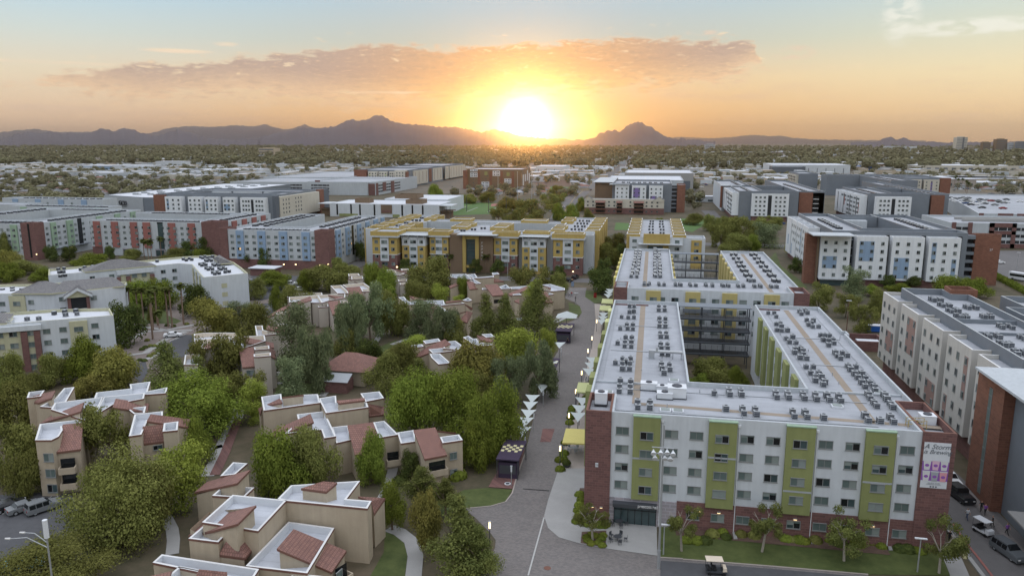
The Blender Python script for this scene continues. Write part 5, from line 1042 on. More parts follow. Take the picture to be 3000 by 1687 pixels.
apt('m', 'pale tan apartment building with a zigzag white parapet, right of the little car park', [
 ([(318,470),(840,450),(845,480),(320,520)], 6.8),([(345,515),(780,487),(845,600),(690,600),(600,560),(350,600)], 7.),([(780,487),(1190,460),(1190,520),(930,570),(850,600)], 7.),([(970,345),(1130,335),(1220,420),(1240,455),(1080,460)], 7.2),([(1150,330),(1470,300),(1615,400),(1610,430),(1450,430),(1430,385),(1210,370)], 6.8),
 ([(150,745),(295,735),(300,780),(155,785)], 7.4),([(765,620),(930,600),(935,660),(790,668)], 6.),([(410,615),(560,605),(540,640),(520,700),(420,650)],6.),([(1430,395),(1610,400),(1618,440),(1480,450)],6.4),([(145,925),(300,918),(340,960),(170,975)],6.8),([(1140,640),(1290,630),(1280,665),(1160,672)],6.),([(1120,575),(1290,560),(1290,600),(1130,605)],6.6)],
 [([(665,502,8.2),(690,560,8.),(560,600,7.),(300,700,5.),(20,830,4.4),(20,800,4.6),(300,640,5.4)],),([(1210,372,7.8),(1410,355,7.8),(1488,535,5.2),(1250,545,5.2)],),([(930,582,7.2),(1115,570,7.2),(1188,768,5.),(1000,780,5.)],),([(930,482,8.2),(1170,510,6.4),(1160,535,6.4),(1060,540,6.8)],),([(300,730,6.2),(385,722,6.2),(388,858,4.6),(308,862,4.6)],)], H0=7, balc=[((1010,800),(1180,785),5.,(1.8,),.8),((1350,560),(1470,550),5.,(1.8,),.8)], lt=True)
apt('m', 'small tan apartment roof cluster half hidden by the round tree below the blue-striped hall', [
 ([(1238,165),(1390,158),(1410,190),(1245,200)], 6.6),([(1285,205),(1450,198),(1460,240),(1290,250)], 6.6),([(1820,105),(1890,100),(2095,160),(2010,190),(1830,170)], 6.8),([(2015,300),(2190,290),(2192,330),(2020,330)], 6.4),([(1990,250),(2120,240),(2120,275),(2000,280)],6.4),([(2030,90),(2140,85),(2148,110),(2050,115)],6.6)],
 [([(1950,95,8.),(2255,180,5.6),(2230,192,5.4),(1960,110,7.8)],),([(1230,240,6.4),(1380,300,5.6),(1370,315,5.2),(1240,290,5.2)],)], H0=7, lt=True)
apt('n', 'tan apartment building with grey-white parapets left of the two dark pines', [
 ([(168,500),(240,492),(280,540),(315,560),(615,540),(640,580),(288,600)], 7.2),([(610,545),(765,540),(780,590),(1000,565),(1045,580),(700,612)], 7.2),([(640,580),(700,600),(830,692),(800,700)], 7.2),([(1015,540),(1090,505),(1140,540),(1090,552)], 6.6)],
 [([(310,480,8.6),(540,535,7.2),(480,548,7.),(380,530,7.6)],6),([(590,610,7.2),(665,650,6.),(690,760,4.6),(630,740,4.6)],),([(890,735,6.6),(1080,680,6.6),(1150,700,5.),(1080,835,4.4),(950,800,4.6)],),([(1050,590,7.),(1150,640,5.6),(1140,660,5.2),(1050,660,5.4)],),([(320,740,5.6),(410,695,6.4),(430,740,5.6),(365,778,4.8)],),([(790,555,8.),(1000,535,8.),(1010,545,7.8),(800,570,7.8)],6.5)], H0=7)
apt('n', 'tan apartment building with small clay roofs and an outside stair, beside the mall entrance', [
 ([(860,195),(1060,190),(1145,260),(860,240)], 6.4),([(1075,200),(1180,190),(1215,240),(1430,215),(1430,235),(1160,250)], 6.4),([(1405,178),(1480,172),(1505,195),(1420,205)], 6.2),([(1150,250),(1265,318),(1200,322),(1100,270)], 6.4),([(1505,360),(1590,330),(1660,385),(1530,390)], 5.8),([(1650,365),(2180,325),(2370,380),(2370,405),(2200,420),(1990,390),(1665,390)], 6.),
 ([(1680,460),(1770,448),(1800,470),(1690,472)], 5.6),([(2110,420),(2225,460),(2150,470)], 5.4),([(1275,380),(1340,370),(1370,395),(1280,400)],5.8),([(1715,780),(1800,770),(1830,800),(1760,812)],4.)],
 [([(1310,338,6.8),(1475,325,6.8),(1575,468,4.6),(1415,480,4.6)],),([(1070,290,6.6),(1160,295,6.6),(1220,385,4.8),(1110,395,4.8)],),([(1130,262,7.),(1060,300,6.),(850,380,4.6),(840,350,4.8),(960,300,5.8)],),([(1870,350,6.8),(1930,380,6.4),(1660,480,4.8),(1620,455,5.)],),([(2070,430,6.2),(2130,430,6.2),(2215,565,4.4),(2100,570,4.4)],),([(1435,245,5.8),(1570,290,4.6),(1430,300,4.6)],),([(1700,550,4.4),(1765,515,5.2),(1770,580,4.2)],),([(2060,335,6.8),(2190,375,6.),(2180,385,5.8),(2070,345,6.4)],5)], H0=6, balc=[((1425,500),(1560,490),4.6,(1.7,),.8)])
apt('n', 'tan apartment building with a clay roof rising between the lime trees, right of centre', [
 ([(495,1075),(695,1045),(725,1080),(530,1115)], 7.4),([(335,1135),(480,1120),(500,1150),(360,1165)], 6.8),([(830,1085),(920,1075),(1000,1130),(980,1190),(760,1175)], 7.2),([(570,1190),(755,1170),(980,1185),(985,1195),(625,1240)], 7.),([(585,1250),(715,1245),(855,1368),(700,1385),(610,1300)], 7.),([(1025,1030),(1095,1010),(1155,1050),(1200,1045),(1240,1100),(1410,1110),(1410,1130),(1290,1140),(1170,1130)], 7.2),([(1270,990),(1390,980),(1440,1020),(1330,1030)], 6.6),([(1100,1160),(1280,1128),(1300,1145),(1130,1175)],6.6)],
 [([(785,1052,8.4),(862,1115,8.2),(760,1165,7.),(430,1290,4.8),(345,1250,5.)],),([(1205,1000,8.4),(1430,1060,6.4),(1400,1090,6.4),(1260,1070,7.4)],),([(1160,1180,7.2),(1390,1150,7.2),(1340,1270,4.8),(1250,1290,4.8)],)], H0=7)
def hip(loc, label, x0, y0, x1, y1, ze, zr, wallm, roofm='roof_tile', ov=1.2, name='pavilion', cat='pavilion', rz=0.):
    h = empty(name, loc, label, cat); cx, cy = (x0+x1)/2, (y0+y1)/2; b = MB(); b.box(x0,y0,0,x1,y1,ze,wallm); b.build('wall', h); b = MB()
    e = [(x0-ov,y0-ov,ze),(x1+ov,y0-ov,ze),(x1+ov,y1+ov,ze),(x0-ov,y1+ov,ze)]; lx = max(0, (x1-x0)-(y1-y0))/2+.8; r0 = (cx-lx,cy,zr); r1 = (cx+lx,cy,zr)
    w1 = x1-x0+2*ov; s = hypot((y1-y0)/2+ov, zr-ze)
    b.face([e[0],e[1],r1,r0], roofm, [(0,0),(w1,0),(w1*.7,s),(w1*.3,s)]); b.face([e[1],e[2],r1], roofm, [(0,0),(w1,0),(w1/2,s)]); b.face([e[2],e[3],r0,r1], roofm, [(0,0),(w1,0),(w1*.7,s),(w1*.3,s)]); b.face([e[3],e[0],r0], roofm, [(0,0),(w1,0),(w1/2,s)])
    b.face(list(reversed(e)), 'brown_trim'); b.build('hip_roof', h); return h
p_ = G('o', 873, 966, 0); x, y = p_[0], p_[1]
pv = hip((x,y,0), 'square pavilion with a clay hip roof and yellow doors near the centre left', x-4.6, y-1, x+4.6, y+7, 3.6, 6.4, 'beige_stucco')
b = MB(); b.box(x-2.4,y-1.12,.3,x-.9,y-1.01,2.2,'ochre_panel'); b.box(x-.5,y-1.12,.3,x+.8,y-1.01,2.2,'ochre_panel'); b.build('door', pv)
bx = empty('brick_enclosure', (x-.6,y-6.,0), 'low brick enclosure with a pale metal roof in front of the clay-roofed pavilion', 'enclosure'); y += 1.2; b = MB(); b.box(x-3.2,y-7.5,0,x+2.6,y-3.8,2.6,'brick'); b.build('wall', bx); b = MB(); b.face([(x-3.6,y-7.9,2.62),(x+3.,y-7.9,2.62),(x+2.4,y-3.6,3.3),(x-3.,y-3.6,3.3)], 'ac_grey'); b.build('roof', bx)
for x0, y0, lab in ((1965,1215,''),):
    p_ = G('b', 2440, 1190, 0); s_ = empty('utility_shed', p_, 'small brick shed with a flat white roof beside the trees right of the palm court', 'shed'); b = MB(); b.box(p_[0]-5,p_[1]-3,0,p_[0]+5,p_[1]+3,2.9,'brick'); b.build('wall', s_); b = MB(); b.box(p_[0]-5.6,p_[1]-3.6,2.92,p_[0]+5.6,p_[1]+3.6,3.2,'white_roof'); b.build('roof', s_)
# brick bin enclosure with a blue skip between the two right-hand halls
p_ = G('6', 1410, 850, 0); e_ = empty('bin_enclosure', p_, 'open brick bin enclosure between the lime-striped hall and the pink-panelled hall', 'enclosure')
b = MB(); x, y = p_[0]-4.6, p_[1]; 
for q in ((x,y,x+8.5,y+.4),(x,y+8,x+8.5,y+8.4),(x,y+.4,x+.4,y+8),(x+8.1,y+.4,x+8.5,y+8)): b.box(q[0],q[1],0,q[2],q[3],2.6,'brick')
b.build('wall', e_); 
def skip(p, m, label, rz=0.):
    o = empty('waste_skip', p, label, 'skip', None, 0); b = MB(); x, y, z = p; b.face([(x-2.4,y-1,.3),(x+2.4,y-1,.3),(x+2.8,y-1.1,1.9),(x-2.8,y-1.1,1.9)], m); b.box(x-2.5,y-1,.25,x+2.5,y+1,1.8,m); b.build('container', o); b = MB(); b.box(x-2.7,y-1.1,1.82,x+2.7,y+1.1,2.,'white_roof'); b.build('lid', o)
skip((x+5,y+4,.1), 'blue_paint', 'blue waste skip with a pale lid inside the brick enclosure')
skip(G('6',1455,700,0), 'blue_paint', 'blue waste skip on the lawn edge behind the brick enclosure')
# ------------------------------------------------------------ condensers on the roofs
def acmesh():
    b = MB(); b.box(-.46,-.46,.08,.46,.46,.98,'ac_dark')
    for x in (-.48,.42):
        for y in (-.48,.42): b.box(x,y,.05,x+.06,y+.06,1.0,'ac_grey')
    for z in (.1,.4,.7,.96): b.box(-.48,-.48,z,.48,.48,z+.05,'ac_grey')
    b.box(-.6,-.55,0,.6,.55,.05,'ac_grey'); b.tube((0,0,1.0),(0,0,1.08),.36,.34,'metal',10); b.tube((0,0,1.081),(0,0,1.09),.28,.28,'ac_dark',10)
    return b.mesh('condenser')
ORD = ('first','second','third','fourth','fifth','sixth','seventh','eighth','ninth','tenth','eleventh','twelfth','thirteenth','fourteenth','fifteenth','sixteenth','seventeenth','eighteenth','nineteenth','twentieth')
def ordw(i): return ORD[i] if i < 20 else (ORD[i-20] if i < 40 else ORD[min(19, i-40)])+(' past the twentieth' if i < 40 else ' past the fortieth')
acm = acmesh(); AC.sort(key=lambda q: hypot(q[0], q[1])); far_ac = MB(); AL = {}
for hn in {q[3] for q in AC[:285]}:
    u = sorted((q for q in AC[:285] if q[3] == hn), key=lambda q: q[1]); rows_ = []
    for q in u:
        if rows_ and q[1]-rows_[-1][0][1] < 1.1: rows_[-1].append(q)
        else: rows_.append([q])
    for ri, row in enumerate(rows_):
        for ci, q in enumerate(sorted(row, key=lambda q: q[0])): AL[q] = ordw(ci)+' from left in '+ordw(ri)+' condenser row, '+hn.replace(' of the ', ' of ').replace('the ', '')
for i, (x, y, z, hn) in enumerate(AC):
    if i < 285: inst('condenser_unit', acm, (x,y,z), rnd.uniform(-.06,.06), rnd.choice((.80,.86,.92)), label=AL[(x,y,z,hn)], cat='condenser', group='condensers on '+hn)
    else: far_ac.box(x-.42,y-.42,z,x+.42,y+.42,z+.85,'metal_dark'); far_ac.box(x-.45,y-.45,z+.85,x+.45,y+.45,z+.92,'metal')
far_ac.build('condenser_rows', label='dense rows of small dark condensers on the more distant hall roofs', cat='condensers', kind='stuff')
# ------------------------------------------------------------ trees
def crownmesh(name, seed, n, leaf, m, shape='round', lobes=9, dens=1., droop=0.):
    r = random.Random(seed); b = MB(); L_ = []
    for k in range(lobes):
        if shape == 'round': th = r.uniform(0, 2*pi); ph = r.uniform(-.45, 1.); rr = r.uniform(.35,.72); c = Vector((cos(th)*rr*cos(ph*1.2), sin(th)*rr*cos(ph*1.2), ph*.55)); s = r.uniform(.20,.36)
        elif shape == 'cone': t = k/lobes; th = r.uniform(0, 2*pi); rr = (1-t)*.62*r.uniform(.5,1.); c = Vector((cos(th)*rr, sin(th)*rr, -.85+1.75*t)); s = .42*(1-t*.62)*r.uniform(.8,1.15)
        elif shape == 'open': th = r.uniform(0, 2*pi); rr = r.uniform(.3,.85); c = Vector((cos(th)*rr, sin(th)*rr, r.uniform(-.5,.55))); s = r.uniform(.2,.34)
        elif shape == 'column': th = r.uniform(0, 2*pi); rr = r.uniform(.1,.5); c = Vector((cos(th)*rr, sin(th)*rr, r.uniform(-.9,.85))); s = r.uniform(.3,.45)
        else: th = r.uniform(0, 2*pi); rr = r.uniform(.2,.75); c = Vector((cos(th)*rr, sin(th)*rr, r.uniform(-.3,.5))); s = r.uniform(.3,.45)
        L_.append((c, s))
    if shape == 'round': L_.append((Vector((0,0,.1)), .55))
    tot = sum(s*s for _, s in L_)
    for c, s in L_:
        for _ in range(int(n*s*s/tot)):
            d = Vector((r.gauss(0,1), r.gauss(0,1), r.gauss(0,1)+.25)).normalized(); rad = s*(r.uniform(.55,1.08) if r.random() < .8 else r.uniform(.2,.8))
            p = c+Vector((d.x*rad, d.y*rad, d.z*rad*.85))
            if droop: p.z -= droop*r.random()*(p.x*p.x+p.y*p.y)
            nrm = (d+Vector((r.gauss(0,.45), r.gauss(0,.45), r.gauss(0,.45)+.2))).normalized(); u = nrm.orthogonal().normalized(); v = nrm.cross(u); a = r.uniform(0, 2*pi)
            u, v = u*cos(a)+v*sin(a), v*cos(a)-u*sin(a); l = leaf*r.uniform(.45,1.6); wv = l*r.uniform(.45,.8)
            if droop: v = (v+Vector((0,0,-1.2))).normalized(); u = v.cross(nrm).normalized()
            i = len(b.v); b.v += [tuple(p-u*wv*.5), tuple(p+v*l*.5-u*wv*.1), tuple(p+u*wv*.5), tuple(p-v*l*.5+u*wv*.1)]; b.f.append((i,i+1,i+2,i+3)); b.m.append(b.mi(m))
    hr = sorted(hypot(v[0], v[1]) for v in b.v)[int(len(b.v)*.93)]; zs = sorted(v[2] for v in b.v); z0, z1 = zs[int(len(zs)*.03)], zs[int(len(zs)*.97)]
    b.v = [(v[0]/hr, v[1]/hr, (v[2]-(z0+z1)/2)*2/(z1-z0)) for v in b.v]; return b.mesh(name)
SH = {'ash':('round',17,16000,.046,'leaf_green'),'olive':('round',15,14000,.046,'leaf_olive'),'pine':('cone',26,13000,.046,'leaf_pine'),'lime':('column',15,10000,.052,'leaf_lime'),
      'broad':('round',26,34000,.027,'leaf_olive'),'bigash':('round',24,26000,.033,'leaf_green'),
      'willow':('open',20,13000,.055,'leaf_grey'),'gold':('round',15,13000,.048,'leaf_gold'),'dark':('round',11,6000,.06,'leaf_dark'),'bare':('open',14,2600,.035,'twig'),
      'sparse':('open',14,6500,.055,'leaf_pine'),'mesq':('open',17,9000,.055,'leaf_olive'),'gum':('column',16,11000,.052,'leaf_grey')}
CM = {}
for i, (k, (sh, lo, n, lf, m_)) in enumerate(SH.items()):
    CM[k] = [crownmesh('crown', 100+i*7+j, n, lf, m_, sh, lo, droop=.45 if k == 'willow' else 0.) for j in range(2)]
def trunkmesh(seed, m):
    r = random.Random(seed); b = MB(); top = Vector((r.uniform(-.06,.06), r.uniform(-.06,.06), .55)); b.tube((0,0,0), top, .035, .024, m, 7)
    for k in range(6):
        th = k*1.05+r.uniform(-.3,.3); e = top+Vector((cos(th)*r.uniform(.18,.3), sin(th)*r.uniform(.18,.3), r.uniform(.2,.38))); b.tube(top*r.uniform(.8,1), e, .017, .008, m, 5)
        for q in range(2): b.tube(e, e+Vector((cos(th+q-.5)*.12, sin(th+q-.5)*.12, .1)), .008, .003, m, 4, False)
    return b.mesh('trunk')
TM = [trunkmesh(5, 'bark'), trunkmesh(6, 'bark'), trunkmesh(8, 'pale_bark')]
TN = {'broad':('leafy_tree','olive green tree'),'bigash':('leafy_tree','bright green leafy tree'),'ash':('leafy_tree','bright green leafy tree'),'olive':('leafy_tree','olive green tree'),'pine':('pine_tree','dark green pine tree'),'lime':('leafy_tree','yellow-green tree'),'willow':('willow_tree','grey-green drooping tree'),
      'gold':('leafy_tree','golden brown-green tree'),'dark':('leafy_tree','dark green tree'),'bare':('bare_tree','leafless pale grey tree'),'sparse':('young_tree','young thin-crowned tree'),'mesq':('mesquite_tree','airy olive tree'),'gum':('gum_tree','tall grey-green tree')}
def tree(key, x, y, rw, rh, zc, kind, where, pale=False, group=None):
    """crown centre at pixel (x, y) of crop key, half width and half height in crop pixels, crown centre zc metres up"""
    p = G(key, x, y, zc); k = dist(p)/2240/Z[key][2]; R_ = rw*k*.92; Hh = rh*k*.97; nm, lb = TN[kind]
    if zc-Hh < .3: Hh = max(.5*Hh, zc-.3)
    o = empty(nm, (p[0], p[1], 0), lb+' '+where, 'tree', group); v = CM[kind][rnd.random() < .5]
    c = inst('crown', v, (p[0], p[1], zc), rnd.uniform(0, 6.28), (R_, R_, Hh*.95), parent=o)
    t = TM[2 if pale or kind in ('bare','sparse') else rnd.randrange(2)]; inst('trunk', t, (p[0], p[1], 0), rnd.uniform(0, 6.28), (max(5, R_*1.5), max(5, R_*1.5), zc*1.25), parent=o)
    return o
T = tree
for a in [
 ('o',305,1252,128,98,5.2,'broad','with a very wide crown above the lower left parking lot'),
 ('o',50,1030,62,62,4.5,'olive','at the left edge beside the steep tan roofs'),('o',35,1140,58,80,4.5,'mesq','at the left edge below the olive one, above the parked cars'),('o',70,1190,40,60,3.5,'olive','leaning on the left end wall of the three-storey tan building'),
 ('o',266,1085,68,56,6.5,'mesq','rising between the two parts of the three-storey tan building'),('o',300,1150,52,40,3.5,'bare','between the two towers of the three-storey tan building'),
 ('o',482,1015,108,58,5.8,'bigash','with a broad dense crown left of the brick path'),('o',485,1108,42,52,4.,'ash','narrow, beside the brick path below the broad crown'),('o',455,1195,60,72,5.,'lime','bright, in front of the right tower of the three-storey tan building'),
 ('o',130,1415,120,38,4.,'broad','at the very bottom left below the street lamp'),('o',372,1250,60,60,5.,'olive','merging with the wide crown near the curved footpath'),
 ('o',700,1165,72,76,5.2,'ash','left one of the pair in front of the white parapets'),('o',785,1150,62,72,5.2,'olive','right one of the pair in front of the white parapets'),
 ('o',936,1150,42,56,4.2,'ash','slim, in front of the clay roof of the middle tan building'),('o',1036,1168,28,32,2.6,'dark','small, by the passage of the middle tan building'),
 ('o',1045,1020,84,76,6.6,'bigash','left half of the great crown pair behind the middle tan building'),('o',1135,1010,84,74,6.8,'bigash','top of the great crown pair behind the middle tan building'),('o',1245,1055,74,84,5.8,'bigash','with a tall rounded crown beside the triangular sails'),('o',1198,1120,46,56,3.8,'ash','small, on the lawn left of the purple kiosk'),
 ('o',1150,1345,80,95,5.5,'pine','large tawny one at the bottom, left of the plaza'),('o',1075,1310,42,70,5.,'gold','brown-tipped, against the large tawny pine'),('o',1205,1385,50,60,4.,'pine','right-hand part of the tawny group beside the plaza'),('o',1062,1222,62,46,4.5,'pine','spreading, above the curved path and lawn'),('o',985,1265,36,52,4.,'ash','narrow, touching the right end of the nearest tan building'),('o',1120,1240,40,36,4.,'pine','low branch cluster above the corner lawn'),
 ('o',207,905,46,44,4.6,'ash','round, in front of the beige brick-based apartment wall'),('o',292,930,58,46,4.5,'gold','by the small parking area left of centre'),('o',122,930,36,34,3.6,'olive','small, in front of the brick base of the beige building'),('o',238,968,46,30,2.6,'gold','low, behind the steep tan parapets'),('o',72,965,30,18,2.,'olive','low shrub-like, at the foot of the beige building'),('o',20,935,34,40,4,'olive','at the left edge in front of the beige building'),
 ('o',418,938,62,66,6.2,'pine','shaggy, left of the dark parking lane'),('o',560,905,66,66,6.5,'mesq','with a grey top in front of the white parapets'),('o',500,955,52,52,5.,'pine','between the shaggy pine and the grey-topped one'),('o',600,985,60,44,4.5,'mesq','at the foot of the tall tan corner tower'),('o',555,1000,40,36,4.5,'mesq','in the shade behind the broad dense crown'),
 ('o',634,1008,34,46,4.2,'lime','bright, standing alone beside the brick path'),('o',532,803,58,44,5.4,'gold','round, behind the dark parking lane'),('o',632,812,50,42,5.,'olive','between the two tan buildings left of centre'),('o',600,788,36,30,5.5,'gum','behind the golden one, near the white end wall'),
 ('o',748,865,60,110,8.5,'gum','the tallest one left of centre, with a ragged crown'),('o',802,905,52,75,7.,'willow','leaning on the tallest one left of centre'),('o',730,960,40,60,5.,'gum','in the lower part of the tall grey-green group'),('o',875,835,40,66,6.5,'willow','between the tall group and the broad willow'),
 ('o',930,790,62,62,8.,'willow','broad, in the middle of the tan apartments'),('o',985,790,44,66,6.,'olive','on the right of the broad willow'),('o',890,800,46,46,6.5,'willow','on the left of the broad willow'),('o',870,870,44,34,3.5,'olive','small, above the curved garden path'),('o',925,885,40,30,3.2,'dark','low, beside the curved garden path'),
 ('o',940,700,34,34,6.,'ash','top part of the round pair below the mustard hall'),('o',970,722,38,42,5.4,'ash','lower part of the round pair below the mustard hall'),('o',1058,800,40,52,5.5,'gum','in front of the parapets left of the two pines'),('o',1112,822,52,52,5.,'willow','wide, below the left tan parapets'),('o',1150,838,36,42,4.,'olive','small, at the foot of the left dark pine'),
 ('o',1222,805,46,62,6.8,'pine','left one of the two dark pines'),('o',1272,805,42,60,6.4,'pine','right one of the two dark pines'),('o',1352,775,52,66,7.6,'pine','with a pointed sunny top, beside the outside stair'),('o',1340,735,26,30,7.,'lime','bright top behind the pointed pine'),
 ('o',1085,695,58,46,7.,'olive','wide, below the brown centre of the mustard hall'),('o',1106,740,24,24,4.4,'lime','small bright, behind the tan parapets'),('o',1045,735,34,28,4.6,'olive','small, left of the bright one'),('o',1165,725,22,28,4.,'ash','thin, by the small tan balconies'),
 ('o',1328,705,56,32,5.2,'mesq','wide round, in front of the right part of the mustard hall'),('o',1395,712,34,24,4.,'olive','at the right end of the wide round one'),('o',1010,905,46,44,5.6,'olive','top of the group right of the clay-roofed pavilion'),('o',965,935,48,44,4.8,'olive','left of the group right of the clay-roofed pavilion'),('o',1055,945,46,42,4.8,'pine','right of the group right of the clay-roofed pavilion'),('o',1045,868,34,26,4.,'lime','bright, behind the group right of the pavilion'),('o',1150,760,22,18,3.,'lime','tiny bright, among the tan roofs'),
 ('o',1195,925,70,58,6.6,'gold','with a domed crown right of centre'),('o',1185,975,56,34,4.5,'olive','under the domed golden crown'),('o',1300,885,58,62,7.6,'lime','with drooping sunny branches beside the mall'),('o',1352,930,50,66,6.4,'willow','large, overhanging the mall edge'),('o',1275,950,50,50,5.5,'willow','between the domed crown and the mall-edge one'),('o',1380,860,24,32,5.,'lime','thin pale, at the top of the mall-edge group'),
 ('o',820,700,52,28,4.6,'olive','round, beside the car park below the blue-striped hall'),('o',745,758,44,36,4.6,'olive','round, right of the white end wall'),('o',700,752,22,30,4.,'ash','small, by the parked white car'),('o',690,700,40,18,4.,'ash','at the back of the little car park'),('o',870,695,44,26,4.2,'mesq','left of the round crown pair'),('o',640,725,28,22,3.6,'olive','beside the white end wall'),('o',770,705,30,24,4.,'ash','in the little car park'),('o',855,672,22,22,3.6,'olive','beside the paved ramp'),
 ('o',322,815,42,50,5.5,'dark','dense, at the corner of the beige brick-based building'),('o',497,752,40,34,5.4,'dark','dense, in the palm court near the white wing'),('o',345,745,44,30,4.8,'ash','behind the palms'),('o',400,740,40,30,4.8,'ash','among the palms'),('o',385,790,14,18,2.4,'olive','tiny, on the court lawn'),
 ('o',622,645,27,25,4.5,'dark','left of the dark pair before the blue-striped hall'),('o',672,648,26,26,4.5,'dark','right of the dark pair before the blue-striped hall'),('o',488,625,38,18,4.,'dark','left of the pair at the foot of the red-striped hall'),('o',525,620,34,24,5.,'dark','right of the pair at the foot of the red-striped hall'),('o',440,637,34,14,2.5,'olive','low, under the red-striped hall'),('o',505,640,24,12,2.4,'ash','low, in front of the dark pair'),
 ('o',127,637,18,15,3.6,'dark','left of two small ones before the green-striped hall'),('o',174,637,20,15,3.6,'dark','right of two small ones before the green-striped hall'),('o',275,635,15,14,3.4,'dark','small, before the red-striped hall'),('o',230,655,44,14,2.6,'ash','low wide, above the dark garden wall'),('o',12,620,16,40,6,'olive','at the left edge before the green-striped hall'),('o',50,632,12,14,3,'dark','small, at the foot of the double brick tower'),
 ('o',905,630,18,20,4.5,'dark','small, in the gap left of the mustard hall'),('o',1020,665,20,14,3.4,'dark','small, at the foot of the left mustard bays'),('o',1195,668,18,16,3.6,'dark','at the foot of the white-roofed bay'),('o',1255,670,20,16,3.6,'dark','small, right of the brown centre'),('o',1405,685,20,16,3.6,'dark','left of the hall entrance at the mall end'),
 ('o',1512,703,42,27,4.6,'dark','broad, at the far end of the mall'),('o',1548,612,30,24,6.5,'olive','top of the row along the right side of the mustard hall'),('o',1530,640,30,26,6.,'olive','middle of the row along the right side of the mustard hall'),('o',1560,645,26,34,5.,'dark','right of the row along the mustard hall'),('o',1520,672,24,20,4.,'dark','bottom of the row along the mustard hall'),
 ('o',1862,580,46,32,7.,'mesq','wide, right of the playing lawn'),('o',1815,592,34,30,6.,'mesq','left of the wide one by the playing lawn'),('o',1925,592,36,30,6.,'gum','right of the wide one by the playing lawn'),('o',1945,560,28,14,6.,'mesq','behind the wide one by the playing lawn'),('o',1888,612,24,22,4.,'ash','bright, below the wide group'),('o',1745,637,24,16,3.,'ash','small, on the terrace behind the second courtyard'),('o',1830,560,26,14,4,'olive','small, beside the straight lane'),
 ('o',2148,712,30,34,6.,'gum','hiding the entrance front of the hall numbered 27'),('o',2004,666,18,17,3.4,'dark','round, at the rust brick corner of the hall numbered 27'),('o',2235,708,20,14,2.6,'dark','low, second along the front of the hall numbered 27'),('o',2300,708,20,12,2.6,'dark','low, third along the front of the hall numbered 27'),('o',2395,722,50,22,4.,'ash','wide, at the foot of the big brick tower of hall 27'),('o',2450,722,34,18,3.6,'ash','right end of the greenery by hall 27'),
 ('o',2062,745,38,28,4.4,'mesq','round, on the side lawn beyond the second courtyard hall'),('o',2130,765,30,22,4.2,'mesq','middle, on the side lawn'),('o',2168,802,34,30,4.2,'mesq','nearest, on the side lawn by the tall brown post'),('o',2215,762,26,30,4.4,'olive','right, against the pink-panelled hall'),
 ('o',1718,1308,46,30,4.4,'sparse','first from the left on the front lawn'),('o',1922,1310,50,32,4.4,'sparse','second on the front lawn'),('o',2130,1335,55,40,4.2,'sparse','third on the front lawn'),('o',2372,1360,52,38,4.4,'sparse','at the right brick corner of the lime-striped hall'),('o',1492,1297,46,26,3.6,'sparse','in the square planter by the hall entrance'),
 ('o',1795,935,58,28,4.6,'olive','left one inside the lime-striped courtyard'),('o',1855,952,30,26,4.,'ash','right one inside the lime-striped courtyard'),('o',1760,962,34,20,3.,'ash','low, inside the lime-striped courtyard'),('o',1995,625,20,12,2.6,'lime','low, beside the rust brick corner'),
 ('o',1275,515,34,20,5.,'gold','left, beyond the mustard hall roof'),('o',1340,528,50,26,7.,'mesq','wide, beyond the mustard hall roof'),('o',1395,505,34,22,6.,'mesq','right, beside the straight road'),('o',1440,540,22,28,6.,'ash','in the verge between road and mustard hall'),('o',1300,545,34,20,5,'olive','front, beyond the mustard hall roof'),('o',1095,482,22,20,6.,'ash','single, beside the bright yard'),('o',1225,495,24,12,5,'olive','by the sports field corner'),('o',1180,500,26,10,4,'olive','small, left of the sports field corner'),('o',1465,515,16,18,5,'ash','by the road verge'),('o',1400,480,20,16,5,'gold','by the green field'),
 ('o',1850,610,40,22,5.,'olive','front row of the wide group by the playing lawn'),('o',1905,575,40,26,6.5,'mesq','back right of the wide group by the playing lawn'),('o',1790,560,24,18,5.,'olive','back left of the group by the playing lawn'),
 ('o',15,685,30,20,3.4,'ash','low, in the scrub at the left edge'),('o',60,672,34,16,3.,'olive','second in the scrub at the left edge'),('o',105,690,26,14,2.6,'ash','third in the scrub at the left edge'),('o',20,655,26,18,4,'gold','brownish, behind the scrub at the left edge'),('o',330,640,26,12,3.,'olive','low, at the foot of the red stripes'),
 ('o',2500,560,40,16,5,'dark','behind the upper car park'),('o',2420,570,30,12,5,'dark','left of those behind the upper car park'),('o',1120,505,30,14,5,'olive','left of the net poles'),('o',1255,540,30,16,5,'mesq','by the near net poles'),('o',1480,545,18,20,5,'olive','at the near right side of the straight road'),('o',1405,535,22,22,5.5,'ash','at the near left side of the straight road'),
 ('o',1660,560,14,10,3,'ash','small, beside the lawn behind the row hall'),('o',2260,725,28,10,2.4,'ash','low hedge-like, along the front of hall 27'),('o',2190,728,20,10,2.4,'ash','low, left part along the front of hall 27'),
 ('o',1745,550,28,12,4.,'olive','small, in front of the low cream hall'),('o',2020,500,26,20,6.,'dark','beside the far lane'),
]: T(*a)
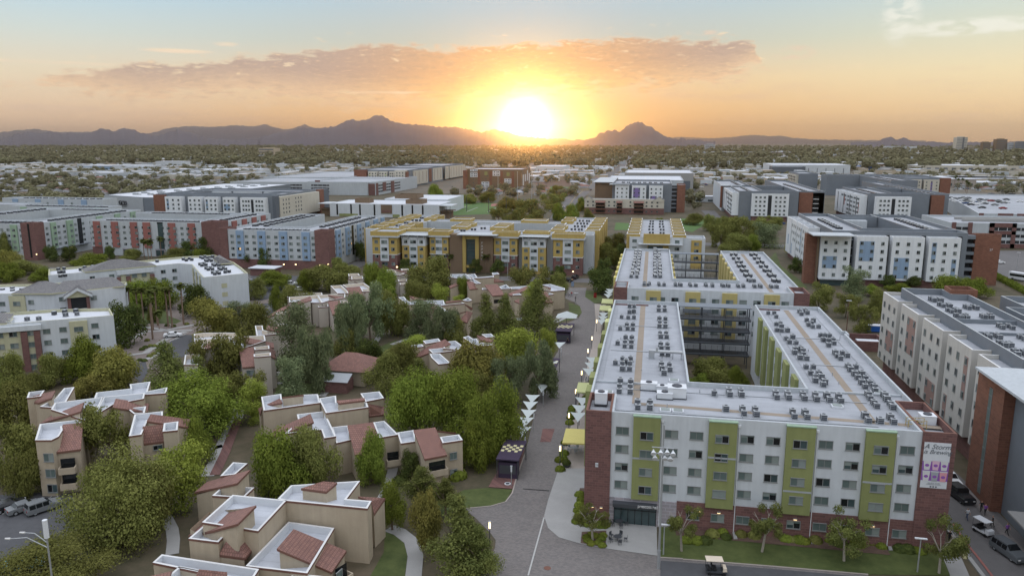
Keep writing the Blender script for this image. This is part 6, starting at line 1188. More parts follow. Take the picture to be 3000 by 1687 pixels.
# palms
def palmmesh(seed, n=26):
    r = random.Random(seed); b = MB()
    for k in range(n):
        th = r.uniform(0, 2*pi); up = r.uniform(-.9, 1.1); d = Vector((cos(th), sin(th), up)).normalized(); ln = r.uniform(.8,1.05); p0 = Vector((0,0,0)); side = d.cross(Vector((0,0,1))).normalized()
        for s in range(4):
            p1 = p0+d*ln*.25; w0 = (.10,.2,.24,.16)[s]; w1 = (.2,.24,.16,.01)[s]
            b.face([tuple(p0-side*w0), tuple(p1-side*w1), tuple(p1), tuple(p0)], 'leaf_palm'); b.face([tuple(p0), tuple(p1), tuple(p1+side*w1), tuple(p0+side*w0)], 'leaf_palm')
            p0 = p1; d = (d+Vector((0,0,-.32))).normalized()
    return b.mesh('crown')
PM = [palmmesh(3), palmmesh(4)]
b = MB(); b.tube((0,0,0),(0,0,.5),.022,.016,'palm_bark',8); b.tube((0,0,.5),(0,0,.9),.016,.017,'palm_bark',8); b.tube((0,0,.9),(0,0,1),.024,.014,'palm_bark',8); PT_ = b.mesh('trunk')
def palm(key, x, y, z, label, r=2., group='palms in the beige apartment court'):
    p = G(key, x, y, z); o = empty('palm_tree', (p[0], p[1], 0), label, 'palm', group)
    inst('crown', PM[rnd.randrange(2)], (p[0], p[1], z), rnd.uniform(0,6), r, parent=o); inst('trunk', PT_, (p[0], p[1], 0), 0, (z*1.1, z*1.1, z), parent=o)
PX_ = [815,885,940,965,1022,1062,1130,1165,1245,1275,1362,1125,905]
for i, (x, y, z) in enumerate([(815,382,10.5),(885,362,10.8),(940,358,10.6),(965,366,11),(1022,382,10.6),(1062,382,10.8),(1130,400,11),(1165,372,11),(1245,380,11),(1275,380,11.2),(1362,350,11.6),(1125,455,11),(905,375,10)]):
    palm('4', x, y, z, 'tall fan palm, '+ORD[sorted(PX_).index(x)]+' from the left in the beige apartment court')
palm('4', 702, 432, 8, 'shorter fan palm beside the tall glazed entrance of the gabled apartment building', 2.2, None); palm('4', 1190, 552, 5, 'shortest fan palm, with a green shaggy head on the court lawn', 2., None)
for x, y, lb in ((118,540,'first'),(195,560,'second'),(255,560,'third'),(440,500,'fourth')): palm('b', x, y, 9, lb+' palm from the left in front of the red-striped hall', 2.4, None)
palm('d', 1170, 910, 6, 'small palm beside the right brick tower of the blue-striped hall', 2.2, None)
palm('2', 825, 1150, 7, 'palm in front of the left brown wall of the mustard hall', 2.4, None); palm('2', 1090, 1160, 7, 'palm beside the vertical letters on the mustard hall', 2.4, None)
for x, y in ((900,490),(1490,580),(1540,600),(1600,600),(1660,625),(1680,655),(1510,560)): palm('v', x, y+20, 12, 'tall thin palm beyond the violet-striped hall', 3., 'thin palms beyond the violet-striped hall')
# shrubs
def shrubmesh(seed, m):
    r = random.Random(seed); b = MB()
    for _ in range(650):
        d = Vector((r.gauss(0,1), r.gauss(0,1), abs(r.gauss(0,1)))).normalized(); p = d*r.uniform(.75,1.05); u = d.orthogonal().normalized(); v = d.cross(u); a = r.uniform(0,6.28); u, v = u*cos(a)+v*sin(a), v*cos(a)-u*sin(a); l = r.uniform(.08,.17)
        i = len(b.v); b.v += [tuple(p-u*l), tuple(p+v*l), tuple(p+u*l), tuple(p-v*l)]; b.f.append((i,i+1,i+2,i+3)); b.m.append(b.mi(m))
    return b.mesh('shrub')
SM = {m: shrubmesh(i, m) for i, m in enumerate(('leaf_green','leaf_dark','leaf_olive'))}
def shrub(key, x, y, r, m, label, group=None):
    p = G(key, x, y, .3); inst('shrub', SM[m], (p[0],p[1],.1), rnd.uniform(0,6), (r,r,r*.85), label=label, cat='shrub', group=group)
shrub('8',870,690,1.75,'leaf_green','round clipped bush at the right end of the middle tan building'); shrub('8',445,735,1.4,'leaf_dark','dark bush by the footpath of the middle tan building')
for x, y in ((1850,1150),(1860,1175),(1885,1195),(1885,1130),(1920,1140),(1975,1135),(1965,1160),(1940,1190),(1970,1210)): shrub('8',x,y,.62,'leaf_green','low green shrub in the square planter by the entrance plaza','shrubs in the square planter')
for x, y in ((1800,830),(1815,870),(1800,910),(1790,950),(1800,990),(1780,1030),(1820,1030),(1860,1050),(1900,1055),(1950,1060),(1985,1060)): shrub('8',x,y,.85,'leaf_green','leafy shrub in the bed along the left brick tower','shrubs along the left brick tower')
XS_ = [30,110,170,225,300,330,440,540,780,830,880,920,1000,1110,1190,1320,1370,1420,1500,1640,1700,1760,1800]
for x, y in ((30,1175),(110,1180),(170,1180),(225,1130),(300,1115),(330,1150),(440,1130),(540,1140),(780,1165),(830,1170),(880,1175),(920,1185),(1000,1175),(1110,1170),(1190,1200),(1320,1200),(1370,1180),(1420,1190),(1500,1220),(1640,1240),(1700,1245),(1760,1250),(1800,1260)): shrub('9',x,y,rnd.uniform(.7,1.1),rnd.choice(('leaf_dark','leaf_green','leaf_olive')),'shrub against the brick plinth, '+ordw(XS_.index(x))+' from the left along the front lawn','shrubs along the front lawn')
for x, y in ((1110,762),(1135,805),(1165,805),(1200,808),(1160,865),(1130,880),(1205,840),(1095,815),(1070,830),(1055,912),(1090,915),(1000,930),(1410,640),(1310,655),(1260,650),(1180,560)): shrub('4',x,y,.75,rnd.choice(('leaf_dark','leaf_olive')),'small round shrub in the gravel of the palm court','shrubs in the palm court')
for x, y in ((1850,60),(1855,100),(1830,150),(1750,180),(1745,210),(1740,250),(1730,290),(1700,440),(1690,520),(1680,560),(1660,640),(1655,570)): shrub('8',x-8,y,.9,'leaf_green','green shrub in the planting strip between the mall and the lime-striped hall','shrubs along the mall')
b = MB(); r = random.Random(2)
pA, pB = Vector(G('3',2330,1290,.9)), Vector(G('3',2700,1480,.9))
for _ in range(5200):
    q = pA.lerp(pB, r.random())+Vector((r.uniform(-1.3,1.3), r.uniform(-1.3,1.3), r.uniform(-.8,.9))); a = r.uniform(0,6.28); l = r.uniform(.15,.32); i = len(b.v)
    b.v += [(q.x-l*cos(a),q.y-l*sin(a),q.z),(q.x,q.y,q.z+l),(q.x+l*cos(a),q.y+l*sin(a),q.z),(q.x,q.y-.1,q.z-l)]; b.f.append((i,i+1,i+2,i+3)); b.m.append(b.mi('leaf_green'))
b.build('hedge', label='long clipped green hedge along the car park at the right edge', cat='hedge')
# ------------------------------------------------------------ street furniture of the mall
def sail(key, x, y, w_=2.8, ln=2.5, z=3.3, i=0, side='right', flip=1):
    p = G(key, x, y, z); o = empty('shade_sail', (p[0], p[1]-ln*.35, 0), 'white triangular shade sail, '+ORD[i]+' nearest on the '+side+' side of the mall', 'shade sail', 'triangular shade sails on the '+side+' side'); b = MB(); nx = 8
    A = Vector((p[0]-w_/2*1.1, p[1]+.2, z+.35)); B = Vector((p[0]+w_/2, p[1]+.5, z+.35)); C_ = Vector((p[0]+.1, p[1]-ln, z-.5)); M_ = (A+B+C_)/3-Vector((0,0,.25))
    def pt(u, v):
        w__ = 1-u-v; q = A*u+B*v+C_*w__; s = 27*u*v*w__; c_ = .16*(u*v+v*w__+w__*u)*3; q = q+(M_-q)*c_*.9; return q
    for a in range(nx):
        for c in range(nx-a):
            u, v = a/nx, c/nx; d = 1/nx
            b.face([tuple(pt(u,v)), tuple(pt(u+d,v)), tuple(pt(u,v+d))], 'sail')
            if a+c < nx-1: b.face([tuple(pt(u+d,v)), tuple(pt(u+d,v+d)), tuple(pt(u,v+d))], 'sail')
    b.build('canvas', o); b = MB(); b.tube((p[0],p[1]-ln*.42,0),(p[0],p[1]-ln*.42,z-.25),.07,.05,'metal_dark',6); b.tube((p[0],p[1]-ln*.42,z-.35),tuple(A),.03,.02,'metal_dark',5); b.tube((p[0],p[1]-ln*.42,z-.35),tuple(B),.03,.02,'metal_dark',5); b.build('pole', o)
for i, (x, y) in enumerate(((1790,1325),(1800,1268),(1822,1210),(1870,990),(1885,945),(1895,905),(1965,618),(1975,592),(1980,565),(2015,424),(2022,402),(2030,385))): sail('5', x, y, side='right', i=i)
for i, (x, y) in enumerate(((1375,1432),(1395,1362),(1415,1303),(1428,1242),(1445,1190),(1520,1110),(1592,935),(1650,790))): sail('5', x, y, side='left', i=i)
def canopy(pts, key, z, m, label):
    q = [G(key, a, c, z) for a, c in pts]; cx = sum(p[0] for p in q)/4; cy = sum(p[1] for p in q)/4; o = empty('canopy', (cx, cy, 0), label, 'canopy'); b = MB()
    b.face([(*p[:2], z) for p in ccw(q)], m); b.face([(*p[:2], z-.25) for p in reversed(ccw(q))], m)
    qq = ccw(q)
    for i in range(4): b.face([(*qq[i][:2],z-.25),(*qq[(i+1) % 4][:2],z-.25),(*qq[(i+1) % 4][:2],z),(*qq[i][:2],z)], m)
    b.build('roof', o); b = MB()
    for p in qq: x = p[0]+(cx-p[0])*.04; y = p[1]+(cy-p[1])*.04; b.tube((x,y,0),(x,y,z-.25),.07,.07,'metal_dark',6)
    b.build('post', o)
canopy([(1695,332),(1845,340),(1843,448),(1667,440)], '8', 3.4, 'canopy_yellow', 'flat yellow canopy over a cafe table beside the left brick tower')
canopy([(1788,1080),(1905,1085),(1900,1160),(1770,1152)], '5', 3.4, 'canopy_lime', 'flat lime canopy in the row of sails along the hall')
canopy([(1970,450),(2060,455),(2055,487),(1962,482)], '5', 3.4, 'canopy_lime', 'farthest flat lime canopy at the top of the mall')
canopy([(1955,500),(2035,503),(2030,540),(1948,535)], '5', 3.4, 'canopy_lime', 'second farthest flat lime canopy on the mall')
def kiosk(x, y, lw, ld, label, key='8', box=True):
    p = G(key, x, y, 0); o = empty('kiosk', (p[0], p[1], 0), label, 'kiosk'); x, y = p[0], p[1]; b = MB(); b.box(x-lw/2,y,3.2,x+lw/2,y+ld,3.4,'purple'); b.build('roof', o); b = MB()
    for i in range(6):
        for j in range(4):
            if (i+j) % 2 == 0: b.box(x-lw/2+.15+i*(lw-.3)/6,y+ld*.38+j*ld*.09,3.402,x-lw/2+.1+(i+1)*(lw-.3)/6,y+ld*.38+(j+1)*ld*.09,3.43,'lemon')
    b.build('roof_check', o); b = MB()
    for a in (x-lw/2+.08, x+lw/2-.2):
        for c in (y+.1, y+ld-.2): b.box(a,c,0,a+.12,c+.12,3.2,'metal_dark')
    b.build('post', o)
    if box: b = MB(); b.box(x-lw/2+.3,y+.3,0,x+lw/2-.3,y+2.4,2.7,'purple'); b.box(x-lw/2+.5,y+.28,.9,x+lw/2-.5,y+.29,2.3,'metal_dark'); b.build('booth', o)
kiosk(1252, 722, 3.6, 8.0, 'dark purple kiosk with a yellow chequered roof on the brick paving, nearest'); kiosk(1672, 790, 4.2, 9., 'far purple kiosk with a yellow chequered roof beside the open square sail', '5'); kiosk(1552, 1085, 3.8, 8, 'middle purple shelter with a yellow chequered roof under the mall-edge trees', '5', False)
p = G('5', 1700, 665, 0); o = empty('umbrella_sail', p, 'peaked white square umbrella sail above the far kiosk', 'shade sail'); b = MB(); x, y = p[0], p[1]
c4 = [(x-2.9,y-2.4,3.2),(x+2.9,y-2.4,3.2),(x+2.9,y+2.4,3.2),(x-2.9,y+2.4,3.2)]
for i in range(4): b.face([c4[i], c4[(i+1) % 4], (x,y,4.7)], 'sail')
b.build('canvas', o); b = MB(); b.tube((x,y,0),(x,y,4.65),.08,.06,'metal_dark'); b.build('pole', o)
def lamp(key, x, y, h, lit, label, group=None):
    p = G(key, x, y, 0); o = empty('street_lamp', p, label, 'street lamp', group); b = MB(); b.tube((p[0],p[1],0),(p[0],p[1],h-.9),.07,.06,'metal' if not lit else 'metal_dark'); b.build('post', o)
    b = MB(); b.tube((p[0],p[1],h-.9),(p[0],p[1],h),.13,.13,'lamp_glow' if lit else 'white_paint',8); b.box(p[0]-.16,p[1]-.16,h,p[0]+.16,p[1]+.16,h+.06,'metal'); b.build('lamp_head', o)
for x, y in ((1890,835),(1860,935),(1812,1110),(1768,1258),(1716,1448),(1925,700)): lamp('5', x, y, 3.5, True, 'slim glowing post lamp, '+ORD[[1448,1258,1110,935,835,700].index(y)]+' nearest along the right side of the mall', 'lit mall lamps')
lamp('8', 1650, 620, 3.6, True, 'slim lit post lamp in front of the yellow canopy')
for x, y in ((1658,925),(1603,1070),(1523,1265),(1452,1448)): lamp('5', x, y, 3.3, False, 'slim unlit post lamp, '+ORD[[1448,1265,1070,925].index(y)]+' nearest along the left side of the mall', 'unlit mall lamps')
lamp('8', 1385, 540, 3.3, False, 'slim unlit post lamp beside the purple kiosk roof'); lamp('8', 1283, 770, 3.3, False, 'slim unlit post lamp on the brick paving before the kiosk'); lamp('8', 1120, 1195, 3., True, 'short lit lamp bar beside the tawny pine at the plaza edge')
for i, (k, x, y) in enumerate((('d',900,1010),('d',1055,988),('d',1445,836),('d',1268,905),('d',440,992),('d',215,990),('d',2345,1040),('2',1750,1275),('2',425,1240),('a',712,800),('a',530,650),('a',1380,672),('u',1950,1090))):
    p = G(k, x, y, 2.8); o = empty('wall_light', p, 'small warm light glowing at a hall foot, '+ORD[i]+' of those lit in the distance', 'light', 'small warm lights at the hall feet'); b = MB(); b.tube((p[0],p[1]-.6,2.6),(p[0],p[1]-.6,2.95),.28,.28,'lamp_glow',8); b.build('lamp_head', o); b = MB(); b.tube((p[0],p[1]-.6,0),(p[0],p[1]-.6,2.6),.06,.06,'metal_dark'); b.build('post', o)
# tall sports light mast
p = G('8', 2390, 1400, 0); o = empty('floodlight_mast', p, 'tall grey floodlight mast with white lamp heads in front of the lime-striped hall', 'floodlight mast'); x, y = 2.25, 86.9; o.location = (x, y, 0)
b = MB(); b.tube((x,y,0),(x,y,2.6),.2,.2,'metal',10); b.tube((x,y,2.6),(x,y,18.9),.15,.08,'metal',10); b.build('mast', o)
b = MB(); b.box(x-1.35,y-.08,15.95,x+1.25,y+.02,16.05,'metal'); b.box(x-1.2,y-.08,15.2,x+1.2,y+.02,15.3,'metal'); b.build('cross_arm', o)
for dx, z in ((-1.15,15.6),(-.3,15.65),(.45,15.75),(1.15,15.65),(-.95,14.95),(0.2,15.),(.85,14.95)):
    b = MB(); b.tube((x+dx,y-.12,z),(x+dx+.02,y-.5,z-.28),.12,.36,'white_paint',10); b.tube((x+dx,y-.12,z),(x+dx,y-.02,z+.15),.1,.06,'metal',8); b.build('lamp_head', o)
# lamp post with an antenna over the parking lot
p = G('7', 375, 1420, 0); o = empty('street_lamp', (-61.4, 63.5, 0), 'grey street lamp with two curved arms and a white antenna cylinder', 'street lamp')
q = Vector(G('7', 355, 1170, 9.6)); x, y = q.x, q.y; o.location = (x, y, 0); b = MB(); b.tube((x,y,0),(x,y,9.8),.12,.09,'metal',8); b.build('post', o); b = MB(); b.tube((x,y,9.8),(x,y,11.9),.26,.26,'white_paint',12); b.build('antenna', o)
for e, z0 in (((-2.2,-.5,10.35),9.2),((-3.1,-1.5,10.1),8.6)):
    b = MB(); a = Vector((x,y,z0)); c = Vector((x+e[0]*.55,y+e[1]*.55,e[2])); d = Vector((x+e[0],y+e[1],e[2]+.1)); b.tube(a,c,.06,.05,'metal'); b.tube(c,d,.05,.04,'metal'); b.tube(d,d+Vector((-.55,-.1,.02)),.12,.09,'cap_white',8); b.build('lamp_arm', o)
# other poles
def pole(key, x, y, h, label, m='metal', head=True, group=None, r=.1):
    p = G(key, x, y, 0); o = empty('light_pole', p, label, 'light pole', group); b = MB(); b.tube((p[0],p[1],0),(p[0],p[1],h),r,r*.7,m); b.build('pole', o)
    if head: b = MB(); b.box(p[0]-.7,p[1]-.12,h,p[0]+.7,p[1]+.12,h+.14,'white_paint'); b.build('lamp_head', o)
pole('6',1235,705,9,'tall brown post with a box head on the side lawn','brown_trim',True,None,.12); pole('8',2430,1290,4.2,'slender garden lamp post on the front lawn left of the mast'); pole('9',1770,1420,4.5,'thin lamp post at the right end of the front lawn')
for x, y in ((60,650),(280,665),(457,668),(495,600),(525,560)): pole('s', x, y, 11.5, 'dark net pole beside the sports field', 'metal_dark', False, 'net poles around the sports field', .3)
for x, y in ((570,545),(713,530),(375,520)): pole('s', x, y, 26, 'tall pale floodlight pole beyond the sports field', 'metal', True, 'floodlight poles beyond the sports field', .25)
for x, y in ((805,200),(1030,215),(1530,180),(1790,240),(2260,235),(2055,340)): pole('f', x, y+40, 7, 'thin lamp pole on the top deck of the large pale car park', 'metal_dark', False, 'lamp poles on the car park deck', .12)
pole('3',2520,1260,7,'double-headed lamp pole in the car park right of hall 27'); pole('2',1255,1330,9,'pale lamp pole in front of the mustard hall'); pole('d',555,1080,8,'grey lamp pole in front of the blue-striped hall'); pole('5',1770,500,4,'short sign post with boards on the round lawn')
# small banners, table sets, planters
def tableset(key, x, y, label, m='metal_dark'):
    p = G(key, x, y, 0); o = empty('table_set', p, label, 'table set'); x, y = p[0], p[1]; b = MB(); b.tube((x,y,.72),(x,y,.76),.55,.55,m,12); b.tube((x,y,.15),(x,y,.72),.05,.05,m); b.build('table', o)
    for k in range(5):
        a = k*1.257; cx, cy = x+1.05*cos(a), y+1.05*sin(a); M = Matrix.Translation((cx,cy,.14)) @ Matrix.Rotation(a, 4, 'Z'); b = MB(); b.box(-.22,-.22,.4,.22,.22,.45,m,M); b.box(.19,-.22,.45,.23,.22,.85,m,M)
        for s in (-.2,.17):
            for t in (-.2,.17): b.box(s,t,0,s+.03,t+.03,.4,m,M)
        b.build('chair', o)
tableset('8',2095,1065,'dark round table with chairs next to the hall entrance doors'); tableset('8',2085,1185,'dark round table with chairs in the middle of the entrance plaza'); tableset('8',1760,510,'pale round cafe table with seats under the yellow canopy','ac_grey'); tableset('5',1880,1080,'pale cafe table under the lime canopy','ac_grey')
p = G('8',1700,625,0); o = empty('shrub_pot', p, 'round planter with a reddish bush at the end of the cafe pavement', 'planter'); b = MB(); b.tube(p,(p[0],p[1],.6),.5,.7,'metal_dark',12); b.build('pot', o); inst('foliage', SM['leaf_dark'], (p[0],p[1],.6), 0, .75, parent=o)
p = G('8',1878,1130,0); o = empty('pole_banner', p, 'small purple and white banner on a post in front of the square planter', 'banner'); b = MB(); b.tube(p,(p[0],p[1],3.2),.05,.05,'metal'); b.build('post', o); b = MB(); b.box(p[0]-.55,p[1]-.03,1.6,p[0]-.06,p[1]+.0,3.1,'banner_purple'); b.box(p[0]-.48,p[1]-.035,2.5,p[0]-.14,p[1]-.03,2.95,'white_paint'); b.box(p[0]-.48,p[1]-.035,1.75,p[0]-.14,p[1]-.03,2.2,'white_paint'); b.build('banner_cloth', o)
for key, x, y, lb in (('2',1745,1395,'blue sign board standing at the far end of the mall'),('5',1915,450,'red upright banner sign beside the far mall trees')):
    p = G(key, x, y, 0); b = MB(); b.box(p[0]-.5,p[1]-.05,.3,p[0]+.5,p[1]+.05,2.,'blue_panel' if key == '2' else 'car_red'); b.box(p[0]-.06,p[1]-.04,0,p[0]+.06,p[1]+.04,.3,'metal'); b.build('sign_board', label=lb, cat='sign')
for k in range(2):
    p = G('k', 885+k*25, 130, 0); o = empty('water_tank', p, ('left' if k == 0 else 'right')+' blue drum of the pair beside the clay-roofed pavilion', 'drum'); b = MB(); b.tube(p,(p[0],p[1],1.3),.42,.42,'blue_paint',12); b.tube((p[0],p[1],1.3),(p[0],p[1],1.9),.2,.2,'white_paint',10); b.build('drum', o)
p = G('9',2130,1310,0); b = MB(); b.tube(p,(p[0],p[1],.9),.3,.22,'lemon',10); b.build('utility_post', label='short cream utility post on the grass strip near the right road', cat='utility post')
for x, y in ((970,1185),(1555,1235),(385,1150)):
    q = [G('9', x-12, y-30, 0), G('9', x+10, y-30, 0), G('9', x+28, y+28, 0), G('9', x, y+28, 0)]; b = MB(); b.prism([p[:2] for p in ccw(q)], .18, .3, 'concrete'); b.build('splash_block', label='pale concrete splash block below a downspout of the lime-striped hall', cat='splash block', group='splash blocks under the downspouts')
p = G('8', 1255, 750, .16); b = MB(); b.tube((p[0],p[1],.15),(p[0],p[1],.2),.5,.5,'white_paint',14); b.tube((p[0],p[1],.2),(p[0],p[1],.21),.33,.33,'metal_dark',14); b.build('drain_cover', label='round white-rimmed cover in the brick paving before the kiosk', cat='drain cover')
p = G('8', 1555, 1385, .12); b = MB(); b.tube((p[0],p[1],.1),(p[0],p[1],.125),.45,.45,'brown_trim',14); b.build('drain_cover', label='rusty round cover in the plaza paving', cat='drain cover')
sheet('brick_inlay', GP(['8',(1520,340),(1610,340),(1580,440),(1500,440)]), 'brick', .128)
# ------------------------------------------------------------ vehicles
def carmeshes(kind):
    """body, glass, wheel meshes; car points to +x, origin on the ground"""
    L_, Wd, Hh = {'sedan':(4.6,1.8,1.42),'suv':(4.7,1.9,1.75),'jeep':(4.4,1.9,1.85),'van':(5.2,2.0,2.0)}[kind]
    prof = {'sedan':[(-2.3,.55,.85),(-2.25,.95,.86),(-1.5,1.0,.88),(-.95,1.4,.68),(.35,1.42,.68),(1.05,1.0,.88),(2.1,.82,.86),(2.3,.6,.82)],
            'suv':[(-2.35,.6,.88),(-2.3,1.15,.9),(-2.05,1.7,.72),(.2,1.75,.72),(.95,1.15,.9),(2.15,1.02,.88),(2.35,.65,.84)],
            'jeep':[(-2.2,.7,.9),(-2.2,1.15,.92),(-2.1,1.82,.80),(.2,1.85,.8),(.55,1.2,.9),(2.05,1.12,.75),(2.2,.7,.75)],
            'van':[(-2.6,.6,.92),(-2.55,1.3,.95),(-2.4,1.95,.82),(1.0,1.98,.82),(1.8,1.25,.93),(2.5,.95,.9),(2.6,.6,.86)]}[kind]
    b = MB(); z0 = .32
    for (x0,h0,w0), (x1,h1,w1) in zip(prof, prof[1:]):
        b0, b1 = min(h0,.95), min(h1,.95); W0, W1 = .9*Wd/1.8, .9*Wd/1.8
        for s in (-1, 1):
            f = [(x0,s*W0,z0),(x1,s*W1,z0),(x1,s*W1,b1),(x0,s*W0,b0)]; b.face(f if s < 0 else f[::-1], 'BODY')
            if h0 > .96 or h1 > .96:
                f = [(x0,s*W0,b0),(x1,s*W1,b1),(x1,s*w1,h1),(x0,s*w0,h0)]; b.face(f if s < 0 else f[::-1], 'BODY')
        b.face([(x0,-w0,h0),(x1,-w1,h1),(x1,w1,h1),(x0,w0,h0)], 'BODY')
    a, c = prof[0], prof[-1]
    b.face([(a[0],.9,z0),(a[0],-.9,z0),(a[0],-a[2],a[1]),(a[0],a[2],a[1])], 'BODY'); b.face([(c[0],-.9,z0),(c[0],.9,z0),(c[0],c[2],c[1]),(c[0],-c[2],c[1])], 'BODY'); b.box(-2.2,-.85,.25,2.2,.85,.33,'metal_dark')
    g = MB(); tops = [q for q in prof if q[1] > 1.35]; r0, r1 = tops[0], tops[-1]; i0 = prof.index(r0)-1; i1 = prof.index(r1)+1; q0, q1 = prof[i0], prof[i1]
    def lerp(a, c, t): return tuple(a[i]+(c[i]-a[i])*t for i in range(3))
    f0, f1 = lerp(q1, r1, .08), lerp(q1, r1, .9); g.face([(f0[0]+.02,-f0[2]+.08,f0[1]+.02),(f0[0]+.02,f0[2]-.08,f0[1]+.02),(f1[0]+.02,f1[2]-.06,f1[1]+.02),(f1[0]+.02,-f1[2]+.06,f1[1]+.02)], 'glass_dark')
    f0, f1 = lerp(q0, r0, .1), lerp(q0, r0, .9); g.face([(f0[0]-.02,f0[2]-.08,f0[1]+.02),(f0[0]-.02,-f0[2]+.08,f0[1]+.02),(f1[0]-.02,-f1[2]+.06,f1[1]+.02),(f1[0]-.02,f1[2]-.06,f1[1]+.02)], 'glass_dark')
    for s in (-1, 1):
        zb, zt = 1.02, r0[1]-.1; n = 3 if kind != 'sedan' else 2; xa, xb = r0[0]-.25*(kind == 'sedan'), r1[0]+.3
        for k in range(n):
            a_, c_ = xa+(xb-xa)*k/n+.04, xa+(xb-xa)*(k+1)/n-.04; f = [(a_,s*(.9*Wd/1.8+.004-.02),zb),(c_,s*(.9*Wd/1.8-.016),zb),(c_,s*(r0[2]+.05),zt),(a_,s*(r0[2]+.05),zt)]; g.face(f if s < 0 else f[::-1], 'glass_dark')
    w_ = MB(); w_.tube((0,-.12,0),(0,.12,0),.34,.34,'tyre',14); w_.tube((0,-.125,0),(0,.125,0),.19,.19,'metal',10)
    l = MB(); l.box(-.06,-.16,-.07,.03,.16,.07,'cap_white'); t_ = MB(); t_.box(-.03,-.12,-.1,.05,.12,.1,'car_red')
    return b, g.mesh('window'), w_.mesh('wheel'), l.mesh('headlight'), t_.mesh('tail_light'), prof
CARS = {}
def car(loc, rz, kind, colr, label, group=None, parts=True):
    if kind not in CARS: CARS[kind] = carmeshes(kind)
    bm_, gm, wm, lm, tm, prof = CARS[kind]; key = (kind, colr)
    if key not in CARS: bm_.ms = [('car_'+colr if q == 'BODY' or q.startswith('car_') else q) for q in bm_.ms]; CARS[key] = bm_.mesh('body')
    o = empty('parked_car', loc, label, 'car', group, rz)
    def ch(n_, me, p, r=0.):
        c = bpy.data.objects.new(n_, me); col.objects.link(c); c.parent = o; c.location = p; c.rotation_euler = (0,0,r)
    ch('body', CARS[key], (0,0,0)); ch('window', gm, (0,0,0))
    if parts:
        for x in (-1.4,1.4):
            for y in (-.82,.82): ch('wheel', wm, (x,y,.34))
        for y in (-.6,.6): ch('headlight', lm, (prof[-1][0],y,.68)); ch('tail_light', tm, (prof[0][0],y,.8))
    return o
def carat(key, x, y, rz, kind, c, label, group=None, z=.1, parts=True): return car(G(key, x, y, z), rz, kind, c, label, group, parts)
carat('4',1305,738,.42,'sedan','white','white saloon car parked by the palm court')
carat('7',335,950,1.05,'suv','silver','silver estate car, rightmost of the row in the lower left parking lot'); carat('7',190,950,1.05,'sedan','silver','silver saloon, second from the right in the lower left parking lot'); carat('7',70,940,1.05,'sedan','black','dark saloon, third from the right in the lower left parking lot'); carat('7',-40,950,1.05,'sedan','grey','dark grey car cut by the left edge in the parking lot')
carat('7',190,1385,.55,'sedan','cyan','pale blue car under the street lamp at the lower left corner')
carat('9',2010,745,-1.45,'suv','white','white car between the right brick tower and the rust brick hall'); carat('9',2095,865,-1.35,'jeep','black','black open-sided jeep on the right side street'); carat('9',2460,1290,-1.25,'suv','grey','dark grey estate car at the lower right edge')
carat('6',1440,690,0,'suv','blue','dark blue vehicle behind the brick enclosure'); carat('3',2385,1215,0.1,'sedan','white','white saloon alone in the car park right of hall 27'); carat('3',745,920,.2,'suv','blue','dark blue van at the foot of the grey and white hall')
carat('2',1705,1350,2.9,'sedan','black','black car stopped at the far end of the mall'); carat('2',1765,1330,1.4,'suv','black','dark vehicle beside the entrance of the mustard hall')
for i, (x, y, c, lb) in enumerate(((2110,345,'white','white car, second from the right in the little car park'),(2200,350,'white','white car half behind a tree in the little car park'),(1900,330,'silver','silver car at the white end wall'),(2112,310,'grey','dark grey car beside the brick shed'),(2265,390,'white','white car top visible between two trees'))): carat('4', x, y, .5, 'suv' if i % 2 else 'sedan', c, lb)
# golf carts
def cart(key, x, y, rz, roofm, label):
    p = G(key, x, y, .1); o = empty('golf_cart', p, label, 'golf cart', None, rz)
    def ch(n_, b, pl=None):
        c = bpy.data.objects.new(n_, b.mesh(n_)); col.objects.link(c); c.parent = o
        if pl: c.location = pl
    bodc = roofm if roofm == 'white_paint' else 'metal_dark'; b = MB(); b.box(-1.2,-.6,.35,1.2,.6,.55,bodc); b.face([(.7,-.6,.55),(1.25,-.55,.5),(1.2,-.5,.95),(.75,-.55,1.)], roofm); b.face([(.75,-.55,1.),(1.2,-.5,.95),(1.2,.5,.95),(.75,.55,1.)], roofm); b.face([(1.25,.55,.5),(.7,.6,.55),(.75,.55,1.),(1.2,.5,.95)], roofm); b.face([(1.25,-.55,.5),(1.25,.55,.5),(1.2,.5,.95),(1.2,-.5,.95)], roofm); ch('body', b)
    b = MB(); b.box(-.5,-.55,.7,0,.55,.85,'black_cloth'); b.box(-.6,-.55,.85,-.48,.55,1.25,'black_cloth'); b.box(-1.2,-.55,.7,-.75,.55,.85,'black_cloth'); ch('seat', b)
    b = MB(); b.box(-1.3,-.62,1.88,.75,.62,1.96,roofm); ch('roof', b); b = MB()
    for x_ in (-1.2,.65):
        for y_ in (-.56,.56): b.tube((x_,y_,.55),(x_,y_,1.88),.025,.025,'metal_dark',5)
    ch('post', b); wm = MB(); wm.tube((0,-.1,0),(0,.1,0),.23,.23,'tyre',12); me = wm.mesh('wheel')
    for x_ in (-.85,.85):
        for y_ in (-.55,.55):
            c = bpy.data.objects.new('wheel', me); col.objects.link(c); c.parent = o; c.location = (x_,y_,.23)
    return p
cart('9',250,1425,0.1,'beige_parapet','cream-roofed golf cart on the plaza at the bottom of the view'); cart('9',2265,1125,-1.1,'white_paint','white golf cart with a pale roof on the right side street')
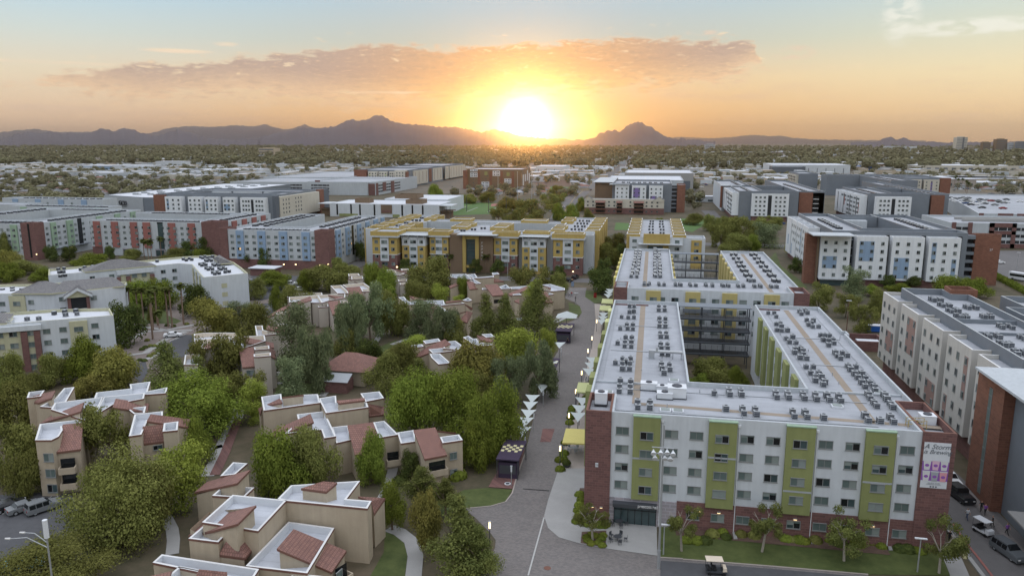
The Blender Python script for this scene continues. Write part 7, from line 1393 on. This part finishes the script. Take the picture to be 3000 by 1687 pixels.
# buses and trucks on the straight road
p = G('3',2560,1345,.1)
def boxcar(p, ln, wd, h, m, label, cat, rz=0., name='truck'):
    o = empty(name, p, label, cat, None, rz)
    def ch(n_, b, pl=(0,0,0)): c = bpy.data.objects.new(n_, b.mesh(n_)); col.objects.link(c); c.parent = o; c.location = pl
    b = MB(); b.box(-ln/2,-wd/2,.5,ln/2,wd/2,h,m); ch('body', b); b = MB(); b.box(-ln/2+.5,-wd/2-.02,h*.5,ln/2-.4,-wd/2-.001,h*.8,'glass_dark'); b.box(ln/2+.001,-wd/2+.2,h*.5,ln/2+.02,wd/2-.2,h*.82,'glass_dark'); ch('window', b)
    wm = MB(); wm.tube((0,-.15,0),(0,.15,0),.45,.45,'tyre',12)
    for x_ in (-ln*.32, ln*.32):
        for y_ in (-wd/2+.15, wd/2-.15): ch('wheel', wm, (x_,y_,.45))
boxcar(p, 9, 2.4, 3., 'white_paint', 'white minibus at the right edge beyond the hedge', 'minibus', -.9, 'minibus')
# straight road beyond the mustard hall
ROADL = ['s',(935,760),(1080,760),(1335,370),(1650,190),(1706,95),(1690,95),(1625,190),(1290,370),(980,600),(900,680)]
rp = [G('s',1000,760), G('s',1030,640), G('s',1130,520), G('s',1310,370), G('s',1640,195), G('s',1700,90), G('s',1745,30)]
xr = sum(q[0] for q in rp[:4])/4
ribbon('straight_road', [(G('s',1010,760)[0],G('s',1010,760)[1]), G('s',1060,620)[:2], G('s',1150,510)[:2], G('s',1320,372)[:2], G('s',1635,200)[:2], G('s',1700,92)[:2], G('s',1735,40)[:2]], 17, 'road', .14)
ribbon('road_centre_line', [G('s',1010,760)[:2], G('s',1060,620)[:2], G('s',1150,510)[:2], G('s',1320,372)[:2]], .4, 'ochre_panel', .16)
q = G('s',980,650); boxcar((q[0],q[1],.16), 7, 2.4, 3.2, 'white_paint', 'white box truck on the straight road', 'truck', pi/2)
for i, (x, y, c, lb) in enumerate(((1052,685,'silver','silver car nearest on the straight road'),(1070,618,'red','red car beside the white box truck'),(1035,610,'white','pale car ahead of the white box truck'),(1310,440,'black','dark car far up the straight road'),(1290,430,'white','pale car far up the straight road'),(905,650,'white','white car turning onto the straight road'))):
    carat('s', x, y, pi/2, 'sedan', c, lb, z=.14, parts=False)
# sports field, green fields
sheet('sports_field', GP(['s',(-300,700),(470,672),(465,570),(20,560),(-250,560)]), 'turf', .10)
sheet('field_infield', GP(['s',(310,575),(460,570),(455,598),(300,600)]), 'coral_panel', .13)
lines('field_lines', [(G('s',60,655),G('s',170,612)),(G('s',270,660),G('s',385,600)),(G('s',-60,655),G('s',60,600))], .6, .14)
sheet('playing_field', GP(['s',(880,450),(1190,470),(1240,410),(900,400)]), 'turf', .10)
sheet('playing_field', GP(['s',(1545,840),(1700,840),(1690,770),(1560,765)]), 'turf', .12)
sheet('playing_lawn', GP(['s',(2170,830),(2180,725),(2440,725),(2500,760),(2330,860)]), 'turf', .10)
sheet('far_lane', GP(['u',(20,960),(230,970),(380,1133),(180,1133)]), 'road', .10)
sheet('school_yard', GP(['s',(730,300),(1330,300),(1290,410),(760,400)]), 'mulch', .09)
sheet('hall_car_park', GP(['3',(2330,1120),(2700,1120),(2700,1400),(2310,1270)]), 'road', .09)
# people
def personmesh(seed, shirt, trouser, stride, arm):
    me = bpy.data.meshes.new('person'); V = [(0,0,.93),(0,0,1.15),(0,0,1.38),(0,.01,1.47),(0,.02,1.56),(0,.02,1.68)]; E_ = [(0,1),(1,2),(2,3),(3,4),(4,5)]; Rr = [.14,.13,.15,.055,.085,.075]
    for s in (-1, 1):
        i = len(V); st = stride*s; V += [(s*.09,0,.88),(s*.10,st*.28+.03,.48),(s*.10,st*.5-.02,.08),(s*.10,st*.5+.12,.04)]; E_ += [(0,i),(i,i+1),(i+1,i+2),(i+2,i+3)]; Rr += [.095,.06,.042,.035]
        i = len(V); V += [(s*.19,0,1.38),(s*.24,-st*.12,1.12),(s*.23,-st*.3+arm,.90),(s*.23,-st*.33+arm,.82)]; E_ += [(2,i),(i,i+1),(i+1,i+2),(i+2,i+3)]; Rr += [.065,.045,.035,.03]
    me.from_pydata(V, E_, []); o = bpy.data.objects.new('person', me); col.objects.link(o); sk = o.modifiers.new('s', 'SKIN'); sk.use_smooth_shade = True; o.modifiers.new('d', 'SUBSURF').levels = 1
    for k, v in enumerate(me.skin_vertices[0].data): v.radius = (Rr[k], Rr[k]*(.8 if k < 3 else 1)); v.use_root = (k == 0)
    dg = bpy.context.evaluated_depsgraph_get(); m2 = bpy.data.meshes.new_from_object(o.evaluated_get(dg)); bpy.data.objects.remove(o)
    m2.materials.clear()
    for q in ('skin', shirt, trouser, 'hair', 'black_cloth'): m2.materials.append(MT[q])
    for p in m2.polygons:
        z, x = p.center.z, abs(p.center.x); p.material_index = 4 if z < .09 else (2 if z < .95 and x < .19 else (1 if z < 1.44 and not (x > .19 and z < 1.12) else (3 if (z > 1.70 or (z > 1.58 and p.center.y < -.02)) else 0)))
    return m2
PPL = [personmesh(1,'white_paint','denim',.9,.05), personmesh(2,'black_cloth','black_cloth',.5,.05), personmesh(3,'red_cloth','denim',.2,.1), personmesh(4,'banner_purple','black_cloth',.8,.0)]
for i, (key, x, y, k, rz, lb) in enumerate((('5',1768,470,1,0.2,'person in dark clothes walking toward the camera at the top of the mall'),('5',1738,432,2,2.8,'person in a red shirt near the blue board at the far mall end'),('5',1722,436,0,1.8,'person in a white shirt standing at the far mall end'),('5',1708,792,1,.6,'person in dark clothes beside the far purple kiosk'),
   ('9',2145,1020,0,.1,'person in a white shirt walking behind the black jeep'),('9',2250,960,1,2.9,'person in black near the entrance canopy of the rust brick hall'),('9',2280,985,3,3.,'person in a purple shirt next to the one in black'),('9',2335,1075,1,1.2,'person in dark clothes beside the white golf cart'),('9',2445,1135,3,.4,'person in purple by the shop front at the right'),('9',2010,1190,1,0.,'person in dark clothes at the corner of the right brick tower'),
   ('8',1985-0,1010+0,2,1.,'person in a red shirt by the planting bed near the entrance'),('2',1730,1300,1,.0,'person beside the black car at the far mall end'))):
    p = G(key, x, y, .12); inst('person', PPL[k], p, rz, 1.0, label=lb, cat='person')
# cars on the upper deck and in far car parks (small in the view)
def tinycar(colr):
    if ('sedan', colr) not in CARS:
        x = car((0,0,-50), 0, 'sedan', colr, 'x')
        for c in list(x.children): bpy.data.objects.remove(c)
        bpy.data.objects.remove(x)
    b = CARS[('sedan', colr)]; return b
r = random.Random(11)
tc_ = {}
for c in ('white','silver','black','grey','red','blue'):
    tinycar(c); b = MB(); pr = CARS['sedan']; src = CARS[('sedan', c)]; src_b = pr[0]
    b.v = list(src_b.v); b.f = list(src_b.f); b.m = list(src_b.m); b.ms = [('car_'+c if q.startswith('car_') or q == 'BODY' else q) for q in src_b.ms]
    for p in pr[1].polygons: b.face([tuple(pr[1].vertices[i].co) for i in p.vertices], 'glass_dark')
    for x in (-1.4,1.4): b.tube((x,-.85,.34),(x,.85,.34),.34,.34,'tyre',8)
    tc_[c] = b.mesh('car')
def tiny(x, y, z, rz, label, group):
    c = r.choice(('white','white','silver','grey','black','red','blue','silver')); inst('parked_car', tc_[c], (x,y,z), rz, 1., label=c+' '+label, cat='car', group=c+' '+group)
for x, y in [(1430,905),(1480,915),(1520,925),(1560,915),(1600,905),(1640,915),(1680,910),(1590,940),(1620,930),(1650,945),(1690,960),(1720,945),(1760,955),(1800,975),(1840,965),(1700,975),(1750,985),(1790,1000),(1840,990),(1880,985),(1920,990),(1850,930),(1890,930),(1960,940),(2010,950),(2060,950),(2110,950),(2240,930),(2150,970),(2200,980),(2250,970),(2440,960),(2070,1010),(1720,1005),(1640,985),(1600,980),(1880,1050),(2190,1060),(2020,850),(2320,850),(1450,935),(1940,975),(1490,960)]:
    q = G('v', x, y, 10.7); tiny(q[0], q[1], 10.65, rnd.choice((0,.1,3.1))+rnd.uniform(-.05,.05), 'car parked on the open upper deck at the right edge', 'cars on the upper deck')
for k in range(70):
    y = rnd.uniform(150,290); q = G('3', rnd.choice((rnd.uniform(10,200), rnd.uniform(0,120))), rnd.uniform(560,660), 0)
    tiny(q[0]+rnd.uniform(-6,6), q[1]+rnd.uniform(-8,8), .12, rnd.choice((0,pi/2,3.1)), 'car in the crowded far car park right of the mauve-panelled hall', 'cars in the far crowded car park')
for k in range(26):
    q = G('v', rnd.uniform(1430,2400), rnd.uniform(740,800), 0); tiny(q[0], q[1], .12, rnd.choice((0,pi/2)), 'car in the lot beyond the upper deck', 'cars beyond the upper deck')
# ------------------------------------------------------------ the town beyond
def fartree(seed):
    rr = random.Random(seed); b = MB()
    for _ in range(240):
        d = Vector((rr.gauss(0,1), rr.gauss(0,1), rr.gauss(0,1)+.3)).normalized(); k = 1+.25*sin(d.x*4+seed)*cos(d.y*5+d.z*3); p = d*rr.uniform(.6,1.05)*k; u = d.orthogonal().normalized(); v = d.cross(u); a = rr.uniform(0,6.28); u, v = u*cos(a)+v*sin(a), v*cos(a)-u*sin(a); l = rr.uniform(.12,.26)
        i = len(b.v); b.v += [tuple(p-u*l), tuple(p+v*l), tuple(p+u*l), tuple(p-v*l)]; b.f.append((i,i+1,i+2,i+3)); b.m.append(b.mi('leaf_far'))
    b.tube((0,0,-1.25),(0,0,-.5),.05,.05,'bark',5); return b
FT = [fartree(s) for s in range(4)]; FTM = [b.mesh('far_tree') for b in FT]
def blocked(x, y):
    if -440 < x < 350 and 0 < y < 480: return True
    if -440 < x < -200 and 480 < y < 1160 and x > -470: return True if (y > 690 or x > -415) else False
    if -240 < x < -20 and 480 < y < 700: return True
    if -230 < x < -90 and 820 < y < 950: return True
    if -60 < x < 345 and 480 < y < 930 and not (120 < y-480 and 30 < x < 45): return True
    if 180 < x < 340 and 1300 < y < 1560: return True
    t = (y-400)/1500.; xr_ = rp[0][0]+(rp[4][0]-rp[0][0])*((y-rp[0][1])/max(1., rp[4][1]-rp[0][1]))
    return abs(x-xr_) < 11 and y > 350
def infr(x, y, z=0., m=80):
    v = Vector((x, y, z-H)); f = Vector((_sy*_cp, _cy*_cp, -_sp)); r_ = Vector((_cy, -_sy, 0)); d = v.dot(f)
    return d > 0 and abs(FPX*v.dot(r_)/d) < 1500+m
def hmesh(rr):
    b = MB(); w_, d_, h_ = rr.uniform(9,15), rr.uniform(8,12), rr.uniform(2.8,3.4); wm = rr.choice(('cream_stucco','pale_stucco','beige_stucco','white_stucco','olive_stucco')); rm = rr.choice(('grey_tile','white_roof','roof_membrane','roof_tile','grey_tile','concrete_warm'))
    b.box(-w_/2,-d_/2,0,w_/2,d_/2,h_,wm); e = [(-w_/2-.5,-d_/2-.5,h_),(w_/2+.5,-d_/2-.5,h_),(w_/2+.5,d_/2+.5,h_),(-w_/2-.5,d_/2+.5,h_)]; r0, r1 = (-w_/4,0,h_+1.8),(w_/4,0,h_+1.8)
    for f in ([e[0],e[1],r1,r0],[e[1],e[2],r1],[e[2],e[3],r0,r1],[e[3],e[0],r0]): b.face(f, rm, [(p[0],p[1]) for p in f])
    b.face(list(reversed(e)), 'brown_trim')
    for x in (-w_/3,0,w_/4): b.box(x,-d_/2-.04,1,x+1.2,-d_/2-.01,2.2,'glass_dark')
    return b.mesh('house')
HM = [hmesh(random.Random(s)) for s in range(12)]
CW = {'grey_tile':'grey tile','white_roof':'white','roof_membrane':'pale grey','roof_tile':'clay red','concrete_warm':'sand-coloured','cream_stucco':'cream','pale_stucco':'pale grey','beige_stucco':'tan','white_stucco':'white','olive_stucco':'olive'}
HLB = ['small '+CW[m.materials[0].name]+' house with a '+CW[m.materials[1].name]+' roof among the trees of the town' for m in HM]
r = random.Random(21); houses = 0; trees = 0; stuffH = MB(); stuffT = MB(); cand = []
y = 480
while y < 1500:
    for side in range(2):
        x = -y*1.02-40
        while x < y*.75+60:
            X, Y = x+r.uniform(-5,5), y+r.uniform(-5,5)
            if not blocked(X, Y) and infr(X, Y): cand.append((X, Y))
            x += 24 if y < 900 else 34
        break
    y += 27 if y < 900 else 40
r.shuffle(cand); cand = [c for c in cand if r.random() < .72]; cand.sort(key=lambda c: c[1])
for i, (X, Y) in enumerate(cand):
    if i < 290: hk_ = r.randrange(12); inst('house', HM[hk_], (X,Y,.0), r.choice((0,pi/2,pi)), 1., label=HLB[hk_], cat='house', group=HLB[hk_].replace('small ', '').replace(' house ', ' houses '))
def addbox(b, x0, y0, x1, y1, h_, wm, rm): b.box(x0,y0,0,x1,y1,h_,wm); b.face([(x0,y0,h_+.05),(x1,y0,h_+.05),(x1,y1,h_+.05),(x0,y1,h_+.05)], rm)
for (X, Y) in cand[290:]: w_ = r.uniform(9,14); addbox(stuffH, X-w_/2, Y-5, X+w_/2, Y+5, 4, r.choice(('cream_stucco','white_stucco','beige_stucco')), r.choice(('white_roof','grey_tile','roof_membrane')))
for k in range(3400):
    Y = 1000+r.random()**1.6*6500; X = r.uniform(-Y*1.0, Y*.75)
    if blocked(X, Y) or not infr(X, Y): continue
    w_ = r.uniform(8,26)*(1+Y/5000*r.random()*1.8); addbox(stuffH, X-w_/2, Y, X+w_/2, Y+r.uniform(9,40), r.uniform(3.5,7.5), r.choice(('cream_stucco','white_stucco','beige_stucco','pale_stucco')), r.choice(('white_roof','white_roof','concrete_warm','grey_tile','roof_membrane')))
stuffH.build('distant_town', label='pale roofs of the distant town spread across the plain', cat='town', kind='stuff')
# commercial roofs that stand out
for i, (k, x, y, w_, d_, h_, m_) in enumerate((('q',1180,235,150,40,8,'white_stucco'),('q',1700,215,60,30,13,'white_stucco'),('q',1780,265,70,35,6,'white_stucco'),('q',2120,265,95,30,6,'white_stucco'),('q',960,235,60,30,7,'sky_panel'),('q',640,72,230,40,7,'cream_stucco'),('q',90,240,60,26,7,'cream_stucco'),('q',1530,160,110,60,9,'beige_stucco'),
    ('r',900,90,180,60,7,'white_stucco'),('r',1900,60,420,60,9,'cream_stucco'),('r',180,260,40,22,6,'white_stucco'),('r',320,260,36,22,6,'white_stucco'),('s',1100,165,60,30,10,'cream_stucco'),('s',1290,230,70,30,6,'white_stucco'),('s',130,130,50,30,7,'beige_stucco'),('s',1450,165,50,30,9,'cream_stucco'),
    ('u',250,290,60,30,7,'white_stucco'),('u',570,275,80,30,8,'white_stucco'),('u',960,125,260,60,11,'brick'),('u',320,115,160,40,11,'pale_stucco'),('u',900,480,44,20,5,'cream_stucco'),('u',1200,490,34,20,6,'cream_stucco'),('u',2080,290,120,40,8,'cream_stucco'),('u',2370,350,60,20,8,'blue_paint'),
    ('v',1700,680,150,60,6,'white_stucco'),('v',1750,740,110,40,5,'white_stucco'),('v',2100,690,90,60,6,'beige_stucco'),('v',1560,740,34,24,9,'concrete_warm'),('v',700,205,190,60,26,'white_stucco'),('v',700,470,110,40,9,'taupe_panel'),('v',2250,220,300,60,14,'white_stucco'),('s',850,330,60,16,5,'concrete'),('s',2330,75,60,20,14,'white_stucco'),('s',2280,555,52,12,4.5,'white_stucco'))):
    q = G(k, x, y, 0); b = MB(); b.box(q[0]-w_/2,q[1],0,q[0]+w_/2,q[1]+d_,h_,m_); b.box(q[0]-w_/2-.4,q[1]-.4,h_,q[0]+w_/2+.4,q[1]+d_+.4,h_+.6,'white_roof')
    n = max(2, int(w_/9))
    for j in range(n): b.box(q[0]-w_/2+(j+.2)*w_/n,q[1]-.12,h_*.15,q[0]-w_/2+(j+.7)*w_/n,q[1]-.02,h_*.5,'glass')
    b.build('commercial_building', label='flat-roofed low commercial building standing out among the trees of the town', cat='building', group='low commercial buildings in the town')
for i, (k, x, y, w_, d_, h_, m_, lb) in enumerate((('v',1575,210,0,0,168,'cream_stucco','tallest pale office tower with a dark centre stripe on the right horizon'),('v',1942,205,0,0,112,'taupe_panel','squat brown office tower, second from the left on the horizon'),('v',2160,205,0,0,150,'taupe_panel','dark square office tower right of the squat brown one'),('v',2325,205,0,0,92,'pale_stucco','low grey office tower between the two dark towers'),('v',2375,200,0,0,105,'beige_stucco','narrow brown office tower near the right edge'),('v',2465,215,0,0,120,'slate','blue-grey office tower cut by the right edge'),('v',1720,205,0,0,60,'beige_stucco','short brown block beside the tallest tower'),
    ('r',450,95,0,0,0,'beige_stucco','wide brown office block standing on the plain left of the peak'),('3',205,360,0,0,0,'pale_stucco','pale isolated office block on the horizon right of the camel-shaped hill'),('3',425,345,0,0,0,'beige_stucco','small brown block on the horizon right of the pale isolated one'))):
    wpx = {0:26,1:18,2:24,3:18,4:8,5:30,6:12,7:46,8:28,9:8}[i]; hpx = {0:35,1:23,2:30,3:20,4:22,5:24,6:12,7:22,8:17,9:14}[i]; q = G(k, x, y, 0); D_ = dist(q); D_ = min(D_, 5200.); dx, dy = q[0]/hypot(q[0],q[1]), q[1]/hypot(q[0],q[1]); X, Y = dx*D_, dy*D_; W_ = wpx*D_/2240; Hh = hpx*D_/2240
    o = empty('office_tower', (X,Y,0), lb, 'office tower'); b = MB(); b.box(X-W_/2,Y,0,X+W_/2,Y+W_*.8,Hh,m_); b.box(X-W_*.3,Y+W_*.2,Hh,X+W_*.3,Y+W_*.6,Hh*1.05,m_); b.build('tower_body', o)
    b = MB(); nf = max(3, int(Hh/9))
    for j in range(nf): b.box(X-W_*.46,Y-.6,Hh*(j+.25)/nf,X+W_*.46,Y-.1,Hh*(j+.65)/nf,'charcoal' if i not in (0,) else 'slate')
    if i == 0: b.box(X+W_*.05,Y-.9,0,X+W_*.2,Y-.61,Hh,'charcoal')
    b.build('window_band', o)
# trees of the town: the largest one by one, the rest as one mass
tc2 = []
k = 0
for k in range(16500):
    Y = 470+r.random()**1.35*7800; X = r.uniform(-Y*1.02-30, Y*.77+40)
    if Y > 3000 and r.random() < .35: continue
    if blocked(X, Y) or not infr(X, Y): continue
    s = r.uniform(2.6,5.2) if Y < 1500 else r.uniform(4,9.)*(1+Y/9000)
    tc2.append((X, Y, s))
tc2.sort(key=lambda q: q[1]/q[2])
for i, (X, Y, s) in enumerate(tc2):
    if i < 280: o = inst('town_tree', FTM[r.randrange(4)], (X,Y,s*1.15), r.uniform(0,6), (s,s,s*.82), label='rounded olive tree among the houses of the town', cat='tree', group='trees among the houses of the town')
    else:
        if Y < 1700: src = FT[i % 4]; step = 2 if Y < 1000 else 4
        else: src = FT[i % 4]; step = 9 if Y < 3200 else 14
        ca, sa = cos(i), sin(i); grow = 1. if step == 2 else (1.35 if step == 4 else (2.0 if step == 9 else 2.5)); m_i = stuffT.mi('leaf_far')
        for fi in range(i % step, len(src.f)-7, step):
            f = src.f[fi]; j = len(stuffT.v); c = [sum(src.v[q][a] for q in f)/4 for a in range(3)]
            for q in f:
                vx, vy, vz = (c[a]+(src.v[q][a]-c[a])*grow for a in range(3)); stuffT.v.append((X+(vx*ca-vy*sa)*s, Y+(vx*sa+vy*ca)*s, s*1.05+vz*s*.82))
            stuffT.f.append((j,j+1,j+2,j+3)); stuffT.m.append(m_i)
stuffT.build('town_trees', label='carpet of small olive trees covering the plain up to the mountains', cat='trees', kind='stuff')
# ------------------------------------------------------------ mountains
def ridge(name, pts, D, label, rough=1., hz=417., seed=0, depth=.16):
    rr = random.Random(seed); b = MB(); prof = []
    for (x0, y0), (x1, y1) in zip(pts, pts[1:]):
        n = max(1, int(abs(x1-x0)/5))
        for k in range(n): t = k/n; prof.append((x0+(x1-x0)*t, y0+(y1-y0)*t+(rr.uniform(-2.6,2.0)*rough if k else 0)))
    prof.append(pts[-1]); rows = []
    for j, (dd, hk) in enumerate(((.78,0.),(.84,.16),(.90,.42),(.95,.72),(1.,1.),(1.05,.7),(1.12,.0))):
        row = []
        for i, (x, y) in enumerate(prof):
            d = ray(x, y); hl = hypot(d[0], d[1]); Dk = D*(1-(1-dd)*depth/.16); el_ = d[2]/hl; top_ = H+el_*D
            gul = 1+(.16*sin(i*.31+j*.9+seed)+.14*sin(i*.13+j*1.7))*(1-abs(hk*2-1) if 0 < hk < 1 else 0)
            z = -5 if hk == 0 else max(-5, top_*hk*gul+rr.uniform(-1,1)*D*.00012*(hk < 1)); row.append((d[0]/hl*Dk, d[1]/hl*Dk, z))
        rows.append(row)
    n_ = len(prof); b.v = [p for row in rows for p in row]; b.mi('rock')
    for j in range(len(rows)-1):
        for i in range(n_-1): b.f.append((j*n_+i, j*n_+i+1, (j+1)*n_+i+1, (j+1)*n_+i)); b.m.append(0)
    o = b.build(name, kind='structure', label=label); o.data.polygons.foreach_set('use_smooth', [True]*len(o.data.polygons)); return o
S1 = [(x*1.1646, y*1.1646) for x, y in [(-60,352),(0,350),(40,338),(75,333),(100,336),(130,331),(160,336),(180,334),(215,336),(245,328),(260,324),(285,331),(313,322),(345,331),(368,337),(395,342),(430,331),(450,327),(480,333),(520,348),(560,352),(650,351)]]
S2 = [(x*1.1646, y*1.1646) for x, y in [(600,353),(650,347),(690,336),(720,334),(760,322),(800,322),(845,318),(868,305),(885,300),(900,304),(925,300),(948,290),(965,293),(985,305),(1020,313),(1060,314),(1100,320),(1140,320),(1180,326),(1210,334),(1240,326),(1270,332),(1320,344),(1380,350),(1480,352)]]
S3 = [(x*1.1646, y*1.1646) for x, y in [(1470,354),(1500,345),(1515,334),(1535,329),(1545,326),(1560,332),(1585,312),(1605,306),(1620,313),(1645,325),(1665,338),(1690,348),(1740,352),(1800,355)]]
S4 = [(x*1.1646, y*1.1646) for x, y in [(-60,340),(0,334),(40,328),(90,325),(150,333),(230,332),(300,340),(370,338),(400,330),(430,322),(480,318),(540,320),(590,316),(640,318),(665,313),(690,320),(715,326),(735,324),(765,313),(785,320),(810,328),(900,340),(1000,345)]]
S5 = [(x*1.1646, y*1.1646) for x, y in [(1500,352),(1560,346),(1640,342),(1720,340),(1780,344),(1830,342),(1870,334),(1900,331),(1930,336),(1960,334),(1990,342),(2050,349),(2200,352),(2330,353)]]
S5 = [(x, y+(414-y)*.35) for x, y in S5]
S6 = [(x*1.1646, y*1.1646) for x, y in [(2140,358),(2205,357),(2225,348),(2240,344),(2256,352),(2272,346),(2290,353),(2310,358),(2350,356),(2375,359),(2450,358),(2576,356),(2640,357)]]
ridge('mountains', S1, 12500, 'low jagged dark mountain ridge at the left horizon', seed=1, rough=1.3); ridge('mountains', S2, 13500, 'long mountain range rising to a double peak left of the sun', seed=2, rough=1.15); ridge('mountains', S3, 12000, 'camel-shaped mountain right of the sun', seed=3, rough=1.7)
ridge('mountains', S4, 22000, 'pale far mountain range behind the left ridge', seed=4, rough=.6); ridge('mountains', S5, 28500, 'faint far mountains right of the camel-shaped one', seed=5, rough=.5); ridge('mountains', S6, 9500, 'two small rocky buttes on the right horizon', seed=6, rough=.7)
# ------------------------------------------------------------ the air
hm = bpy.data.materials.new('haze'); hm.use_nodes = True; n = hm.node_tree.nodes; l = hm.node_tree.links; n.clear()
ou = n.new('ShaderNodeOutputMaterial'); vp = n.new('ShaderNodeVolumePrincipled'); vp.inputs['Color'].default_value = (.93,.88,.86,1); vp.inputs['Density'].default_value = 3.2e-5; vp.inputs['Anisotropy'].default_value = .95
l.new(vp.outputs[0], ou.inputs['Volume']); MT['haze'] = hm
b = MB(); b.box(-31000,-1500,-6.5,31000,31000,690,'haze'); hzo = b.build('haze', kind='stuff', label='thin warm haze filling the air over the plain', cat='haze')
